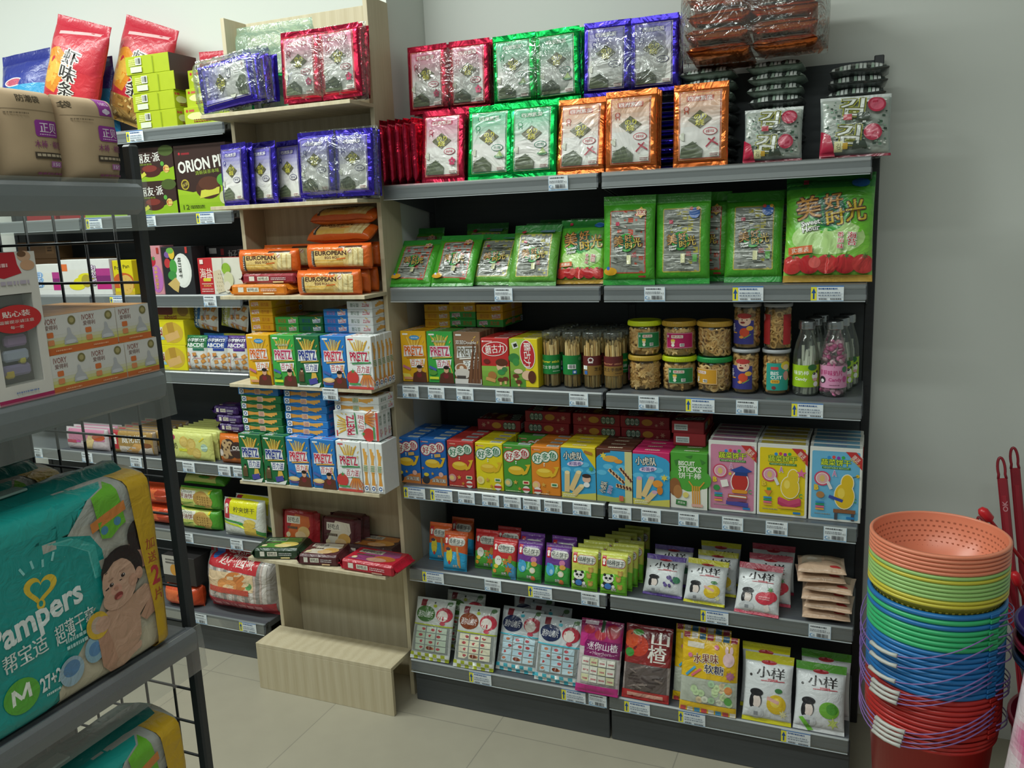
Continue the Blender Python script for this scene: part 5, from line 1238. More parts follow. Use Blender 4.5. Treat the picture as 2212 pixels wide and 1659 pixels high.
def cookie_jar(lidc, label, bis, seed, r=0.0415, h=0.087):
    b = MB(); b.lathe([(0.0, 0.0006), (r * 0.86, 0.0), (r * 0.94, 0.003), (r * 0.97, 0.008), (r * 0.95, 0.012), (r * 0.99, 0.017), (r, 0.022), (r, h - 0.022), (r * 0.97, h - 0.017), (r * 0.93, h - 0.014), (r * 0.93, h - 0.004)], 40, '#d8d8d0', JAR)
    l = MB(); l.lathe([(r * 0.9, h - 0.012), (r * 1.0, h - 0.0125), (r * 1.01, h - 0.010), (r * 1.01, h - 0.002), (r * 0.985, h), (r * 0.9, h + 0.0003), (r * 0.87, h - 0.0016), (0.0, h - 0.0016)], 40, lidc, PLAS)
    for i in range(60):
        t = R(6 * i); l.box(-0.0003, 0.0003, -0.0008, 0.0, h - 0.011, h - 0.003, lidc, PLAS, 0, Matrix.Rotation(t, 4, 'Z') @ Matrix.Translation((0, -r * 1.008, 0)))
    ps = [part('jar', b.mesh('jar')), part('biscuits', biscuits(r, 0.003, h - 0.016, bis, 150, seed), kind='stuff'), part('lid', l.mesh('lid'))]
    if label:
        c, a0, a1 = label; m = MB(); z0, z1 = 0.022, 0.06
        a = P(R(a1 - a0) * r, z1 - z0); a.rect(0, 0, 1, 1, c); a.frame(0.01, 0.02, 0.99, 0.98, 0.025, lerp(hx(c), (1, 1, 1), 0.4))
        a.rect(0.2, 0.66, 0.62, 0.86, '#dcd2c4', r=0.05); a.text('饼之元', 0.23, 0.69, 0.57, 0.84, '#b83a3c', b=0.03)
        a.ell(0.26, 0.42, 0.07, 0.16, '#e0c8a8'); a.ell(0.26, 0.52, 0.08, 0.08, '#d8b84a'); a.ell(0.26, 0.2, 0.06, 0.1, '#e2e0d4'); a.rect(0.5, 0.12, 0.66, 0.32, '#dcdcd6'); a.barcode(0.51, 0.16, 0.65, 0.3, '#4a4a48', 3, 9)
        a.rect(0.05, 0.7, 0.12, 0.86, lerp(hx(c), (1, 1, 1), 0.35))
        cyl_art(m, a, CARD, r * 1.002, z0, z1, a0, a1)
        m.lathe([(r * 1.002, z0), (r * 1.002, z1)], 24, c, CARD, True, None, R(a0), R(a1))
        ps.append(part('label', m.mesh('label')))
    return Kit('biscuit_jar', 'jar', ps)
CJ = {1: cookie_jar('#c2d024', ('#1f7a44', -100, -20), 'bean', 1), 2: cookie_jar('#b08c34', ('#b01c58', -125, -30), 'star', 2), 3: cookie_jar('#b8923a', None, 'ring', 3),
      4: cookie_jar('#b8983a', ('#b01c58', -172, -150), 'star', 4), 5: cookie_jar('#b8c822', ('#1f7a44', -118, -28), 'bean', 5), 6: cookie_jar('#1f8a44', ('#c8922a', -170, -72), 'mix', 6)}
def biscuit_can(kind, seed, r=0.0315, h=0.109):
    b = MB(); b.lathe([(0, 0.0005), (r * 0.9, 0), (r * 0.98, 0.003), (r, 0.008), (r, h - 0.008), (r * 0.98, h - 0.003)], 40, '#d8d8d0', JAR)
    l = MB(); l.lathe([(r * 0.9, h - 0.008), (r * 1.03, h - 0.009), (r * 1.05, h - 0.006), (r * 1.05, h - 0.001), (r * 1.0, h), (r * 0.96, h - 0.003), (0, h - 0.003)], 40, '#a8acb0', PLAS)
    m = MB(); z0, z1 = 0.012, 0.083
    if kind == 'blue':
        a0, a1 = -160, -55; c = '#38387e'; a = P(R(a1 - a0) * r, z1 - z0); a.rect(0, 0, 1, 0.8, c)
        a.ell(0.62, 0.78, 0.26, 0.17, '#dcb8a0'); a.ell(0.6, 0.95, 0.3, 0.09, '#b03a38'); a.ell(0.62, 0.4, 0.2, 0.15, '#c84a30'); a.ell(0.84, 0.54, 0.14, 0.08, '#d8a83a'); a.line(0.6, 0.2, 0.88, 0.34, 0.03, '#7a9a4a'); a.ell(0.5, 0.24, 0.1, 0.05, '#d88a3a')
        a.ell(0.55, 0.73, 0.1, 0.035, '#7a2a2a'); a.circ(0.53, 0.82, 0.02, '#2c2624'); a.circ(0.72, 0.82, 0.02, '#2c2624'); a.text('S', 0.03, 0.56, 0.18, 0.68, '#d8d8e4', b=0.05); a.text('IT', 0.03, 0.42, 0.22, 0.54, '#d8d8e4', b=0.05); a.rect(0.08, 0.36, 0.3, 0.4, '#d8a03a')
    elif kind == 'teal':
        a0, a1 = -128, -28; c = '#2f9a8c'; a = P(R(a1 - a0) * r, z1 - z0); a.rect(0, 0, 1, 0.92, c, r=0.05)
        a.text('BIS', 0.2, 0.52, 0.54, 0.64, '#dfe8e4', b=0.03); a.text('CUIT', 0.2, 0.38, 0.68, 0.5, '#dfe8e4', b=0.03); a.rect(0.2, 0.7, 0.52, 0.8, '#c84a4a', r=0.02); a.rect(0.2, 0.24, 0.58, 0.36, '#e0b03a', r=0.05); a.text('香葱味', 0.26, 0.265, 0.52, 0.335, '#7a4a1c')
        a.ell(0.84, 0.84, 0.22, 0.14, '#d8c03a'); a.ell(0.86, 0.78, 0.14, 0.1, '#e0c0a8'); a.ell(0.86, 0.5, 0.13, 0.16, '#c88a8a'); a.ell(0.34, 0.09, 0.09, 0.06, '#7a3a3a')
    else:
        a0, a1 = -190, -118; c = '#b83030'; a = P(R(a1 - a0) * r, z1 - z0); a.rect(0, 0, 1, 1, c); a.ell(0.3, 0.88, 0.3, 0.12, '#d8a8a8'); a.ell(0.1, 0.5, 0.25, 0.12, '#2f9a5a'); a.ell(0.2, 0.14, 0.2, 0.06, '#3a6ab0')
    cyl_art(m, a, CARD, r * 1.002, z0, z1, a0, a1)
    if kind == 'red': m.lathe([(r * 1.003, z0), (r * 1.003, z1)], 8, '#b02c30', CARD, True, None, R(-62), R(-20))
    return Kit('biscuit_can', 'can', [part('canister', b.mesh('canister')), part('biscuits', biscuits(r, 0.003, h - 0.012, 'bean' if kind != 'red' else 'ring', 130, seed), kind='stuff'), part('lid', l.mesh('lid')), part('label', m.mesh('label'))])
BC = {'blue': biscuit_can('blue', 11), 'teal': biscuit_can('teal', 12), 'red': biscuit_can('red', 13)}
def stick_jar(kind, seed, rot=0, r=0.0237, h=0.146):
    b = MB(); b.lathe([(0, 0.0005), (r * 0.85, 0), (r * 0.96, 0.003), (r, 0.01), (r * 0.985, 0.03), (r, 0.032), (r, h - 0.026), (r * 0.96, h - 0.02), (r * 0.96, h - 0.016)], 36, '#d8d8d0', JAR)
    l = MB(); l.lathe([(r * 0.96, h - 0.017), (r * 1.02, h - 0.016), (r * 1.02, h - 0.003), (r * 0.98, h), (0, h - 0.0008)], 36, '#c8ccc8', GLASS)
    l.lathe([(r * 0.8, h - 0.002), (r * 0.85, h + 0.0012), (r * 0.9, h - 0.002)], 36, '#c0c4c0', GLASS)
    s = MB(); rd = random.Random(seed)
    for k in range(46):
        t = rd.uniform(0, 360); q = r * 0.84 * math.sqrt(rd.uniform(0.25, 1)); hh = rd.uniform(0.1, 0.124)
        s.tube([(q * math.cos(R(t)), q * math.sin(R(t)), 0.004), (q * math.cos(R(t + rd.uniform(-22, 22))) * 0.97, q * math.sin(R(t + rd.uniform(-22, 22))) * 0.97, hh)], 0.0024, rd.choice(('#dcc286', '#d2b272', '#e4ce94', '#caa664')), FOOD, 6)
    m = MB(); z0, z1 = 0.036, 0.086
    c = '#1c7a38' if kind == 'green' else '#5e2424'
    a = P(math.pi * 2 * r, z1 - z0); a.rect(0, 0, 1, 1, c)
    if kind == 'green':
        a.text('Finger stick', 0.05, 0.55, 0.42, 0.72, '#d2c83a', b=0.04); a.text('芝士手指棒', 0.06, 0.27, 0.4, 0.45, '#dfe6d8', b=0.02); a.fineprint(0.28, 0.12, 0.42, 0.18, 1, '#cfe0cc', 2); a.rect(0.6, 0.3, 0.74, 0.54, '#dfe2de'); a.barcode(0.61, 0.34, 0.73, 0.52, '#333', 3, 10); a.rect(0.68, 0.05, 0.75, 0.24, '#3a6ab0'); a.ell(0.715, 0.145, 0.02, 0.06, '#dfe2ee'); a.ell(0.82, 0.82, 0.04, 0.1, '#4a8a58')
    else:
        a.rect(0, 0, 1, 0.5, '#8a6a34'); a.text('Finger stick', 0.05, 0.54, 0.42, 0.68, '#b87a5a', b=0.03); a.text('芝士手指棒', 0.06, 0.24, 0.42, 0.42, '#33261c', b=0.02); a.fineprint(0.28, 0.1, 0.42, 0.16, 1, '#4a3a28', 2)
        a.ell(0.74, 0.8, 0.05, 0.13, '#d8d0cc'); a.ell(0.74, 0.8, 0.03, 0.08, c); a.rect(0.7, 0.64, 0.78, 0.69, '#d8d0cc'); a.text('芝士', 0.8, 0.24, 0.93, 0.42, '#33261c', b=0.02); a.rect(0.62, 0.05, 0.68, 0.24, '#3a6ab0'); a.rect(0.6, 0.3, 0.68, 0.5, '#dfe2de')
    cyl_art(m, a, CARD, r * 1.003, z0, z1, -165 + rot, 195 + rot, 30)
    m.lathe([(r * 1.003, z0), (r * 1.003, z1)], 36, c, CARD)
    return Kit('stick_biscuit_jar', 'jar', [part('canister', b.mesh('canister')), part('biscuit_sticks', s.mesh('biscuit_sticks'), kind='stuff'), part('label', m.mesh('label')), part('lid', l.mesh('lid'))])
SJ = [stick_jar('green', 21, 0), stick_jar('green', 22, -150), stick_jar('brown', 23, -185), stick_jar('brown', 24, 0)]
def candy_bottle(kind, seed, r=0.0295, h=0.177):
    b = MB(); b.lathe([(0, 0.0005), (r * 0.86, 0), (r * 0.97, 0.004), (r, 0.01), (r, 0.08), (r * 0.97, 0.1), (r * 0.82, 0.122), (r * 0.6, 0.142), (r * 0.52, 0.15), (r * 0.52, h - 0.018)], 40, '#d8dcd8', GLASS)
    l = MB(); l.lathe([(r * 0.5, h - 0.022), (r * 0.64, h - 0.021), (r * 0.66, h - 0.018), (r * 0.63, h - 0.015), (r * 0.66, h - 0.012), (r * 0.64, h - 0.004), (r * 0.6, h), (0, h)], 36, '#a4a8aa', METALC)
    m = MB(); z0, z1 = 0.022, 0.074; c = '#9cc422' if kind == 'green' else '#d492b4'
    a = P(2 * math.pi * r, z1 - z0); a.rect(0, 0, 1, 1, c)
    if kind == 'green': a.text('味奶棒', 0.1, 0.55, 0.3, 0.75, '#e8efd8', b=0.03); a.text('Candy', 0.12, 0.26, 0.28, 0.44, '#eaf0d8', b=0.03); a.ell(0.345, 0.9, 0.06, 0.14, '#2f6a3a'); a.ell(0.38, 0.5, 0.045, 0.16, '#e8eae6'); a.ell(0.365, 0.62, 0.02, 0.06, '#2a2c2c'); a.ell(0.38, 0.35, 0.035, 0.07, '#d8a8a8'); a.ell(0.39, 0.14, 0.035, 0.12, '#e4e6e4'); a.ell(0.41, 0.7, 0.015, 0.06, '#2a2c2c')
    else: a.text('草莓味奶片', 0.07, 0.56, 0.37, 0.8, '#b02a6a', b=0.03); a.text('Candy', 0.2, 0.26, 0.36, 0.46, '#b83a7a', b=0.02); a.fineprint(0.21, 0.1, 0.34, 0.16, 1, '#8a4a6a', 3); a.ell(0.12, 0.36, 0.045, 0.16, '#2c2a2c'); a.ell(0.12, 0.32, 0.025, 0.08, '#e4e0e2'); a.ell(0.4, 0.84, 0.04, 0.14, '#4a7a5a'); a.ell(0.4, 0.4, 0.03, 0.14, '#c04a8a')
    cyl_art(m, a, CARD, r * 1.003, z0, z1, -180, 180, 32)
    m.lathe([(r * 1.003, z0), (r * 1.003, z1)], 40, c, CARD)
    s = MB(); rd = random.Random(seed)
    if kind == 'green':
        for k in range(16):
            t = rd.uniform(0, 360); q = r * 0.75 * math.sqrt(rd.uniform(0.1, 1)); s.tube([(q * math.cos(R(t)), q * math.sin(R(t)), 0.004), (q * 0.7 * math.cos(R(t + 20)), q * 0.7 * math.sin(R(t + 20)), rd.uniform(0.08, 0.118))], 0.0036, rd.choice(('#d4d8c4', '#c8ccba', '#dcdfd0')), PLAS, 7)
    else:
        for k in range(110):
            t = rd.uniform(0, 360); z = rd.uniform(0.006, 0.125); q = (r * 0.86 if z < 0.095 else r * 0.62) * math.sqrt(rd.uniform(0.4, 1))
            s.lathe([(0, -0.0016), (0.0062, -0.0016), (0.0062, 0.0016), (0, 0.0016)], 10, rd.choice(('#d87aa4', '#e0a8bc', '#cc5a90', '#e4c0c8')), PLAS, True, loc(q * math.cos(R(t)), q * math.sin(R(t)), z, rd.uniform(0, 180), rd.uniform(0, 180), 0))
    return Kit('candy_bottle', 'bottle', [part('bottle', b.mesh('bottle')), part('sweets', s.mesh('sweets'), kind='stuff'), part('cap', l.mesh('cap')), part('label', m.mesh('label'))])
CB = {'green': candy_bottle('green', 31), 'pink': candy_bottle('pink', 32)}

# ------------------------------------------------------------------ goods of the left-hand shelving
def chipsart(kind, w, h):
    a = P(w, h)
    if kind == 'blue':
        shade(a, 0, 0, 1, 0.62, '#1f8ac0', '#2f96c8', 3); shade(a, 0, 0.62, 1, 1, '#2c3a90', '#262f80', 3); a.ell(0.5, 0.62, 0.55, 0.12, '#2c3a90', a0=0, a1=180)
        a.ell(0.4, 0.66, 0.2, 0.05, '#e0d8d8'); a.ell(0.4, 0.66, 0.175, 0.038, '#c05a70'); a.ell(0.5, 0.32, 0.22, 0.1, '#58b0d8')
        a.poly([(0.42, 0.3), (0.6, 0.52), (0.7, 0.28)], '#a06a80'); a.ell(0.56, 0.27, 0.15, 0.07, '#b08090')
        for k in range(5): a.line(0.46 + 0.05 * k, 0.24, 0.4 + 0.09 * k, 0.1, 0.02, '#c0a0aa')
    else:
        shade(a, 0, 0.3, 1, 1, '#c8323c', '#b82a3c', 3); a.poly([(0.0, 0.35), (0.35, 0.3), (0.62, 0.6), (0.3, 0.72), (0, 0.65)], '#d88a2c'); a.poly([(0.02, 0.4), (0.3, 0.36), (0.46, 0.55), (0.2, 0.62), (0.0, 0.56)], '#e0b04a')
        a.rect(0.2, 0.86, 0.9, 0.89, '#d8b0b0', rot=8); a.ell(0.26, 0.76, 0.14, 0.05, '#c85a60')
        for ch, y in (('虾', 0.64), ('味', 0.5), ('条', 0.35)): a.text(ch, 0.44, y - 0.07, 0.72, y + 0.07, '#2c2624', b=0.04, o='#d8d4cc', ow=0.08, rot=-6)
        shade(a, 0, 0, 1, 0.26, '#b08a4a', '#a87a3c', 2); rd = random.Random(3)
        for k in range(40): x, y = rd.uniform(0.02, 0.85), rd.uniform(0.02, 0.25); a.line(x, y, x + rd.uniform(-0.1, 0.14), y + rd.uniform(-0.04, 0.05), 0.022, rd.choice(('#d2b06a', '#c09850', '#dcc080', '#8a642c')))
    return a
CHP = {'blue': bag('crisps_bag', 0.21, 0.28, 0.07, '#2c3a90', chipsart('blue', 0.21, 0.28), top='#2c3a90', bottom='#1f8ac0', cat='crisps bag', p=2.4, q=2.4, vb=0.05, vt=0.9, seed=71, amp=0.004, pinch=0.04),
       'red': bag('crisps_bag', 0.2, 0.3, 0.08, '#c02f3a', chipsart('red', 0.2, 0.3), top='#b83040', bottom='#c02f3a', cat='crisps bag', p=2.4, q=2.4, vb=0.04, vt=0.92, seed=72, amp=0.004, pinch=0.05)}
a = P(0.168, 0.054); a.fineprint(0.08, 0.45, 0.24, 0.85, 4, '#dfe48a', 3, 0.7); a.rect(0.24, 0.5, 0.38, 0.9, '#dfe0d8'); a.barcode(0.25, 0.56, 0.37, 0.86, '#50524a', 4, 10); a.rect(0.12, 0.12, 0.38, 0.42, '#d4d8c4'); a.rect(0.62, 0.05, 0.64, 0.95, '#9aae1c')
sdy = P(0.2, 0.054); sdy.circ(0.06, 0.8, 0.08, '#c03a3a'); sdy.rect(0.1, 0.74, 0.2, 0.86, '#c05a4a'); sdy.ell(0.24, 0.5, 0.18, 0.2, '#dfe49a'); sdy.fineprint(0.18, 0.15, 0.5, 0.35, 2, '#8a3a2c', 3)
LIME = carton('pie_box', 0.168, 0.12, 0.054, '#aaba24', {'front': a, 'right': sdy})
bk = P(0.12, 0.054); bk.rect(0, 0, 1, 1, '#3a2a26')
LIMEX = carton('pie_box', 0.168, 0.12, 0.054, '#aaba24', {'front': a, 'right': bk})
LIMES = carton('pie_box', 0.2, 0.09, 0.054, '#aaba24', {'front': sdy})
def pieart(big, w, h):
    a = P(w, h)
    if big:
        shade(a, 0, 0, 1, 0.4, '#8ab022', '#9abc2c', 3); a.poly([(0, 0.36), (0.3, 0.3), (1, 0.42), (1, 1), (0, 1)], '#3a2824'); a.circ(0.1, 0.88, 0.02, '#b8303a'); a.rect(0.14, 0.86, 0.3, 0.89, '#8a2a30')
        a.text('ORION PIE', 0.05, 0.62, 0.98, 0.8, '#e0dfd8', b=0.03, rot=5); a.text('清新抹茶本味', 0.38, 0.56, 0.84, 0.62, '#8aa03a', b=0.01, rot=3)
        a.ell(0.6, 0.34, 0.24, 0.15, '#4a2c22'); a.poly([(0.42, 0.2), (0.8, 0.26), (0.82, 0.36), (0.46, 0.32)], '#c8c84a'); a.ell(0.62, 0.42, 0.2, 0.1, '#5a3628'); a.ell(0.9, 0.46, 0.12, 0.09, '#5aa040'); a.circ(0.16, 0.42, 0.08, '#b0a03a'); a.circ(0.16, 0.42, 0.06, '#4a3a24'); a.text('抹茶', 0.1, 0.395, 0.22, 0.445, '#c8b85a', rot=20)
        a.circ(0.9, 0.2, 0.1, '#c8cc9a'); a.text('12', 0.08, 0.05, 0.2, 0.12, '#4a5a1c'); a.fineprint(0.22, 0.06, 0.5, 0.11, 2, '#4a5a1c', 3)
    else:
        a.rect(0, 0, 1, 1, '#3a2824'); a.poly([(0, 0), (1, 0), (1, 0.4), (0.6, 0.2), (0.25, 0.35), (0, 0.3)], '#8ab022'); a.ell(0.86, 0.88, 0.16, 0.16, '#4a5a2c'); a.circ(0.76, 0.5, 0.07, '#5aa040')
        a.text('好丽友·派', 0.05, 0.56, 0.72, 0.84, '#e0dfd8', b=0.04, rot=2); a.text('清新抹茶味', 0.24, 0.48, 0.54, 0.54, '#8aa03a')
        a.ell(0.5, 0.3, 0.22, 0.18, '#4a2420'); a.ell(0.48, 0.38, 0.16, 0.1, '#7a342c'); a.poly([(0.18, 0.1), (0.36, 0.3), (0.4, 0.2), (0.24, 0.06)], '#c8c84a'); a.circ(0.84, 0.34, 0.12, '#d8c06a'); a.text('仁', 0.78, 0.26, 0.9, 0.42, '#b8352c', b=0.05)
    return a
PIES = carton('pie_box', 0.185, 0.14, 0.101, '#3a2824', {'front': pieart(False, 0.185, 0.101)})
PIEB = carton('pie_box', 0.2, 0.14, 0.2, '#3a2824', {'front': pieart(True, 0.2, 0.2)})
def c1(w, h, fn): a = P(w, h); fn(a); return a
BXP = carton('biscuit_carton', 0.098, 0.06, 0.155, '#c88a92', {'front': c1(0.098, 0.155, lambda a: (a.star(0.35, 0.93, 0.05, '#e6e4d8', 6), a.rect(0.42, 0.86, 0.6, 1, '#2f8a4a'), a.ell(0.52, 0.68, 0.24, 0.11, '#b8283a'), a.star(0.68, 0.74, 0.06, '#3a8a44', 6), a.poly([(0.05, 0.45), (0.4, 0.55), (0.5, 0.1), (0.2, 0.05)], '#d8a030'), a.ell(0.74, 0.32, 0.26, 0.28, '#b46ab0'), [a.text(ch, 0.66, y, 0.8, y + 0.07, '#e0b83a', b=0.02) for ch, y in zip('草莓夹层饼干', (0.5, 0.42, 0.34, 0.26, 0.18, 0.1))], a.rect(0.84, 0.84, 0.94, 0.96, '#a8342c')))})
BXV = carton('biscuit_carton', 0.125, 0.06, 0.15, '#26272a', {'front': c1(0.125, 0.15, lambda a: (a.ell(0.64, 0.5, 0.3, 0.36, '#d8dad4'), a.ell(0.6, 0.5, 0.27, 0.31, '#e2e4de'), a.ell(0.2, 0.84, 0.1, 0.07, '#7a5a9a'), a.ell(0.34, 0.86, 0.1, 0.12, '#d8b83a'), a.ell(0.18, 0.66, 0.1, 0.1, '#b8383a'), a.ell(0.36, 0.58, 0.12, 0.16, '#4a9a44'), a.ell(0.3, 0.92, 0.12, 0.06, '#6aa84a'), a.ell(0.3, 0.4, 0.14, 0.1, '#3f8a44'), a.poly([(0.12, 0.22), (0.4, 0.36), (0.52, 0.24), (0.44, 0.04), (0.3, 0.1)], '#c8ac68'), [a.text(ch, 0.52, y, 0.64, y + 0.09, '#2c302c', b=0.03, rot=-90) for ch, y in zip('梳打饼干', (0.68, 0.57, 0.46, 0.35))], a.rect(0.8, 0.86, 0.87, 0.99, '#b83a34')))})
BXS = carton('soda_biscuit_carton', 0.17, 0.055, 0.112, '#b82c30', {'front': c1(0.17, 0.112, lambda a: (a.rect(0.34, 0, 1, 1, '#d6d4c6'), a.text('海盐', 0.04, 0.44, 0.32, 0.72, '#ecdcd0', b=0.03), a.rect(0.1, 0.36, 0.28, 0.45, '#d8c83a', r=0.03), a.text('SODA', 0.1, 0.21, 0.28, 0.26, '#e0b060', b=0.03), a.rect(0.06, 0.28, 0.32, 0.3, '#e0c0b0'), a.fineprint(0.05, 0.05, 0.32, 0.17, 2, '#e0b0a8', 3), a.rect(0.06, 0.84, 0.14, 0.96, '#e8d8d0'), a.rect(0.38, 0.05, 0.56, 0.66, '#cfc2a4', rot=12), [a.circ(0.4 + 0.05 * (k % 3) + 0.02 * (k // 3), 0.12 + 0.11 * (k // 3), 0.014, '#a89878') for k in range(15)], a.ell(0.66, 0.7, 0.1, 0.16, '#8ab03a'), a.ell(0.7, 0.4, 0.11, 0.22, '#c8c8a0'), a.ell(0.66, 0.2, 0.08, 0.16, '#d8d0bc'), a.line(0.58, 0.7, 0.6, 1.0, 0.012, '#3a3a34')))})
BXK = carton('dark_pie_carton', 0.21, 0.08, 0.145, '#232426', {'front': c1(0.21, 0.145, lambda a: (a.text('好丽友', 0.42, 0.72, 0.96, 0.94, '#8a8a88', b=0.03, rot=6), a.rect(0.06, 0.84, 0.2, 0.96, '#9a9c9a'), a.rect(0.28, 0.8, 0.34, 0.94, '#7a2a2c')))})
BXY = carton('cracker_carton', 0.085, 0.05, 0.112, '#d2c41c', {'front': c1(0.085, 0.112, lambda a: (a.text('Pop Pan', 0.1, 0.72, 0.86, 0.86, '#33301c', b=0.01, rot=6), a.ell(0.5, 0.44, 0.5, 0.2, '#c05a28'), a.rect(0, 0.2, 1, 0.44, '#c05a28'), a.rect(0, 0.0, 1, 0.1, '#c8a82c'), a.ell(0.62, 0.3, 0.36, 0.28, '#d2ac5a'), [a.circ(0.62 + 0.24 * math.cos(R(45 * k)), 0.3 + 0.16 * math.sin(R(45 * k)), 0.012, '#a8803a') for k in range(8)])), 'left': c1(0.05, 0.112, lambda a: (a.rect(0, 0, 1, 1, '#b8302c'), a.rect(0, 0, 1, 0.5, '#d8a82c')))})
def purpart(first):
    def fn(a):
        a.rect(0, 0.18, 1, 0.72, '#d4d4cc'); a.rect(0.72, 0.16, 1, 0.74, '#a83a80'); a.rect(0.72, 0.16, 1, 0.36, '#b82a78'); a.rect(0.72, 0.36, 1, 0.54, '#7a2a6a')
        if first: [a.ell(0.2, y, 0.16, 0.1, '#8ab0d8') for y in (0.66, 0.5, 0.34)]; [a.text(ch, 0.12, y - 0.07, 0.28, y + 0.07, '#dfe8f0', b=0.02, o='#5a8ac0', ow=0.05) for ch, y in zip('日式饼', (0.66, 0.5, 0.34))]
        else:
            a.rect(0.04, 0.68, 0.16, 0.88, '#d8703a'); [a.ell(0.32 + 0.1 * k, 0.26 + 0.12 * k, 0.16, 0.12, '#d8d024') for k in range(3)]; a.ell(0.52, 0.4, 0.1, 0.18, '#a89a34')
            [a.text(ch, 0.6, y - 0.08, 0.72, y + 0.08, '#e8e0ec', b=0.02, o='#5a2a5c', ow=0.06) for ch, y in zip('肉松卷', (0.76, 0.56, 0.36))]
    return fn
BXW1 = carton('roll_biscuit_carton', 0.12, 0.05, 0.105, '#d4d6d2', {'front': c1(0.12, 0.105, purpart(True))})
BXW2 = carton('roll_biscuit_carton', 0.23, 0.05, 0.118, '#d6d8d4', {'front': c1(0.23, 0.112, purpart(False))})
BXB = carton('kraft_carton', 0.2, 0.06, 0.06, '#7a5c3c', {'front': c1(0.2, 0.06, lambda a: (a.rect(0.7, 0.3, 0.9, 0.8, '#8c6a46'), a.fineprint(0.74, 0.4, 0.86, 0.7, 2, '#4a3624', 4)))})
BXR = carton('red_carton', 0.14, 0.06, 0.09, '#8a2024', {'front': c1(0.14, 0.09, lambda a: (a.rect(0.1, 0.2, 0.9, 0.4, '#a83a34'), a.fineprint(0.1, 0.6, 0.8, 0.8, 2, '#c87a6a', 3)))})
NAB = carton('wafer_carton', 0.14, 0.07, 0.082, '#d8cc1c', {'front': c1(0.14, 0.082, lambda a: (a.ell(0.64, 0.5, 0.32, 0.42, '#c8a83a'), a.rect(0.42, 0.2, 0.84, 0.5, '#d2aa6a', rot=18), a.rect(0.5, 0.5, 0.7, 0.9, '#b08a34', rot=8), a.poly([(0.0, 0.3), (0.34, 0.36), (0.36, 0.72), (0.0, 0.68)], '#e0dcc4'), a.text('abati', 0.0, 0.38, 0.34, 0.68, '#8a2a28', b=0.04), a.poly([(0, 0.18), (0.4, 0.22), (0.36, 0.34), (0, 0.3)], '#8ab8c8'), a.rect(0, 0.86, 0.2, 1, '#b83a2c')))})
NABT = carton('wafer_carton', 0.14, 0.07, 0.045, '#b8a42a', {'front': c1(0.14, 0.045, lambda a: (a.rect(0.02, 0.3, 0.5, 0.95, '#6a2a22', r=0.2), a.text('abati', 0.22, 0.0, 0.6, 0.3, '#8a4a28', b=0.03), a.ell(0.8, 0.6, 0.16, 0.4, '#8a6a2a')))})
def abcart(c):
    def fn(a):
        a.rect(0, 0.66, 1, 1, c); a.rect(0.08, 0.79, 0.92, 0.94, lerp(hx(c), (0, 0, 0), 0.6)); a.text('小字饼123', 0.1, 0.82, 0.9, 0.92, '#e2e4e4', b=0.03); a.text('ABCDE', 0.08, 0.68, 0.9, 0.79, '#e6e8e6', b=0.05); a.rect(0.4, 0.58, 0.9, 0.65, lerp(hx(c), (0, 0, 0.2), 0.2))
        rd = random.Random(3)
        for k in range(9): x, y = 0.12 + 0.38 * (k % 3) + rd.uniform(-0.04, 0.04), 0.1 + 0.18 * (k // 3) + rd.uniform(-0.03, 0.03); a.rect(x - 0.09, y - 0.05, x + 0.09, y + 0.05, '#c88a44', rot=rd.uniform(-40, 40)); a.circ(x, y, 0.025, '#d8a45c')
        for k in range(5): a.line(rd.uniform(0.1, 0.8), rd.uniform(0.05, 0.5), rd.uniform(0.1, 0.9), rd.uniform(0.05, 0.5), 0.012, rd.choice(('#3a6ab0', '#b83a4a', '#4a4a48')))
    return fn
ABC = {k: bag('letter_biscuit_bag', 0.085, 0.115, 0.03, '#d2d4d0', c1(0.085, 0.115, abcart(c)), top=c, bottom='#d2d4d0', cat='biscuit bag', p=3, q=3, vb=0.05, vt=0.94, seed=80 + i, amp=0.002) for i, (k, c) in enumerate((('green', '#2f7a4a'), ('blue', '#2c4a9a'), ('purple', '#5a3a8a'), ('light blue', '#2c7ab8'), ('yellow', '#c8cc5a')))}
def longpack(name, c, art, w, h, t, cat='biscuit pack', seed=90, top=None): return bag(name, w, h, t, c, art, cat=cat, top=top or c, bottom=top or c, p=6, q=5, vb=0.03, vt=0.97, seed=seed, amp=0.0015, pinch=0.0)
COOK = longpack('cookie_pack', '#c2c45a', c1(0.19, 0.095, lambda a: (a.rect(0, 0, 1, 1, '#ccd07a'), a.circ(0.16, 0.8, 0.09, '#a83a5a'), [a.circ(x, y, 0.2, '#cdb058') for x, y in ((0.4, 0.66), (0.56, 0.6), (0.52, 0.4), (0.66, 0.28))], [a.circ(x, y, 0.15, '#d6bc6a') for x, y in ((0.4, 0.66), (0.56, 0.6), (0.66, 0.28))], a.ell(0.84, 0.5, 0.07, 0.14, '#a8c4b0'), a.text('牛奶', 0.04, 0.4, 0.24, 0.62, '#4a4a24', b=0.02), a.rect(0.28, 0.32, 0.46, 0.42, '#d0d03a'), a.line(0.74, 0.7, 0.84, 0.84, 0.05, '#d8c83a'))), 0.19, 0.095, 0.022)
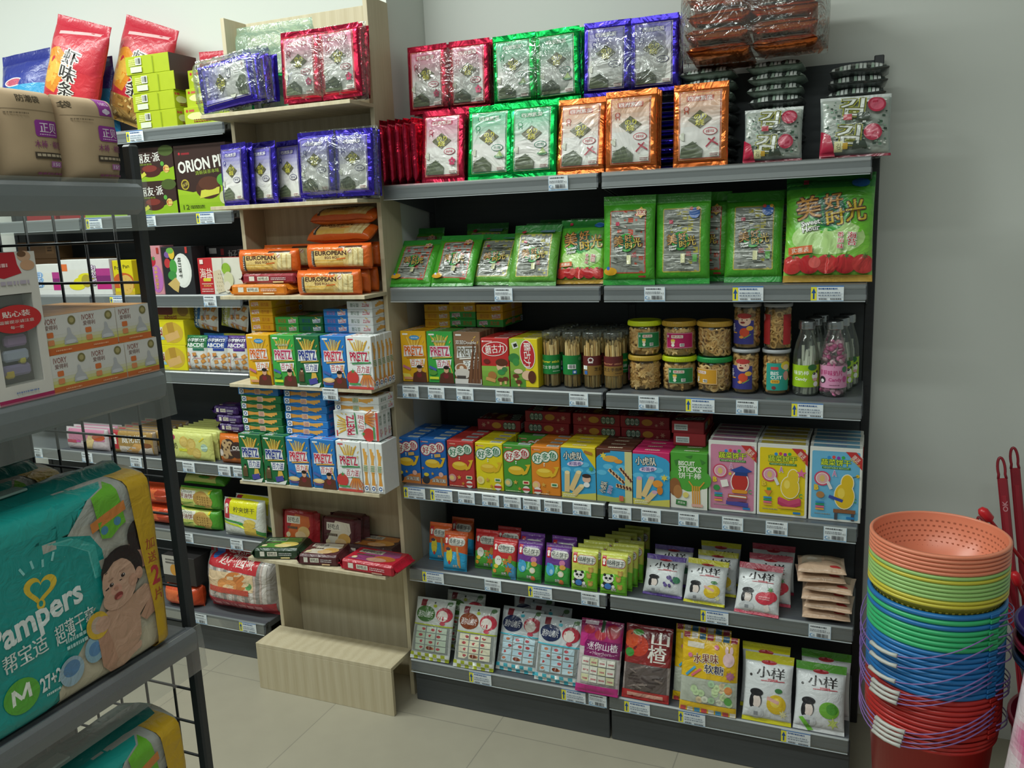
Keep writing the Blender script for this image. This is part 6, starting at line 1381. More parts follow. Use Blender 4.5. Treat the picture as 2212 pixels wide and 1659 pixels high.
CHOC = longpack('cookie_pack', '#c86a20', c1(0.1, 0.098, lambda a: (a.circ(0.44, 0.52, 0.34, '#3a2a24'), [a.circ(x, y, 0.13, '#b89a70') for x, y in ((0.3, 0.7), (0.5, 0.66), (0.34, 0.48), (0.54, 0.42), (0.3, 0.3))], [a.circ(x, y, 0.035, '#4a3020') for x, y in ((0.3, 0.72), (0.5, 0.68), (0.34, 0.5), (0.56, 0.44), (0.26, 0.3), (0.42, 0.58))], a.ell(0.12, 0.38, 0.1, 0.12, '#d0c4bc'), a.circ(0.78, 0.5, 0.28, '#3a2420'), a.text('CXL', 0.6, 0.5, 0.9, 0.64, '#e2e0dc', b=0.04))), 0.1, 0.098, 0.035, seed=91)
WAF = longpack('wafer_pack', '#8a7a68', c1(0.205, 0.085, lambda a: (a.rect(0.04, 0.06, 0.96, 0.95, '#a08048'), a.rect(0.06, 0.2, 0.22, 0.96, '#b02a34'), a.circ(0.14, 0.72, 0.11, '#e0dcd4'), a.rect(0.1, 0.4, 0.18, 0.62, '#e0dcd4'), a.text('威化饼干', 0.3, 0.5, 0.86, 0.82, '#e4e2da', b=0.02, rot=4), a.rect(0.24, 0.05, 0.94, 0.34, '#c4bab0'), a.poly([(0.36, 0.1), (0.6, 0.5), (0.8, 0.45), (0.6, 0.06)], '#c89a5c'), a.ell(0.84, 0.42, 0.1, 0.1, '#7a4a2c'))), 0.205, 0.085, 0.03, seed=92)
WAFP = longpack('wafer_pack', '#c4b8bc', c1(0.2, 0.08, lambda a: (a.rect(0.1, 0.45, 0.95, 0.95, '#c87a9a'), a.rect(0.05, 0.32, 0.3, 0.46, '#b8244a'), a.poly([(0.45, 0.1), (0.6, 0.72), (0.76, 0.66), (0.62, 0.02)], '#d8c08a'), a.ell(0.82, 0.62, 0.14, 0.14, '#b8542c'), a.rect(0.3, 0.36, 0.4, 0.46, '#c83a9a'))), 0.2, 0.08, 0.03, seed=93)
PURP = hcdkit('chocolate_pack', '#3a1f5e', '#4a2a74', '#3a1f5e', panel='#8a4a7a', w=0.1, h=0.07, t=0.028)
ONI = longpack('cracker_pack', '#4f9a2c', c1(0.175, 0.072, lambda a: (a.rect(0.02, 0.04, 0.82, 0.96, '#c2c86a'), a.rect(0.08, 0.5, 0.46, 0.9, '#d8d6cc'), a.text('葱油饼干', 0.06, 0.5, 0.5, 0.76, '#7a2f28', b=0.03), a.text('Onion', 0.1, 0.78, 0.38, 0.92, '#4a5a3a'), a.ell(0.6, 0.55, 0.2, 0.36, '#b08a44'), a.ell(0.68, 0.45, 0.18, 0.34, '#bc9850'), [a.circ(0.52 + 0.06 * (k % 5), 0.3 + 0.12 * (k // 5), 0.03, '#8a6a30') for k in range(20)], a.ell(0.55, 0.18, 0.14, 0.06, '#4a9a2c'), a.line(0.1, 0.3, 0.4, 0.36, 0.03, '#4a7a2c'), a.line(0.12, 0.2, 0.36, 0.34, 0.03, '#5a8a34'), a.circ(0.8, 0.88, 0.07, '#d8c824'))), 0.175, 0.072, 0.05, seed=94, top='#4f9a2c')
LEM = longpack('biscuit_pouch', '#ccd0c8', c1(0.165, 0.126, lambda a: (a.poly([(0.14, 0.62), (0.86, 0.52), (0.88, 0.96), (0.1, 1.0)], '#d8d41c'), a.rect(0.06, 0.48, 0.2, 0.97, '#b02834'), a.circ(0.13, 0.8, 0.07, '#e4dcd4'), a.rect(0.1, 0.6, 0.16, 0.74, '#e4dcd4'), a.text('柠夹饼干', 0.3, 0.66, 0.82, 0.8, '#5a5a2c', b=0.01), a.poly([(0, 0.42), (0.4, 0.36), (1.0, 0.06), (1.0, 0.16), (0.5, 0.4), (0, 0.47)], '#3f8a44'), a.poly([(0, 0.36), (0.5, 0.26), (1, 0.0), (1, 0.05), (0.5, 0.32), (0, 0.4)], '#c0d028'), a.ell(0.7, 0.42, 0.14, 0.08, '#d8c060'), a.ell(0.68, 0.34, 0.15, 0.07, '#ccb04a'), a.rect(0.56, 0.06, 0.84, 0.28, '#d2b44c'))), 0.165, 0.126, 0.04, seed=95)
SOFT = bag('cake_bag', 0.29, 0.235, 0.12, '#b0aaa6', c1(0.29, 0.235, lambda a: (a.rect(0.06, 0.1, 0.86, 0.9, '#c2b0a8'), [a.rect(0.04 + 0.075 * k, 0.06, 0.085 + 0.075 * k, 0.96, ('#8f8a86', '#d4cec8')[k % 2]) for k in range(13)], a.poly([(0.08, 0.66), (0.8, 0.6), (0.8, 0.84), (0.08, 0.94)], '#b82c34'), a.text('达利园派', 0.26, 0.68, 0.74, 0.84, '#e0d4cc', b=0.04, rot=-4), a.rect(0.1, 0.36, 0.76, 0.6, '#dcc09a'), a.ell(0.52, 0.48, 0.16, 0.14, '#c8783a'), a.ell(0.4, 0.42, 0.14, 0.1, '#d89050'), a.ell(0.42, 0.38, 0.08, 0.05, '#e0c090'), a.circ(0.7, 0.44, 0.05, '#5a9a5a'), a.ell(0.16, 0.84, 0.06, 0.09, '#3a6ab0'), a.ell(0.16, 0.88, 0.045, 0.03, '#d8b0b0'), a.rect(0.12, 0.3, 0.7, 0.38, '#c04a3a'), a.rect(0.02, 0.02, 0.98, 0.2, '#b83a44'), a.fineprint(0.16, 0.06, 0.86, 0.16, 1, '#d88a8c', 2, 0.7))),
           mat=GLOSS, top='#a82030', bottom='#b83a44', cat='cake bag', p=4, q=4, vb=0.05, vt=0.8, seed=96, amp=0.004, pinch=0.0)
ORG = bag('snack_pack', 0.14, 0.07, 0.08, '#c84a24', c1(0.14, 0.07, lambda a: (a.rect(0.1, 0.3, 0.6, 0.8, '#d86a3a'), a.ell(0.7, 0.5, 0.2, 0.3, '#a83a20'))), cat='snack pack', p=4, q=4, vb=0.06, vt=0.94, seed=97, amp=0.004)
BLKB = carton('coffee_carton', 0.14, 0.09, 0.1, '#2c2a2a', {'front': c1(0.14, 0.1, lambda a: (a.rect(0, 0.3, 0.4, 1, '#b8b4ac'), a.ell(0.34, 0.5, 0.12, 0.2, '#c8903a'), a.rect(0.4, 0.2, 0.6, 0.6, '#a8642c'), a.fineprint(0.1, 0.7, 0.4, 0.9, 2, '#5a5854', 3)))})

# ------------------------------------------------------------------ goods of the front rack (they face +X)
def kraftart(w, h, strip):
    a = P(w, h)
    a.line(0.03, 0.76, 0.97, 0.76, 0.006, '#8f7d64')
    if strip: a.rect(0.55, 0.78, 0.82, 0.985, '#8c3a8c'); a.text('100%', 0.6, 0.9, 0.78, 0.94, '#d8b8d4', b=0.02); [a.ell(0.69 + dx, 0.83 + dy, 0.04, 0.022, '#d4c8dc') for dx, dy in ((0, 0.014), (0.04, 0), (-0.04, 0), (0, -0.014))]
    else: a.text('防潮袋', 0.28, 0.84, 0.62, 0.92, '#4f4536', b=0.02)
    if strip: a.text('袋', 0.02, 0.84, 0.14, 0.92, '#4f4536', b=0.02)
    a.rect(0.48, 0.48, 0.9, 0.66, '#8e3a92', r=0.035); a.text('正贝', 0.55, 0.525, 0.84, 0.63, '#e4d8e4', b=0.04); a.fineprint(0.54, 0.495, 0.84, 0.515, 1, '#c8a0c8', 3)
    a.text('木棒 · 棉签', 0.44, 0.36, 0.94, 0.44, '#8a4a72', b=0.02); a.rect(0.42, 0.24, 0.96, 0.31, '#4a4036'); a.fineprint(0.45, 0.255, 0.93, 0.295, 1, '#b8a890', 5, 0.7); a.rect(0.66, 0.15, 0.86, 0.215, '#a86aa0'); a.text('150', 0.69, 0.163, 0.83, 0.202, '#e0cfe0', b=0.02); a.fineprint(0.46, 0.06, 0.92, 0.1, 1, '#b06a8a', 6); a.fineprint(0.1, 0.7, 0.4, 0.73, 1, '#7a6a54', 7)
    return a
def kraft(c, art, seed):
    pc = Pouch(0.09, 0.112, 0.06, vb=0, vt=1, p=2.8, q=7, pinch=-0.02, amp=0.0015, seed=seed, back=1.0, nx=16, nz=20)
    mb = MB(); pc.body(mb, c, MATTE); pc.art(mb, art, MATTE)
    m2 = MB(); m2.box(-0.02, 0.02, -0.004, 0.004, 0.107, 0.1125, c, MATTE, 0.002)
    return Kit('cotton_swab_pack', 'swab pack', [part('paper_pouch', mb.mesh('cotton_swab_pack')), part('folded_top', m2.mesh('folded_top'))])
KR = [kraft('#b29a7c', kraftart(0.097, 0.112, True), 3), kraft('#b0987a', kraftart(0.097, 0.112, False), 4)]
wa = P(0.097, 0.112); wa.ell(0.75, 0.62, 0.22, 0.12, '#b85a6a'); wa.ell(0.75, 0.62, 0.18, 0.09, '#d4b0b4'); wa.fineprint(0.6, 0.4, 0.92, 0.5, 1, '#b87a88', 5, 0.7); wa.fineprint(0.5, 0.2, 0.92, 0.34, 2, '#b89aa4', 4)
KRW = kraft('#c8cac6', wa, 5)

def giftbox(w=0.075, d=0.075, h=0.182):
    mb = MB(); c = '#d2cdc6'
    mb.box(-w / 2, w / 2, -d / 2 + 0.02, d / 2, 0, h, c, CARD, 0.001)
    mb.box(-w / 2, -w / 2 + 0.011, -d / 2, -d / 2 + 0.02, 0, h, c, CARD); mb.box(w / 2 - 0.011, w / 2, -d / 2, -d / 2 + 0.02, 0, h, c, CARD)
    mb.box(-w / 2 + 0.011, w / 2 - 0.011, -d / 2, -d / 2 + 0.02, 0, 0.022, c, CARD); mb.box(-w / 2 + 0.011, w / 2 - 0.011, -d / 2, -d / 2 + 0.02, 0.132, h, c, CARD)
    a = P(w, h)
    a.rect(0, 0, 1, 0.035, '#a82a5a'); a.poly([(0, 0.87), (0.4, 0.83), (0.72, 0.86), (0.66, 0.92), (0.64, 1.0), (0, 1.0)], '#b8202e'); a.ell(0.8, 0.97, 0.12, 0.035, '#c8a084'); a.ell(0.84, 0.91, 0.13, 0.035, '#c89a78'); a.ell(0.76, 0.985, 0.08, 0.02, '#6a4a34'); a.fineprint(0.1, 0.895, 0.5, 0.935, 1, '#e0b0b0', 8, 0.6); a.fineprint(0.05, 0.78, 0.82, 0.81, 1, '#b0a4b4', 3, 0.8); a.fineprint(0.3, 0.06, 0.7, 0.08, 1, '#7a8ab0', 4)
    lay(mb, a, CARD, lambda u, v: (Vector((-w / 2 + u * w, -d / 2, v * h)), Vector((0, -1, 0))))
    inn = MB(); inn.box(-w / 2 + 0.011, w / 2 - 0.011, -d / 2 + 0.0185, -d / 2 + 0.0198, 0.022, 0.132, '#6b625c', CARD)
    for k, (z, cc) in enumerate(((0.032, '#9a8ab0'), (0.05, '#b8bcd0'), (0.068, '#b08ab8'))): inn.box(-0.02 + 0.004 * k, 0.018, -d / 2 + 0.008, -d / 2 + 0.017, z, z + 0.014, cc, PLAS, 0.003)
    inn.box(-0.018, -0.006, -d / 2 + 0.007, -d / 2 + 0.016, 0.03, 0.04, '#d8b83a', PLAS, 0.002); inn.box(0.004, 0.012, -d / 2 + 0.007, -d / 2 + 0.016, 0.046, 0.054, '#d8c84a', PLAS, 0.002)
    pane = MB(); pane.box(-w / 2 + 0.012, w / 2 - 0.012, -d / 2 + 0.0012, -d / 2 + 0.002, 0.023, 0.131, '#c8ccc8', STRIP)
    st = MB(); s = P(0.068, 0.034); s.ell(0.5, 0.5, 0.5, 0.5, '#c02a2c', 32); s.text('贴心装', 0.24, 0.58, 0.78, 0.8, '#e8dcd4', b=0.02); s.text('温馨提示请注意', 0.16, 0.36, 0.84, 0.48, '#e0c4bc', b=0.02); s.text('每一套', 0.36, 0.16, 0.62, 0.28, '#e0c4bc', b=0.02)
    lay(st, s, CARD, lambda u, v: (Vector((-0.034 + 0.068 * u, -d / 2 - 0.0006, 0.085 + 0.034 * v)), Vector((0, -1, 0))))
    return Kit('gift_box', 'box', [part('carton', mb.mesh('gift_box')), part('contents', inn.mesh('contents')), part('window_pane', pane.mesh('window_pane')), part('oval_sticker', st.mesh('oval_sticker'), label='red oval sticker')])
GB = giftbox()
iv = P(0.0585, 0.0495)
iv.rect(0, 0, 1, 0.17, '#c86a34'); shade(iv, 0, 0.17, 1, 0.5, '#c8c464', '#cfccc4', 4); iv.rect(0, 0.5, 1, 1, '#cfccc8'); iv.text('IVORY', 0.08, 0.78, 0.42, 0.93, '#8a5a54', b=0.02); iv.text('爱得利', 0.1, 0.64, 0.42, 0.76, '#8a6a64', b=0.02)
iv.rect(0.14, 0.44, 0.3, 0.58, '#d2703a', r=0.03); iv.rect(0.14, 0.24, 0.3, 0.38, '#d88a5a', r=0.03); iv.circ(0.8, 0.83, 0.12, '#7c7448'); iv.circ(0.8, 0.83, 0.07, '#a89c6a')
iv.poly([(0.54, 0.22), (0.9, 0.22), (0.86, 0.36), (0.76, 0.48), (0.74, 0.62), (0.7, 0.66), (0.66, 0.62), (0.66, 0.48), (0.56, 0.36)], '#b0b0b4'); iv.ell(0.72, 0.28, 0.14, 0.05, '#c4c4c8'); iv.fineprint(0.3, 0.05, 0.7, 0.12, 1, '#e0a880', 3)
IV = carton('baby_bottle_teat_box', 0.0585, 0.085, 0.0495, '#cfc4b4', {'front': iv, 'top': P(0.0585, 0.085).rect(0, 0, 1, 1, '#c8925a').rect(0.1, 0.3, 0.9, 0.9, '#cf9c66')})

# diaper pack: artwork coordinates taken in metres along the shelf (Y) and up (Z)
DW, DH, DY0, DZ0 = 0.43, 0.272, -1.54, 0.79
def dm(y, z): return ((y - DY0) / DW, (z - DZ0) / DH)
def diaperart():
    a = P(DW, DH)
    def pl(pts, c): a.poly([dm(*p) for p in pts], c)
    def el(y, z, ry, rz, c, rot=0): a.ell(*dm(y, z), ry / DW, rz / DH, c, 24, rot)
    def tx(s, y0, z0, y1, z1, c, **k): a.text(s, *dm(y0, z0), *dm(y1, z1), c, **k)
    shade(a, 0.55, 0, 1, 1, '#c2b8a0', '#a8aaa4', 6)
    pl([(-1.54, 0.79), (-1.325, 0.79), (-1.29, 0.83), (-1.235, 0.88), (-1.207, 0.93), (-1.21, 0.975), (-1.225, 1.0), (-1.26, 1.012), (-1.32, 1.016), (-1.22, 1.05), (-1.22, 1.062), (-1.54, 1.062)], '#15928c')
    pl([(-1.54, 1.03), (-1.3, 1.028), (-1.18, 1.06), (-1.54, 1.062)], '#1f9c94')
    for k in range(2):
        t = 0.012 * k
        pl([(-1.29 + t, 1.012 - t * 0.3), (-1.255 + t * 0.7, 1.008 - t * 0.3), (-1.222 + t * 0.2, 0.985), (-1.218 + t * 0.2, 0.94), (-1.228 + t * 0.2, 0.94), (-1.232 + t * 0.2, 0.98), (-1.258 + t * 0.6, 0.998 - t * 0.3)], ('#5cb8b0', '#3aa8a0')[k % 2])
    pl([(-1.4, 0.985), (-1.36, 1.0), (-1.375, 0.96), (-1.372, 0.92), (-1.39, 0.93)], '#7cc4c0')
    # ribbon loop mark and the wordmark
    for k, c in ((1.0, '#d8b83a'), (0.62, '#15928c')):
        hp = []
        for i in range(36):
            t = 2 * math.pi * i / 36; hxx = 16 * math.sin(t) ** 3; hy = 13 * math.cos(t) - 5 * math.cos(2 * t) - 2 * math.cos(3 * t) - math.cos(4 * t)
            hxx, hy = hxx * math.cos(0.2) + hy * math.sin(0.2), hy * math.cos(0.2) - hxx * math.sin(0.2)
            hp.append((-1.307 + 0.00145 * k * hxx, 0.96 + 0.00135 * k * hy))
        pl(hp, c)
    el(-1.309, 0.94, 0.006, 0.007, '#d8b83a'); el(-1.309, 0.941, 0.003, 0.004, '#15928c')
    for k in range(4): a.line(*dm(-1.325 + 0.013 * k, 0.986 + 0.003 * (k % 2)), *dm(-1.33 + 0.016 * k, 0.996 + 0.004 * (k % 2)), 0.012, '#8accc8')
    tx('Pampers', -1.385, 0.9, -1.25, 0.945, '#dfe6e4', b=0.05, slant=0.02, rot=7)
    tx('帮宝适', -1.37, 0.875, -1.31, 0.9, '#d8e0dc', b=0.02, rot=5); tx('超薄干爽', -1.298, 0.878, -1.237, 0.905, '#d8e0dc', b=0.02, rot=5)
    el(-1.353, 0.838, 0.024, 0.022, '#5aa83a'); [a.line(*dm(*p), *dm(*q), 0.016, '#e6eadf') for p, q in (((-1.3645, 0.829), (-1.363, 0.849)), ((-1.363, 0.849), (-1.353, 0.834)), ((-1.353, 0.834), (-1.343, 0.851)), ((-1.343, 0.851), (-1.3425, 0.832)))]
    tx('27+2', -1.328, 0.828, -1.297, 0.848, '#dfe6e4', b=0.03, rot=5); a.fineprint(*dm(-1.322, 0.818), *dm(-1.3, 0.824), 1, '#bfd8d4', 3)
    a.fineprint(*dm(-1.285, 0.862), *dm(-1.25, 0.88), 2, '#a8ccc8', 4)
    el(-1.283, 0.834, 0.019, 0.02, '#9ab4c4'); el(-1.283, 0.838, 0.013, 0.011, '#5a86b0'); el(-1.245, 0.846, 0.016, 0.019, '#8ab0c4'); el(-1.245, 0.846, 0.01, 0.01, '#5a8ab8')
    # green ribbon
    pl([(-1.218, 1.05), (-1.178, 1.06), (-1.168, 1.0), (-1.18, 0.996), (-1.195, 0.986), (-1.21, 0.99)], '#6ab02f'); pl([(-1.226, 1.016), (-1.168, 1.032), (-1.166, 1.018), (-1.224, 1.002)], '#d2803c'); el(-1.204, 1.0, 0.006, 0.006, '#4a86a8'); el(-1.182, 1.006, 0.006, 0.006, '#4a86a8')
    # the printed baby
    el(-1.148, 0.955, 0.022, 0.03, '#b88a74'); el(-1.146, 0.975, 0.024, 0.024, '#2a2220')
    pl([(-1.224, 0.885), (-1.205, 0.893), (-1.175, 0.892), (-1.15, 0.9), (-1.13, 0.885), (-1.128, 0.868), (-1.15, 0.872), (-1.165, 0.86), (-1.168, 0.83), (-1.182, 0.812), (-1.21, 0.81), (-1.226, 0.815), (-1.232, 0.84), (-1.238, 0.865)], '#c09880')
    pl([(-1.13, 0.885), (-1.118, 0.86), (-1.155, 0.846), (-1.165, 0.856), (-1.15, 0.872)], '#b88c74')
    pl([(-1.24, 0.87), (-1.226, 0.882), (-1.216, 0.84), (-1.212, 0.815), (-1.195, 0.808), (-1.2, 0.798), (-1.224, 0.8), (-1.236, 0.815)], '#b68a72')
    el(-1.2, 0.81, 0.016, 0.008, '#c09880', 15)
    for k in range(4): el(-1.192 + 0.006 * k, 0.811 + 0.002 * k, 0.004, 0.006, '#c8a08a', -30)
    el(-1.236, 0.876, 0.018, 0.019, '#d2ac34'); el(-1.236, 0.876, 0.0105, 0.012, '#bca594'); el(-1.228, 0.874, 0.012, 0.011, '#c49c86')
    el(-1.186, 0.934, 0.036, 0.036, '#241d1b', 10)
    el(-1.193, 0.92, 0.03, 0.034, '#c8a08a', 8); el(-1.2, 0.902, 0.024, 0.018, '#c8a08a')
    el(-1.2, 0.912, 0.01, 0.008, '#cf9c88'); el(-1.17, 0.914, 0.008, 0.009, '#c4957e'); el(-1.158, 0.92, 0.006, 0.009, '#c0937c')
    pl([(-1.222, 0.942), (-1.212, 0.962), (-1.186, 0.968), (-1.162, 0.956), (-1.172, 0.953), (-1.198, 0.952), (-1.213, 0.942)], '#241d1b')
    for y, z in ((-1.207, 0.922), (-1.186, 0.928)): el(y, z, 0.0046, 0.0026, '#d8c4b8'); el(y, z, 0.0036, 0.0027, '#2a1f1c'); el(y + 0.001, z + 0.001, 0.0009, 0.0009, '#e8e0dc'); el(y, z + 0.0075, 0.0055, 0.0009, '#a07c68', 12)
    el(-1.2, 0.914, 0.0035, 0.0026, '#b8846e'); el(-1.198, 0.9025, 0.0075, 0.0048, '#8a3a36', 10); el(-1.197, 0.9, 0.005, 0.002, '#c06a64', 10)
    # yellow strip at the far end
    pl([(-1.162, 1.062), (-1.122, 1.062), (-1.11, 0.79), (-1.14, 0.79), (-1.14, 0.85)], '#c89f1e')
    for s, z0, z1, b in (('加', 0.947, 0.963, 0.02), ('送', 0.926, 0.942, 0.02), ('2', 0.892, 0.921, 0.05), ('片', 0.868, 0.885, 0.02)):
        yy = -1.133 + (0.95 - z0) * 0.05; tx(s, yy - 0.009, z0, yy + 0.007, z1, '#b8323a' if s == '2' else '#a8502c', b=b)
    return a
def diaper():
    pc = Pouch(DW, DH, 0.125, vb=0.0, vt=1.0, p=60, q=34, pinch=-0.005, amp=0.0022, seed=8, nx=26, nz=22, back=1.0, freq=18)
    mb = MB(); pc.body(mb, '#14857f', FILM); pc.art(mb, diaperart(), FILM, 0.0008)
    f = MB()   # folded carrying flap on the top
    def fl(u, v): return Vector(((u - 0.5) * DW * 0.92, -0.03 + 0.06 * v, DH - 0.004 + 0.016 * math.sin(v * math.pi) + 0.004 * noise.noise(Vector((u * 9, v * 5, 2)))))
    f.sheet(fl, 20, 6, '#0f6e68', FILM)
    h = MB(); h.box(-0.06, 0.06, -0.012, 0.012, DH + 0.01, DH + 0.0135, '#8fa8a0', FILM, 0.001)
    return Kit('diaper_pack', 'diaper pack', [part('pouch', mb.mesh('diaper_pack')), part('top_flap', f.mesh('top_flap')), part('carry_handle', h.mesh('carry_handle'))])
DI = diaper()

# ------------------------------------------------------------------ baskets, buckets, brooms
def ribbed(r_top, r_bot, h, rimh, col, mat=None, lip=0.006, ribs=2, n=64, thick=0.0007):
    p = []
    # outside, bottom to top, then the rim and down inside
    p += [(0.0, 0.0), (r_bot * 0.96, 0.0), (r_bot, 0.004)]
    zr = h - rimh
    ra = r_bot + (r_top - r_bot) * zr / h
    p += [(ra, zr), (r_top + lip * 0.7, zr)]
    for k in range(ribs):
        z0 = zr + rimh * k / ribs; dz = rimh / ribs
        p += [(r_top + lip * 0.75, z0 + dz * 0.12), (r_top + lip, z0 + dz * 0.3), (r_top + lip, z0 + dz * 0.75), (r_top + lip * 0.75, z0 + dz * 0.92)]
    p += [(r_top + lip * 0.6, h), (r_top, h + 0.0004), (r_top - thick, h - 0.003), (r_bot - thick, 0.004 + thick), (0.0, thick + 0.003)]
    return p
def basket_mesh(c, sides):
    h, rt_, rb = 0.105, 0.118, 0.103
    mb = MB(); mb.lathe(ribbed(rt_, rb, h, 0.0072, c, ribs=1), 72, c, PLAS)
    if sides:
        dc = lerp(hx(c), (0, 0, 0), 0.45)
        for side in sides:
            for j in range(8):
                z = 0.014 + 0.0105 * j; r = rb + (rt_ - rb) * z / h + (0.0004 if side > 0 else -0.0012)
                for i in range(66):
                    t = R(360 / 66 * (i + 0.5 * (j % 2))); dt = 0.021
                    v = [(r * math.cos(t - dt), r * math.sin(t - dt), z - 0.0016), (r * math.cos(t + dt), r * math.sin(t + dt), z - 0.0016), ((r + 0.0004) * math.cos(t + dt), (r + 0.0004) * math.sin(t + dt), z + 0.0016), ((r + 0.0004) * math.cos(t - dt), (r + 0.0004) * math.sin(t - dt), z + 0.0016)]
                    mb.add(v, [(0, 1, 2, 3) if side > 0 else (3, 2, 1, 0)], dc, PLAS)
    return mb.mesh('basket')
BK = {}
for k, c in (('salmon', '#df8566'), ('pale green', '#97c070'), ('yellow', '#c6bc3e')):
    for v, sd_ in (('', ()), (' top', (-1,)), (' low', (1,))): BK[k + v] = Kit('plastic_basket', 'basket', [part('basket', basket_mesh(c, sd_))])
def bucket_kit(c, low=False):
    h = 0.4 if low else 0.24
    r0 = 0.117
    mb = MB(); mb.lathe(ribbed(r0, 0.086 if low else 0.084, h, 0.0094, c, ribs=1, lip=0.007), 72, c, PLAS)
    if low:
        for k in range(3): mb.lathe([(r0 + 0.0015 - 0.001 * k, h - 0.022 - 0.009 * k), (r0 + 0.0045 - 0.001 * k, h - 0.02 - 0.009 * k), (r0 + 0.0045 - 0.001 * k, h - 0.016 - 0.009 * k), (r0 + 0.0015 - 0.001 * k, h - 0.014 - 0.009 * k)], 72, c, PLAS)
    lug = MB(); lug.box(r0 + 0.0065, r0 + 0.0095, -0.012, 0.012, h - 0.0085, h - 0.001, c, PLAS, 0.001)
    return mb.mesh('bucket'), lug.mesh('handle_lug'), h, r0
BU = {'blue': bucket_kit('#2270b0'), 'green': bucket_kit('#36b070'), 'red': bucket_kit('#b02a26'), 'lowest': bucket_kit('#b42a24', True)}
def handle_meshes(drop, r, side=1):
    pts = []; N = 26
    for i in range(N + 1):
        t = math.pi * i / N
        k = max(0.0, math.sin(t))
        pts.append((r * math.cos(t) * 1.005, -r * (0.05 + 0.99 * k) - 0.004 * k, -0.001 - drop * k ** 1.3))
    m = MB(); m.tube(pts, 0.0014, '#7a5f9a', PLAS, 6)
    g = MB(); j = N // 2
    gp_ = pts[j - 2:j + 3]
    g.tube(gp_, [0.0046, 0.0037, 0.0041, 0.0037, 0.0046], '#bcbcb6', PLAS, 8)
    return m.mesh('wire_handle'), g.mesh('grip')
HM = [handle_meshes(d, 0.1285) for d in (0.03, 0.045, 0.06)]

def paddle(h, w, hole=True, ok=False, t=0.009):
    """flat tapered plastic handle with a hanging loop"""
    mb = MB(); c = '#8f1f2c'
    mb.box(-w / 2, w / 2, -t / 2, t / 2, 0, h - 0.05, c, PLAS, 0.003)
    mb.box(-w * 0.28, w * 0.28, -t / 2 - 0.0015, t / 2, 0.02, h - 0.09, '#9c2632', PLAS, 0.002)
    pts = [(0.36 * w * math.cos(R(a)), 0, h - 0.028 + 0.026 * math.sin(R(a))) for a in range(-30, 211, 15)]
    lp = MB(); lp.tube([(w * 0.4, 0, h - 0.052)] + pts + [(-w * 0.4, 0, h - 0.052)], 0.0032, c, PLAS, 7)
    if ok:
        a = P(w * 0.6, 0.03); a.text('OK', -0.5, 0.32, 1.5, 0.68, '#c88e94', b=0.02, rot=90)
        lay(mb, a, PLAS, lambda u, v: (Vector((-w * 0.3 + w * 0.6 * u, -t / 2 - 0.0015, h - 0.13 + 0.03 * v)), Vector((0, -1, 0))))
    return [part('handle', mb.mesh('handle')), part('hanging_loop', lp.mesh('hanging_loop'))]

# ------------------------------------------------------------------ stocking the right-hand shelves
def X(px, py, Y): return at(px, py, Y).x
rnd = random.Random(7)
# -- bottom to top: shelf with stick boxes, jars and bottles
z = ROWS[2]; Y0 = 0.052
def column(kit, xc, yf, d, n, z, label, group, jit=0.0015, h=None, rz=0.0, first=0):
    out = []
    for k in range(n):
        lab = label.format(ORD[k + first]) if n > 1 or first else label.format('front')
        out.append(kit.put(lab, xc + (rnd.uniform(-jit, jit) if k else 0), yf + d * k, z, rz=rz + (rnd.uniform(-0.8, 0.8) if k else 0), group=group))
    return out
GP = 'stick biscuit boxes on the shelving'
for c, px0, px1, n in (('yellow', 874, 930, 6), ('green', 930.5, 986, 8), ('brown', 986.5, 1046, 8)):
    xc = X((px0 + px1) / 2, 826, Y0)
    column(PZ[c], xc, Y0, 0.0222, n, z, c + ' stick biscuit box, {} in its row on the shelving', GP)
GP = 'chocolate biscuit boxes'
for c, px0, px1 in (('red', 1047.8, 1106), ('yellow and green', 1106.5, 1170)):
    column(MU[c], X((px0 + px1) / 2, 835, 0.045), 0.045, 0.0308, 5, z, c + ' chocolate biscuit box, {} in its row, beside the stick jars', GP)
# flat stacks behind the upright stick boxes
def flatstack(kitcols, x, yc, z0, where, group, pitch=0.0219, rx=-90, rz=180):
    for k, c in enumerate(kitcols):
        pos = ('lowest', 'second', 'third', 'fourth', 'fifth', 'sixth')[k]
        PZ[c].put(f'{c} stick biscuit box lying flat, {pos} in {where}', x, yc, z0 + pitch * k, rx=rx, rz=rz + rnd.uniform(-1.5, 1.5), group=group)
GF = 'stick biscuit boxes lying flat'
zt = z + 0.1436
for x, cols, w in ((X(938, 700, 0.1) , ('yellow', 'yellow', 'yellow'), 'the left pile'), (X(993, 700, 0.1), ('green', 'green', 'yellow', 'yellow'), 'the middle pile'),
                   (X(1052, 700, 0.1), ('green', 'yellow', 'yellow'), 'the right pile')):
    for k, c in enumerate(cols):
        up = c == 'green'
        pos = ('lowest', 'second', 'third', 'top')[k]
        PZ[c].put(f'{c} stick biscuit box lying flat on the upright ones, {pos} in {w}', x, 0.262, zt + 0.0219 * k, rx=90 if up else -90, rz=0 if up else 180, group=GF)
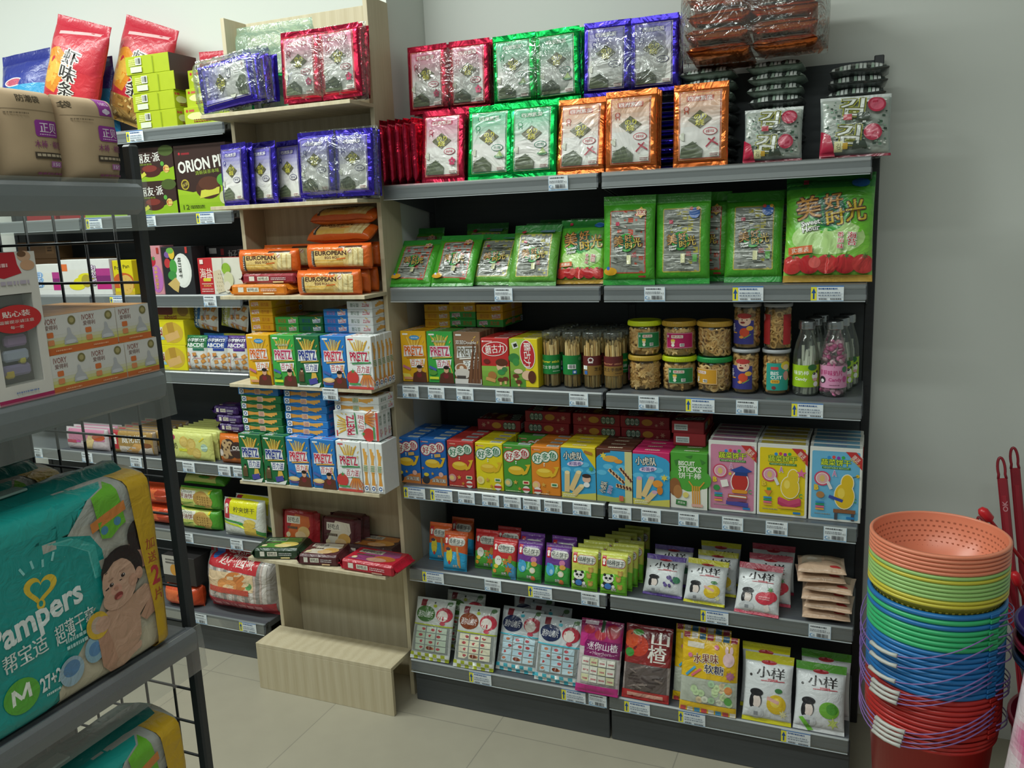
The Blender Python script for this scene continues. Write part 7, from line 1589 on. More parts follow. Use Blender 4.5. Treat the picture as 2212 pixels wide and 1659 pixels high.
# (those boxes rest their middles on the rows below)
GJ = 'stick biscuit jars'
for k, px in enumerate((1193.6, 1237.4, 1281, 1326)):
    yj = 0.062; xc = X(px, 836, yj)
    n_ = ('green-labelled stick biscuit jar at the left end of the jar row', 'green-labelled stick biscuit jar showing its barcode', 'maroon-labelled stick biscuit jar beside the barcode jar', 'maroon-labelled stick biscuit jar beside the cookie jars')[k]
    SJ[k].put(n_, xc, yj, z, group=GJ)
    for q in range(1, 4):
        SJ[(k + q) % 4 if q == 1 else k].put(f'stick biscuit jar, {ORD[q]} from the front behind the ' + ('left green jar', 'barcode jar', 'left maroon jar', 'right maroon jar')[k], xc + 0.002, yj + 0.0492 * q, z, group=GJ)
GC = 'biscuit jars with plastic lids'
for k, px in enumerate((1388, 1462.7, 1539)):
    yj = 0.088; xc = X(px, 846 + 2.5 * k, yj - 0.03)
    lo = CJ[(4, 5, 6)[k]].put(('gold-lidded jar of star biscuits at the lower left', 'lime-lidded biscuit jar in the bottom row', 'green-lidded biscuit jar with orange label at the bottom')[k], xc, yj, z, group=GC)
    CJ[(1, 2, 3)[k]].put(('lime-lidded biscuit jar with green label, stacked at left', 'gold-lidded biscuit jar with crimson label, on top', 'gold-lidded jar of ring biscuits without a label in view, on top')[k], xc, yj, z + 0.0872, group=GC)
GB_ = 'tall biscuit cans'
for k, (px, pxu, a, b) in enumerate(((1608, 1615, 'blue', 'blue'), (1674, 1686, 'teal', 'red'))):
    yj = 0.085; xc = X(px, 852, yj - 0.02)
    BC[a].put(('lower biscuit can with a blue label', 'lower biscuit can with a teal label')[k], xc, yj, z, group=GB_)
    BC[b].put(('upper biscuit can with a blue label', 'upper biscuit can with a red label')[k], xc + 0.002, yj + 0.001, z + 0.1092, group=GB_)
GBO = 'candy bottles'
for k, (px, c) in enumerate(((1738, 'green'), (1797.7, 'pink'))):
    yj = 0.085; xc = X(px, 857, yj - 0.02)
    CB[c].put(f'{c}-labelled bottle of milk candy, front of its row', xc, yj, z, group=GBO)
    for q in (1, 2): CB['green' if k or q == 2 else c].put(f'candy bottle, {ORD[q]} in the row behind the {c}-labelled one', xc + 0.012 * q, yj + 0.063 * q, z, group=GBO)

# -- fish crackers, wafer rolls, vegetable biscuits
z = ROWS[3]; GP = 'fish cracker boxes'
for c, px0, px1, n, tag_ in (('blue', 857.4, 911.5, 5, 'leftmost row'), ('blue', 912, 968, 5, 'row beside the red ones'), ('red', 968.5, 1028.4, 5, 'row of red'), ('yellow', 1029, 1089.6, 4, 'row of yellow'), ('green', 1090, 1149, 1, ''), ('orange', 1149, 1211, 5, 'row of orange')):
    xc = X((px0 + px1) / 2, 1055, 0.024)
    column(FB[c], xc, 0.04, 0.0331, n, z, (c + ' fish cracker box, {} in the ' + tag_) if n > 1 else 'only green fish cracker box in the {} line', GP)
    if c == 'green':
        for k in (3, 4): FB['green'].put(f'green fish cracker box pushed back, {("nearer", "farther")[k - 3]} of the two behind', xc + 0.004, 0.04 + 0.0331 * k, z, group=GP)
GP = 'wafer roll boxes'
for c, px0, px1 in (('yellow-topped', 1214, 1288), ('brown-topped', 1288.4, 1367.4), ('crimson-topped', 1367.4, 1446.8)):
    column(RB[c], X((px0 + px1) / 2, 1084, 0.02), 0.036, 0.0331, 5, z, c + ' wafer roll box, {} in its row', GP)
column(TB, X(1488, 1099, 0.022), 0.038, 0.0331, 4, z, 'green tree-print biscuit stick carton, {} in its row', 'tree-print cartons')
GP = 'vegetable biscuit boxes'
for c, px0, px1 in (('pink', 1529, 1632.6), ('yellow', 1633.7, 1742), ('light blue', 1745, 1858.7)):
    column(VB[c], X((px0 + px1) / 2, 1113, 0.028), 0.045, 0.0352, 5, z, c + ' vegetable biscuit box, {} in its row', GP)
# dark red cartons lying on their long sides at the back, upper two levels stand on the front rows
GP = 'dark red fish cracker boxes at the back'
for lv, xs in ((0, (1077, 1180, 1288, 1394)), (1, (1182, 1287, 1392))):
    for k, px in enumerate(xs):
        xc = X(px, 918 - 24 * lv, 0.15); fl = (k + lv) % 2
        zz = z + 0.1342 + 0.0322 * lv
        FB['dark red'].put(f'dark red cracker box lying flat, {("first", "second", "third", "fourth")[k]} from the left in the {("lower", "upper")[lv]} back row', xc + (0.0665 if fl else -0.0665), 0.15 + 0.041, zz, rx=-90, rz=90 if fl else -90, group=GP)
for k in range(2):
    FB['dark red'].put(f'dark red carton end-on with a white label, {("lower", "upper")[k]} of two over the tree cartons', X(1496, 930, 0.12) - 0.004 * k, 0.21, z + 0.1462 + 0.0322 * k, rx=-90, rz=180, group=GP)

# -- seaweed snack bags leaning back
z = ROWS[1]; GP = 'green seaweed snack bags'
def lean(kit, px0, px1, py, Y, tilt, label, group, z, rz=0, ry=0, dx=0):
    return kit.put(label, X((px0 + px1) / 2, py, Y) + dx, Y, z, rz=rz, rx=-tilt, ry=ry, group=group)
lean(SW['small red'], 841, 926, 620, 0.03, 40, 'small red-edged seaweed bag leaning far back at the left end', GP, z)
lean(SW['small red'], 930, 1019, 618, 0.035, 34, 'small red-edged seaweed bag, second from the left', GP, z)
lean(SW['small gold'], 1014, 1104, 616, 0.055, 38, 'gold-edged seaweed bag leaning back, partly behind its neighbour', GP, z)
lean(SW['small gold'], 1098, 1199, 612, 0.028, 24, 'gold-edged seaweed bag in front, third of the small ones', GP, z)
lean(SW['small tomato'], 1207.6, 1300, 611, 0.06, 18, 'small seaweed bag with red tomatoes printed along its foot', GP, z)
lean(SW['tall red'], 1301.6, 1414.4, 616, 0.035, 6, 'tall red-edged seaweed bag beside the shelf joint', GP, z)
lean(SW['tall plain'], 1416, 1530, 612, 0.05, 6, 'tall seaweed bag with a blue dot, nearest the joint', GP, z)
lean(SW['tall plain'], 1565, 1686, 607, 0.075, 14, 'tall seaweed bag leaning back beside the giant one', GP, z, rz=2)
lean(SW['giant'], 1691, 1880, 612, 0.055, 12, 'giant tomato seaweed bag at the right end', GP, z)
# second row
lean(SW['small red'], 868, 950, 560, 0.185, 14, 'small seaweed bag standing behind the leftmost leaning one', GP, z, dx=0.0)
lean(SW['small gold'], 1000, 1090, 560, 0.2, 14, 'small seaweed bag standing behind the gold-edged pair', GP, z)
lean(SW['small gold'], 1130, 1215, 560, 0.115, 20, 'gold-edged seaweed bag directly behind the third small one', GP, z)
lean(SW['small tomato'], 1165, 1245, 560, 0.19, 14, 'gold-topped seaweed bag at the back, left of two', GP, z)
lean(SW['small tomato'], 1240, 1310, 560, 0.125, 14, 'gold-topped seaweed bag behind the tomato one', GP, z)
lean(SW['tall plain'], 1450, 1560, 560, 0.19, 5, 'tall seaweed bag at the back between two front ones', GP, z)
lean(SW['tall red'], 1468, 1570, 590, 0.12, 5, 'tall red-edged seaweed bag tucked second behind the blue-dot one', GP, z, rz=-4)
lean(SW['tall plain'], 1640, 1735, 560, 0.2, 8, 'dark seaweed bag standing at the back beside the giant one', GP, z, dx=-0.01)

# -- animal biscuits and sweets
z = ROWS[4]; GP = 'small biscuit bags'
def fr(kit, px, py, Y, tilt, label, gp, rz=0, ry=0): return kit.put(label, X(px, py, Y), Y, z, rz=rz, rx=-tilt, ry=ry, group=gp)
fr(CH['orange'], 951, 1208, 0.07, 10, 'orange and blue biscuit bag, at the very left', GP)
fr(CH['orange'], 983, 1224, 0.018, 12, 'orange and blue biscuit bag, second and in front', GP, 3)
fr(CH['orange'], 1000, 1200, 0.13, 8, 'orange and blue biscuit bag, at the back', GP)
fr(CH['red'], 1050, 1217, 0.055, 12, 'red and green biscuit bag, behind its twin', GP)
fr(CH['red'], 1088, 1238, 0.012, 14, 'red and green biscuit bag, in front of its twin', GP)
fr(CH['red'], 1100, 1215, 0.1, 8, 'red and green biscuit bag, at the back', GP)
fr(CH['purple'], 1142, 1244, 0.012, 14, 'purple and green biscuit bag, left of the pair', GP)
fr(CH['purple'], 1203, 1252, 0.012, 14, 'purple and green biscuit bag, right of the pair', GP)
fr(CH['purple'], 1150, 1225, 0.075, 8, 'purple and green biscuit bag, behind on the left', GP)
fr(CH['purple'], 1218, 1232, 0.075, 8, 'purple and green biscuit bag, behind on the right', GP)
for k, (px, py) in enumerate(((1262, 1265), (1325, 1274))):
    for q in range(4):
        fr(CH['panda'], px + 12 * q, py - 9 * q, 0.006 + 0.03 * q, 10, f'lime panda-print biscuit bag, {ORD[q]} in the {("left", "right")[k]} row', GP)
for q in range(4): fr(CH['panda'], 1335 + 14 * q, 1240, 0.13 + 0.027 * q, 4, f'lime biscuit bag at the back of the right panda row, {ORD[q]} of four', GP)
GP = 'small candy bags'
fr(SM['grape'], 1430, 1285, 0.03, 28, 'candy bag with grapes and purple ends', GP, -3)
fr(SM['lemon'], 1520, 1295, 0.016, 28, 'candy bag with a lemon and yellow ends', GP, -4)
fr(SM['strawberry'], 1633, 1313, -0.002, 32, 'candy bag with a strawberry, in front', GP, -4)
fr(SM['grape'], 1450, 1262, 0.1, 24, 'candy bag with purple ends, behind the grape one', GP)
fr(SM['lemon'], 1545, 1275, 0.078, 26, 'candy bag with yellow ends, behind the lemon one', GP)
fr(SM['lemon'], 1555, 1250, 0.15, 10, 'candy bag with yellow ends, at the very back', GP)
fr(SM['strawberry'], 1660, 1285, 0.062, 24, 'candy bag with red ends, second behind the strawberry one', GP)
fr(SM['strawberry'], 1668, 1265, 0.135, 12, 'candy bag with red ends, at the very back', GP)
zz = z
for k in range(6):
    o = TAN.put(f'tan wafer pack, {("lowest", "second", "third", "fourth", "fifth", "topmost")[k]} in the stack at the right end', X(1785, 1320, 0.0) + (0.0, 0.002, -0.003, 0.002, -0.012, -0.012)[k], 0.0, zz, rx=-90, rz=(4, -3, 2, -4, 8, 5)[k], group='tan wafer packs in a stack')
    o.location.y = 0.0; zz += 0.023

# -- bottom deck: hawthorn and candy bags
z = BASE; GP = 'candy bags on the bottom deck'
def bt(kit, px, py, Y, tilt, label, rz=0, ry=0): return kit.put(label, X(px, py, Y), Y, z, rz=rz, rx=-tilt, ry=ry, group=GP)
YB = -0.018
bt(HW['green'], 928, 1425, YB, 24, 'hawthorn candy bag with a green oval, leftmost', 2)
bt(HW['brown'], 1022, 1441, YB - 0.004, 24, 'hawthorn candy bag with a brown oval', 2)
bt(HW['navy'], 1115, 1450, YB + 0.02, 26, 'hawthorn candy bag with a navy oval, left of two')
bt(HW['navy'], 1200, 1466, YB + 0.004, 22, 'hawthorn candy bag with a navy oval, in front beside the magenta bag', 0)
bt(HW['navy'], 1180, 1450, YB + 0.062, 20, 'hawthorn candy bag with a navy oval, squeezed between its twins')
bt(HW['green'], 1000, 1415, YB + 0.075, 16, 'pale candy bag behind the brown-oval bag')
bt(HW['navy'], 1150, 1430, YB + 0.115, 12, 'pale candy bag behind the navy-oval bags')
bt(HW['magenta'], 1289, 1488, YB - 0.012, 22, 'magenta hawthorn roll bag', 0)
bt(HW['dried'], 1393, 1502, YB - 0.002, 20, 'dark red dried hawthorn bag with a clear window')
bt(HW['gummy'], 1528, 1528, YB - 0.006, 16, 'yellow fruit gummy bag, in front')
bt(HW['gummy'], 1512, 1510, YB + 0.03, 16, 'yellow fruit gummy bag, behind its twin')
bt(SM['big lemon'], 1655, 1548, YB - 0.004, 22, 'large lemon candy bag with yellow ends, in front')
bt(SM['big lemon'], 1650, 1520, YB + 0.055, 14, 'large lemon candy bag, standing behind its twin')
bt(SM['big green'], 1768, 1560, YB - 0.002, 26, 'large green-topped candy bag at the right end, in front')
bt(SM['big green'], 1780, 1530, YB + 0.07, 16, 'large green-topped candy bag, standing behind its twin')

# -- top shelf: seaweed packs
z = ROWS[0]; GP = 'metallic seaweed packs on the top shelf'
for k in range(5):
    NORI['red'].put(f'red seaweed pack standing edge-on, {("first", "second", "third", "fourth", "fifth")[k]} from the left end', X(836.5 + 16.7 * k, 385, 0.03), 0.062, z, rz=-86, ry=1.5, scale=1.06, group=GP)
def ns(c, px0, px1, Y, tilt, label, rz=0): return NORI[c].put(label, X((px0 + px1) / 2, 378, Y), Y, z, rz=rz, rx=-tilt, scale=1.17, group=GP)
for q in range(3): ns('red', 912 + 4 * q, 1000 + 4 * q, 0.016 + 0.0265 * q, 9, f'red seaweed pack facing front, {ORD[q]} of three')
for q in range(3): ns('green', 1016 + 5 * q, 1100 + 5 * q, 0.018 + 0.0265 * q, 9, f'green seaweed pack beside the red ones, {ORD[q]} of three')
for q in range(3): ns('green', 1106 + 5 * q, 1194 + 5 * q, 0.018 + 0.0265 * q, 9, f'green seaweed pack beside the orange ones, {ORD[q]} of three')
for q in range(2): ns('orange', 1202 + 5 * q, 1303 + 5 * q, 0.022 + 0.028 * q, 13, f'orange seaweed pack on the left bay, {ORD[q]} of two')
for q in range(3): ns('orange', 1308 + 5 * q, 1418 + 5 * q, 0.012 + 0.0265 * q, 6, f'orange seaweed pack above the shelf joint, {ORD[q]} of three')
ns('orange', 1455, 1569, 0.014, 5, 'orange seaweed pack standing alone in front of crisp packs')
# packs the back bundles stand on
zb = z + 0.158
def hiddenrow(c, xs, y, what):
    for k, x in enumerate(xs): NORI[c].put(f'{c} seaweed pack under the back bundle, {("left", "right")[k % 2]} one', x, y, z, group=GP)
GU = 'seaweed multipacks on top'
YU = 0.172
def up(c, pxa, pxb, seed, label, deep=4, tilt=3, pyb=215, bw=None):
    x0, x1 = X(pxa, 130, YU - 0.03), X(pxb, 130, YU - 0.03); xc = (x0 + x1) / 2
    b = bundle(c, 2, deep, seed=seed, pitch=0.121, dp=0.0215, sc=1.12, wh=0.19, ww=0.243)
    zbase = z + 0.0222 * 8 + 0.004
    # a flat multipack below carries it
    fb = NORI[c]
    for k in range(8):
        for s_, dx in (('left', -0.056), ('right', 0.056)):
            fb.put(f'{c} seaweed pack lying under the {c} multipack, {s_} pile, {("lowest", "second", "third", "fourth", "fifth", "sixth", "seventh", "eighth")[k]}', xc + dx, 0.203, z + 0.0222 * k, rx=-90, group='seaweed packs piled under the multipacks')
    b.put(label, xc, YU, zbase, rx=-tilt, group=GU)
up('red', 870, 1066, 3, 'red seaweed multipack in clear film, on the right shelving', pyb=218)
up('green', 1064, 1256, 4, 'green seaweed multipack in clear film, between red and purple')
up('purple', 1250, 1476, 5, 'purple seaweed multipack in clear film, beside the orange heap')
# crisp packs and the orange heap
GK = 'seaweed crisp packs'
KIM.put('silver seaweed crisp pack lying sideways beside the lone orange pack', X(1668, 342, 0.02), 0.02, z, rx=-10, rz=0, group=GK)
KIM.put('silver seaweed crisp pack with a red corner at the right end', X(1846, 332, 0.035), 0.035, z, rx=-16, rz=4, scale=1.15, group=GK)
for cidx, (px, n, dx) in enumerate(((1522, 9, 0), (1672, 9, 0), (1850, 8, 0))):
    x = X(px, 230, 0.14); zz = z
    for k in range(n):
        kk = (KIMG if (k >= n - 3 and cidx < 2) else KIMB)
        kk.put(f'{"pale green" if kk is KIMG else "black"} seaweed crisp pack lying flat, {("lowest", "second", "third", "fourth", "fifth", "sixth", "seventh", "eighth", "topmost")[k]} in the {("left", "middle", "right")[cidx]} pile', x + rnd.uniform(-0.004, 0.004), 0.15, zz, rx=-90, rz=rnd.uniform(-3, 3), group='piled seaweed crisp packs')
        zz += 0.0262
    if cidx < 2:
        zt_ = zz if cidx == 0 else max(zt_, zz)
ps = []
for r_ in range(5):
    for s_ in range(2):
        ps.append(nori_sub('orange', loc((s_ - 0.5) * 0.142 + rnd.uniform(-0.004, 0.004), -0.085 + rnd.uniform(-0.006, 0.006), 0.022 + 0.036 * r_, -90 + rnd.uniform(-4, 4), 0, rnd.uniform(-5, 5)) @ Matrix.Diagonal((1.32, 1.75, 1.2, 1))))
pc = Pouch(0.325, 0.2, 0.235, vb=0.05, vt=0.9, p=5, q=5, pinch=-0.02, amp=0.008, seed=3, nx=22, nz=22, back=1.0, freq=18)
mb = MB(); pc.rows(0, len(pc.vs) - 1, mb, '#dfe6e2', WRAP)
ps.append(part('clear_bag', mb.mesh('clear_bag'), label='crinkled clear bag'))
Kit('seaweed_multipack', 'seaweed multipack', ps).put('orange seaweed packs heaped flat in one clear bag, on the crisp piles', X(1622, 80, 0.1), 0.15, zt_ + 0.001, group=GU)

# ------------------------------------------------------------------ stocking the wooden stand
def wx(px, py, Y): return at(px, py, Y).x
# third shelf from the bottom: stick biscuit boxes, two rows of fronts with piles on top
z = WT[3]; GP = 'stick biscuit boxes on the wooden stand'
for c, px0, px1, n in (('yellow', 538.5, 593, 7), ('green', 594, 643.5, 7), ('dark green', 644, 696.7, 7), ('blue', 698, 753.7, 7), ('white', 754, 808, 5)):
    column(PZ[c], wx((px0 + px1) / 2, 838, -0.1), -0.089, 0.0222, n, z, c + ' stick biscuit box, {} in its row, upper wooden shelf', GP)
for c, px, n, up in (('yellow', 566, 4, True), ('green', 619, 2, False), ('dark green', 671, 2, False), ('blue', 726, 3, False), ('white', 783, 4, False)):
    for k in range(n):
        PZ[c].put(f'{c} stick biscuit box lying flat, {("lowest", "second", "third", "top")[k]} of its upper wooden shelf pile', min(wx(px, 726, -0.05), -0.0735), 0.0985, z + 0.1438 + 0.0219 * k, rx=90 if up else -90, rz=0 if up else 180, group=GP)
z = WT[4]
for k, (c, px, n) in enumerate((('dark green', 557.5, 3), ('dark green', 605.5, 3), ('blue', 655, 3), ('blue', 706, 3), ('white', 761.5, 3))):
    side = ('left', 'right', 'left', 'right', '')[k]
    column(PZ[c], -0.447 + 0.0845 * k, -0.089, 0.0222, n, z, f'{c} stick biscuit box, {{}} of the {side} row, lower wooden shelf'.replace('  ', ' '), GP)
for k in range(3):
    PZ['white'].put(f'white stick biscuit box turned edge-on, {("left", "middle", "right")[k]} of three', -0.0565 + 0.0222 * k + 0.0005, -0.059, z, rz=-90, group=GP)
for k in range(5): PZ['dark green'].put(f'dark green stick biscuit box on its back, {("lowest", "second", "third", "fourth", "fifth")[k]} in the green pile', -0.488 - 0.003 * (k % 2), -0.03, z + 0.1438 + 0.0219 * k, rx=-90, rz=-90, group=GP)
PZ['blue'].put('blue stick biscuit box crowning the dark green pile', -0.495, -0.03, z + 0.1438 + 0.0219 * 5, rx=-90, rz=-90, group=GP)
for k in range(6): PZ['blue'].put(f'blue stick biscuit box on its back, {("lowest", "second", "third", "fourth", "fifth", "topmost")[k]} in the blue pile', -0.335 + 0.003 * (k % 2), -0.03, z + 0.1438 + 0.0219 * k, rx=-90, rz=-90, group=GP)
for k in range(3): PZ['white'].put(f'white stick biscuit box turned sideways, {ORD[k]} of three', -0.014, -0.075 + 0.0222 * k, z + 0.1438, ry=-90, group=GP)
for k in range(2): PZ['white'].put(f'white stick biscuit box lying across the sideways ones, {("lower", "upper")[k]}', -0.155, -0.04, z + 0.1438 + 0.08 + 0.0219 * k, rx=-90, rz=-90, group=GP)
# egg rolls and cookies
z = WT[2]; GP = 'egg roll packs'
for k in range(3): EGG.put(f'orange egg roll pack, {ORD[k]} in the bottom right row', -0.14 - 0.002 * k, -0.076 + 0.0455 * k, z, rz=0, group=GP)
for k in range(3): EGG.put(f'orange egg roll pack, {ORD[k]} in the second right row', -0.114 - 0.026 * min(k, 1), -0.058 + 0.0455 * k, z + 0.0678, rz=0, group=GP)
EGG.put('orange egg roll pack lying tilted on the right rows, lower', -0.137, -0.03, z + 0.1362, rx=-62, group=GP)
EGG.put('orange egg roll pack lying tilted on the right rows, topmost', -0.134, -0.012, z + 0.1838, rx=-72, group=GP)
HC['orange'].put('orange cookie pack lying at the left front corner', -0.375, -0.085, z, rx=-90, group='cookie packs')
HC['white and maroon'].put('white and maroon cookie pack lying on the orange pack', -0.352, -0.066, z + 0.0303, rx=-90, group='cookie packs')
EGG.put('orange egg roll pack standing on the white cookie pack, in front', -0.356, -0.045, z + 0.0588, rz=1, group=GP)
EGG.put('orange egg roll pack at the left back, behind the white pack', -0.355, 0.05, z, group=GP)
EGG.put('orange egg roll pack on top at the left back', -0.345, 0.05, z + 0.0674, group=GP)
# purple seaweed packs
z = WT[1]; GP = 'seaweed packs on the wooden stand'
for k, (px, Y, rz) in enumerate(((500, -0.088, -14), (563, -0.06, -14), (622, -0.04, -14))):
    for q in range(1 if k else 2):
        NORI['purple'].put(f'purple seaweed pack upright, {("first", "second", "third")[k]} from the left' + (', behind another' if q else ', in front'), wx(px, 440, Y) + 0.005 * q, Y + 0.022 + 0.022 * q, z, rz=rz, rx=-2, scale=1.06, group=GP)
bundle('purple', 2, 3, seed=6, pitch=0.116, sc=1.06, wh=0.182).put('purple seaweed multipack in clear film, on the wooden stand', -0.096, -0.058, z, rx=-3, group=GU)
z = WT[0]
bundle('red', 2, 3, seed=7, pitch=0.122, wh=0.19, sc=1.12).put('red seaweed multipack in clear film, on the wooden stand', -0.115, -0.058, z, rx=-3, group=GU)
ps = []
for k in range(4): ps.append(nori_sub('purple', loc(0.092 + 0.011 * k, -0.029 + 0.0195 * k, 0.066, 0, -90 - 2 + 2 * k, 0) @ Matrix.Scale(1.16, 4)))
ps.append(part('clear_wrap', wrapmesh(0.25, 0.15, 0.092, WRAP, 8, amp=0.003), label='cloudy clear outer bag'))
Kit('seaweed_multipack', 'seaweed multipack', ps).put('purple seaweed multipack lying on its side at the top left', -0.402, -0.062, z, rx=-4, ry=-5, group=GU)
ps = [nori_sub('green', loc(-0.079, 0.02 - 0.006 * (k % 2), 0.056 + 0.0 * k, 0, 90, 0) @ loc(0, 0.019 * k - 0.045, 0)) for k in range(4)]
ps.append(part('clear_bag', wrapmesh(0.255, 0.245, 0.075, HAZEWRAP, 9, amp=0.006, pinch=-0.04), label='cloudy clear outer bag'))
Kit('seaweed_multipack', 'seaweed multipack', ps).put('pale green seaweed multipack in a cloudy bag, behind the purple one', -0.343, 0.05, z, group=GU)
# low cookie packs
z = WT[5]; GP = 'cookie packs'
HC['dark green'].put('dark green cookie pack lying at the front left', wx(605, 1200, -0.075), -0.092, z, rx=-90, rz=16, group=GP)
HC['wine'].put('wine-red cookie pack lying in the front middle', wx(694, 1215, -0.08), -0.095, z, rx=-90, rz=10, group=GP)
HC['crimson'].put('crimson cookie pack lying at the front right', wx(800, 1222, -0.08), -0.1, z, rx=-90, rz=-2, group=GP)
HC['brown'].put('brown cookie pack lying behind the crimson one', -0.137, 0.001, z, rx=-90, rz=0, group=GP)
HC['red'].put('red cookie pack standing at the back left', wx(645, 1165, 0.03), 0.042, z, rx=-8, rz=0, group=GP)
HC['maroon'].put('maroon cookie pack standing at the back, in front of its twin', -0.249, 0.026, z, rx=-8, rz=0, group=GP)
HC['maroon'].put('maroon cookie pack standing at the back, behind its twin', -0.243, 0.069, z, rx=-4, rz=0, group=GP)

# ------------------------------------------------------------------ stocking the left-hand shelves
def lx(px, py, Y): return at(px, py, Y).x
z = LROWS[0]; GP = 'crisps bags'
CHP['blue'].put('blue crisps bag at the far left', -1.50, 0.17, z, rx=-8, ry=-2, scale=1.12, group=GP)
CHP['red'].put('red shrimp crisps bag, left and tallest', -1.27, 0.13, z, rx=-6, ry=17, scale=1.17, group=GP)
CHP['blue'].put('blue crisps bag between the two red ones', -1.27, 0.26, z, rx=0, scale=0.98, group=GP)
CHP['red'].put('red shrimp crisps bag beside the lime boxes', at(272, 268, 0.2).x, 0.228, z, rx=-4, ry=20, scale=1.12, group=GP)
CHP['red'].put('red crisps bag standing behind the lime boxes', -0.74, 0.27, z, ry=3, scale=0.8, group=GP)
GP = 'lime pie boxes'
for k in range(4):
    (LIMEX if k > 1 else LIME).put(f'lime pie box, {("lowest", "second", "third", "top")[k]} in the left pile', -0.834 - 0.005 * k + 0.012 * (k == 2), 0.145, z + 0.0544 * k, rz=-2 + 1.2 * k, group=GP)
for k in range(3): LIMES.put(f'lime pie box, {("lowest", "second", "top")[k]} in the right pile', -0.634 + 0.004 * k, 0.14 + 0.012 * k, z + 0.0544 * k, group=GP)
z = LROWS[1]; GP = 'chocolate pie boxes'
for k in range(2): PIES.put(f'dark pie box lying low, {("lower", "upper")[k]} of the pair', -0.879, 0.15, z + 0.1014 * k, rz=0.8 * k, group=GP)
PIEB.put('tall dark pie box beside the wooden stand', -0.678, 0.15, z, group=GP)
PIES.put('dark pie box behind the front rack grid', -1.09, 0.15, z, group=GP)
BXR.put('red carton lying behind the grid, upper left shelf', -1.45, 0.16, z, group='cartons on the far left shelving'); BXR.put('red carton beside its twin behind the grid', -1.29, 0.16, z, group='cartons on the far left shelving')
z = LROWS[2]; GP = 'cartons on the far left shelving'
BXP.put('pink strawberry biscuit carton, standing', -0.932, 0.113, z, group=GP)
BXV.put('black vegetable biscuit carton with a white oval', -0.818, 0.113, z, group=GP)
BXK.put('black carton with grey lettering at the back', -0.675, 0.215, z, group=GP)
BXK.put('black carton at the back behind the vegetable carton', -0.9, 0.22, z, group=GP)
BXS.put('red and white soda biscuit carton', -0.653, 0.112, z, group=GP)
BXY.put('yellow cracker carton seen through the grid', -1.05, 0.105, z, group=GP)
BXW2.put('white and purple biscuit carton with yellow rolls', -1.222, 0.106, z, group=GP)
BXW1.put('white and purple biscuit carton with blue lettering', -1.402, 0.106, z, group=GP)
for k, (x, zz) in enumerate(((-1.54, z), (-1.33, z), (-1.54, z + 0.0605), (-1.33, z + 0.0605), (-1.54, z + 0.121))):
    BXB.put(f'brown kraft carton at the back, {("lower left", "lower right", "middle left", "middle right", "top left")[k]}', x, 0.2, zz, group=GP)
BXR.put('red carton leaning at the far left end', -1.62, 0.12, z, group=GP)
z = LROWS[3]; GP = 'wafer cartons'
NAB.put('yellow wafer carton, lower', -0.892, 0.115, z, group=GP); NAB.put('yellow wafer carton, upper', -0.889, 0.115, z + 0.0823, group=GP); NABT.put('yellow and brown wafer carton on top of the yellow pair', -0.882, 0.14, z + 0.1646, group=GP)
GP = 'letter biscuit bags'
for k, c in enumerate(('green', 'blue', 'purple')): ABC[c].put(f'{c} letter biscuit bag, standing in the front row', -0.779 + 0.078 * k, 0.085 + 0.004 * k, z, rx=-4, group=GP)
ABC['light blue'].put('light blue letter biscuit bag lying sideways on top', -0.715, 0.125, z + 0.122, ry=-84, rx=-6, group=GP)
ABC['yellow'].put('yellow letter biscuit bag lying sideways on top', -0.595, 0.125, z + 0.122, ry=-80, rx=-6, group=GP)
for k, c in enumerate(('light blue', 'yellow')): ABC[c].put(f'{c} letter biscuit bag standing behind the front row', -0.755 + 0.082 * k, 0.135, z, rx=-4, group=GP)
ABC['blue'].put('blue letter biscuit bag at the right, edge-on', -0.575, 0.135, z, rz=-40, group=GP)
z = LROWS[4]; GP = 'cookie packs in rows'
for k in range(8): COOK.put(f'pale yellow milk cookie pack, {ORD[k]} in the row', -0.848 + 0.0004 * k, 0.082 + 0.0235 * k, z, group=GP)
for k in range(3): CHOC.put(f'orange chocolate-chip cookie pack, {ORD[k]} in the row', -0.676, 0.088 + 0.036 * k, z, group=GP)
for k in range(3): PURP.put(f'purple chocolate pack lying flat, {("lowest", "middle", "top")[k]}', -0.69 - 0.008 * k, 0.1, z + 0.0985 + 0.0285 * k, rx=-90, group=GP)
for k in range(7): WAF.put(f'tan wafer pack with a red band, {ORD[k]} in the row', -1.108, 0.09 + 0.0305 * k, z, group=GP) if k < 6 else None
for k in range(3): WAFP.put(f'pink wafer pack behind the grid, {ORD[k]} in the row', -1.325, 0.09 + 0.0305 * k, z, group=GP)
z = LROWS[5]; GP = 'cracker packs'
ONI.put('green onion cracker pack, lower', -0.864, 0.11, z, group=GP); ONI.put('green onion cracker pack, upper', -0.856, 0.112, z + 0.0722, group=GP); ONI.put('green onion cracker pack lying on top of the two', -0.85, 0.12, z + 0.1444, rx=-55, group=GP)
LEM.put('white and yellow biscuit pouch, in front', -0.665, 0.09, z, rx=-5, group=GP); LEM.put('white and yellow biscuit pouch, behind its twin', -0.652, 0.135, z + 0.0, rx=-3, group=GP)
for k in range(2): ORG.put(f'orange snack pack beside the grid, {("lower", "upper")[k]}', -1.04, 0.12, z + 0.0725 * k, group=GP)
for k in range(3): ORG.put(f'orange snack pack behind the grid, {("left", "middle", "right")[k]} of three', -1.51 + 0.15 * k, 0.13, z, group=GP)
z = LBASE
SOFT.put('large red and silver cake bag on the lowest left deck', -0.69, 0.085, z, rx=-6, group=None)
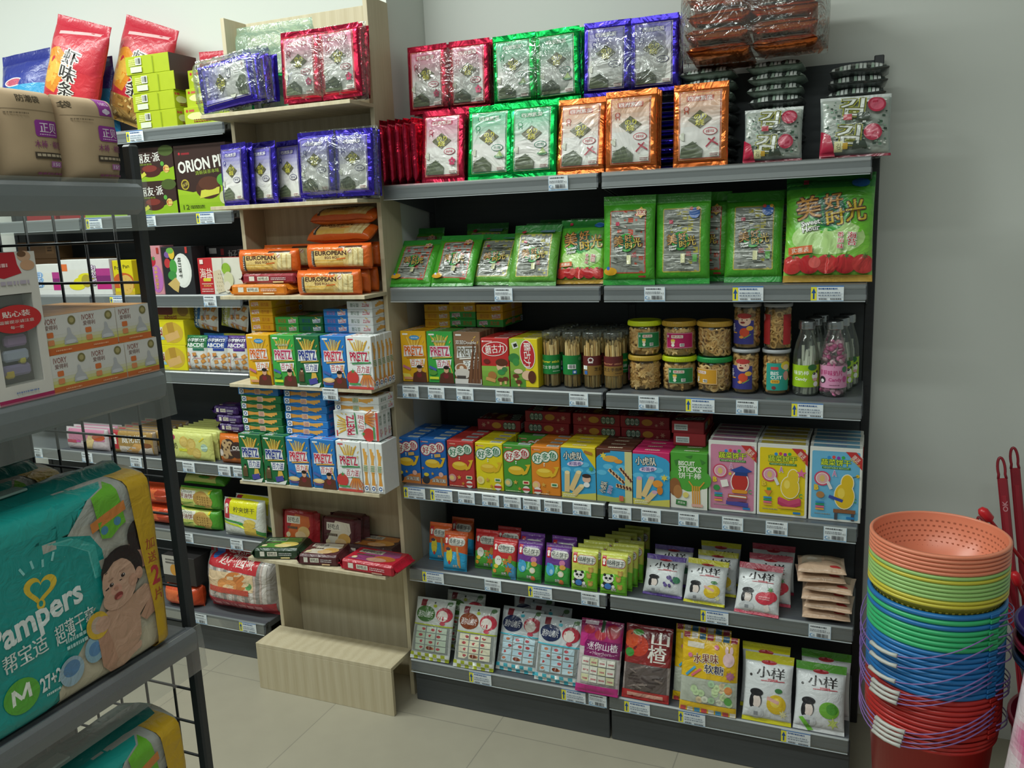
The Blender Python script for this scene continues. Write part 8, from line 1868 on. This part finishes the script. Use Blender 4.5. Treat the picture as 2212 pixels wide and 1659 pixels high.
ORG.put('orange snack pack under the coffee carton', -0.925, 0.06, z, scale=1.1, group='cracker packs'); BLKB.put('black and white coffee carton beside the cake bag', -0.92, 0.08, z + 0.079, group=None)

# ------------------------------------------------------------------ stocking the front rack
z = GS[0]; GP = 'cotton swab packs'
KR[0].put('kraft cotton swab pack with a purple strip, nearest the post', 0.207, -1.115, z, rz=90, group=GP)
KR[1].put('kraft cotton swab pack, second from the post', 0.205, -1.2085, z, rz=90, group=GP)
KRW.put('white wipes pack at the left edge, beside the kraft packs', 0.208, -1.302, z, rz=90, group=GP)
KR[1].put('kraft cotton swab pack in the back row', 0.13, -1.15, z, rz=90, group=GP)
z = GS[1]
GB.put('pink and white gift box with a window and a red oval sticker', 0.206, -1.281, z, rz=90, group=None)
GB.put('pink and white gift box, cut by the left edge of the view', 0.206, -1.362, z, rz=90, group=None)
GP = 'baby bottle teat boxes'
for row in range(2):
    for k in range(3):
        for d in range(2):
            IV.put(f'small white and orange teat box, {("lower", "upper")[row]} row, {("left", "middle", "right")[k]}, {("front", "back")[d]}', 0.2 - 0.0865 * d + (0 if row == 0 else -0.004), -1.2145 + 0.0592 * k - (0.0 if row == 0 else 0.004), z + 0.0498 * row, rz=90 + rnd.uniform(-1, 1), group=GP)
z = GS[2]; GP = 'diaper packs'
DI.put('large teal diaper pack with a printed baby, in front', 0.183, DY0 + DW / 2, z, rz=90, group=GP)
DI.put('large teal diaper pack standing behind the front one', 0.05, DY0 + DW / 2 - 0.03, z, rz=90, group=GP)
DI.put('large teal diaper pack on the shelf below', 0.183, DY0 + DW / 2 + 0.0, GS[3], rz=90, group=GP)

# ------------------------------------------------------------------ baskets and buckets at the right
BX_, BY_ = 1.340, -0.25
GP = 'nested plastic baskets'; GPB = 'nested plastic buckets'
cols = ['red'] * 8 + ['blue'] * 9 + ['green'] * 4 + ['blue', 'green', 'blue']
zr0 = 0.405 - 0.0095; pit = (0.652 - 0.405) / (len(cols) - 1)
ra = random.Random(11)
for i, c in enumerate(cols):
    me, lug, h, r0 = BU['lowest' if i == 0 else c]
    rim = zr0 + pit * i + 0.006
    root = bpy.data.objects.new('bucket', None); COL.objects.link(root); root.empty_display_size = 0.02
    sh = 0
    root.location = (BX_ + sh + 0.004 * (1 - i / 24), BY_, max(0.0005, rim - h))
    rzh = (142 if i < 8 else 138)
    if i in (3, 4, 5, 6): rzh = -38 + (i - 3)
    if i in (11, 12, 13): rzh = -42 + (i - 11)
    if i == 15: rzh = -44
    if i in (18, 20): rzh = -43
    root.rotation_euler = (0, 0, R(rzh))
    k = sum(1 for q in cols[:i] if q == c); n = cols.count(c)
    setp(root, f'{c} plastic bucket, {ORD[k]} of its colour from the bottom of the stack'.replace('front of', 'lowest of'), 'bucket', GPB)
    link('bucket_body', me, root)
    link('handle_lug', lug, root)
    l2 = link('handle_lug', lug, root); l2.rotation_euler = (0, 0, math.pi)
    if i:
        hm, gm = HM[2 if i in (3, 4, 5, 6, 11, 12, 13, 15, 18, 20) else 0]
        hd = link('wire_handle', hm, root); hd.location = (0, 0, h - 0.004); hd['label'] = 'thin purple wire handle'
        gg = link('grip', gm, hd); gg['label'] = 'white plastic grip'
bz = zr0 + pit * (len(cols) - 1)
bcols = ['yellow'] * 2 + ['pale green'] * 4 + ['yellow', 'pale green'] + ['salmon'] * 5
zb0 = 0.668; pb = (0.764 - zb0) / (len(bcols) - 1)
for i, c in enumerate(bcols):
    k = sum(1 for q in bcols[:i] if q == c)
    nm = ('lowest', 'second', 'third', 'fourth', 'fifth')[k]
    BK[c + (' top' if i == len(bcols) - 1 else ' low' if i == 0 else '')].put(f'{c} plastic basket, {nm} of its colour in the nested stack', BX_, BY_, zb0 + pb * i - 0.105, rz=13 * i, rest=False, group=GP)
# long-handled tools leaning in the corner
GP = 'red handles leaning on the wall'
def tool(label, px, py, Y, w, ok, tilt_x, ry, cat='dustpan'):
    p = at(px, py, Y); k = Kit('long_handled_dustpan', 'dustpan', paddle(p.z / math.cos(R(tilt_x)) + 0.004, w, True, ok) + [part('pan', MB().box(-0.03, 0.03, -0.02, 0.03, 0, 0.012, '#a02632', PLAS, 0.004).box(-0.03, 0.03, -0.02, -0.012, 0.012, 0.06, '#a02632', PLAS, 0.003).mesh('pan'))])
    hgt = p.z
    return k.put(label, p.x + hgt * math.tan(R(ry)) * -1, p.y - hgt * math.tan(R(tilt_x)), 0, rx=-tilt_x, ry=ry, group=GP)
tool('red dustpan handle stamped with two letters, leaning on the wall', 2160, 993, 0.2, 0.021, True, 12, -7)
tool('red dustpan handle, rightmost and tallest', 2188, 970, 0.24, 0.021, False, 8, -7)
tool('short red dustpan handle just behind the basket rim', 2103, 1098, 0.16, 0.02, False, 14, -19)
for k, (px, py, px2, py2) in enumerate(((2118, 1098, 2172, 1165), (2190, 1235, 2211, 1290))):
    p0 = at(px, py, 0.02 + 0.1 * k); p1 = at(px2, py2, 0.015 + 0.1 * k); d = (p1 - p0).normalized()
    mb = MB(); mb.tube([p0, p0 + d * 0.008, p0 + d * 0.03, p0 + d * 0.035, p0 + d * (p0.z / max(0.2, -d.z))], [0.006, 0.011, 0.011, 0.004, 0.004], '#c81f28', PLAS, 10)
    o = link('broom_stick', mb.mesh('broom_stick')); setp(o, ('bright red rod with a knob, beside the short dustpan handle', 'bright red rod with a thick cap at the right edge')[k], 'broom', GP)
# basins and the wrapped pack
for k, (c, zz, nm) in enumerate((('#b0304c', 0.36, 'raspberry'), ('#33507c', 0.385, 'navy'), ('#b83054', 0.415, 'pink'), ('#4a3a86', 0.45, 'violet'))):
    mb = MB(); mb.lathe(ribbed(0.13, 0.1, 0.12 if k else 0.49 - 0.11, 0.014, c), 48, c, PLAS)
    Kit('plastic_basin', 'basin', [part('plastic_basin', mb.mesh('plastic_basin'))]).put(f'{nm} plastic basin in the stack at the right edge', 1.622, -0.2, zz + 0.01 if k else 0.0, rest=False, group='basins at the right edge')
pc = Pouch(0.3, 0.62, 0.2, vb=0.03, vt=0.95, p=2.4, q=2.4, pinch=0.05, amp=0.012, seed=99, freq=11, nx=40, nz=60)
mb = MB(); pc.body(mb, '#d8bcc8', FILM)
for i, f in enumerate(mb.f):   # watercolour-like pink print
    q = sum((mb.v[j] for j in f), Vector()) / len(f)
    t = noise.noise(Vector((q.x * 22, q.y * 6, q.z * 9))) + 0.5 * noise.noise(Vector((q.x * 50 + 3, q.y * 9, q.z * 24)))
    t = min(1, max(0, 0.38 + 0.9 * t))
    mb.c[i] = lerp(hx('#e2dadd'), hx('#c02c78'), t * t * (3 - 2 * t))
Kit('tissue_bundle', 'wrapped bundle', [part('pouch', mb.mesh('tissue_bundle'))] + pc.seals('#cf8ab0', '#c890ac', FILM)).put('pink and white wrapped bundle standing at the lower right corner', 1.545, -0.46, 0, rx=-2, ry=7)
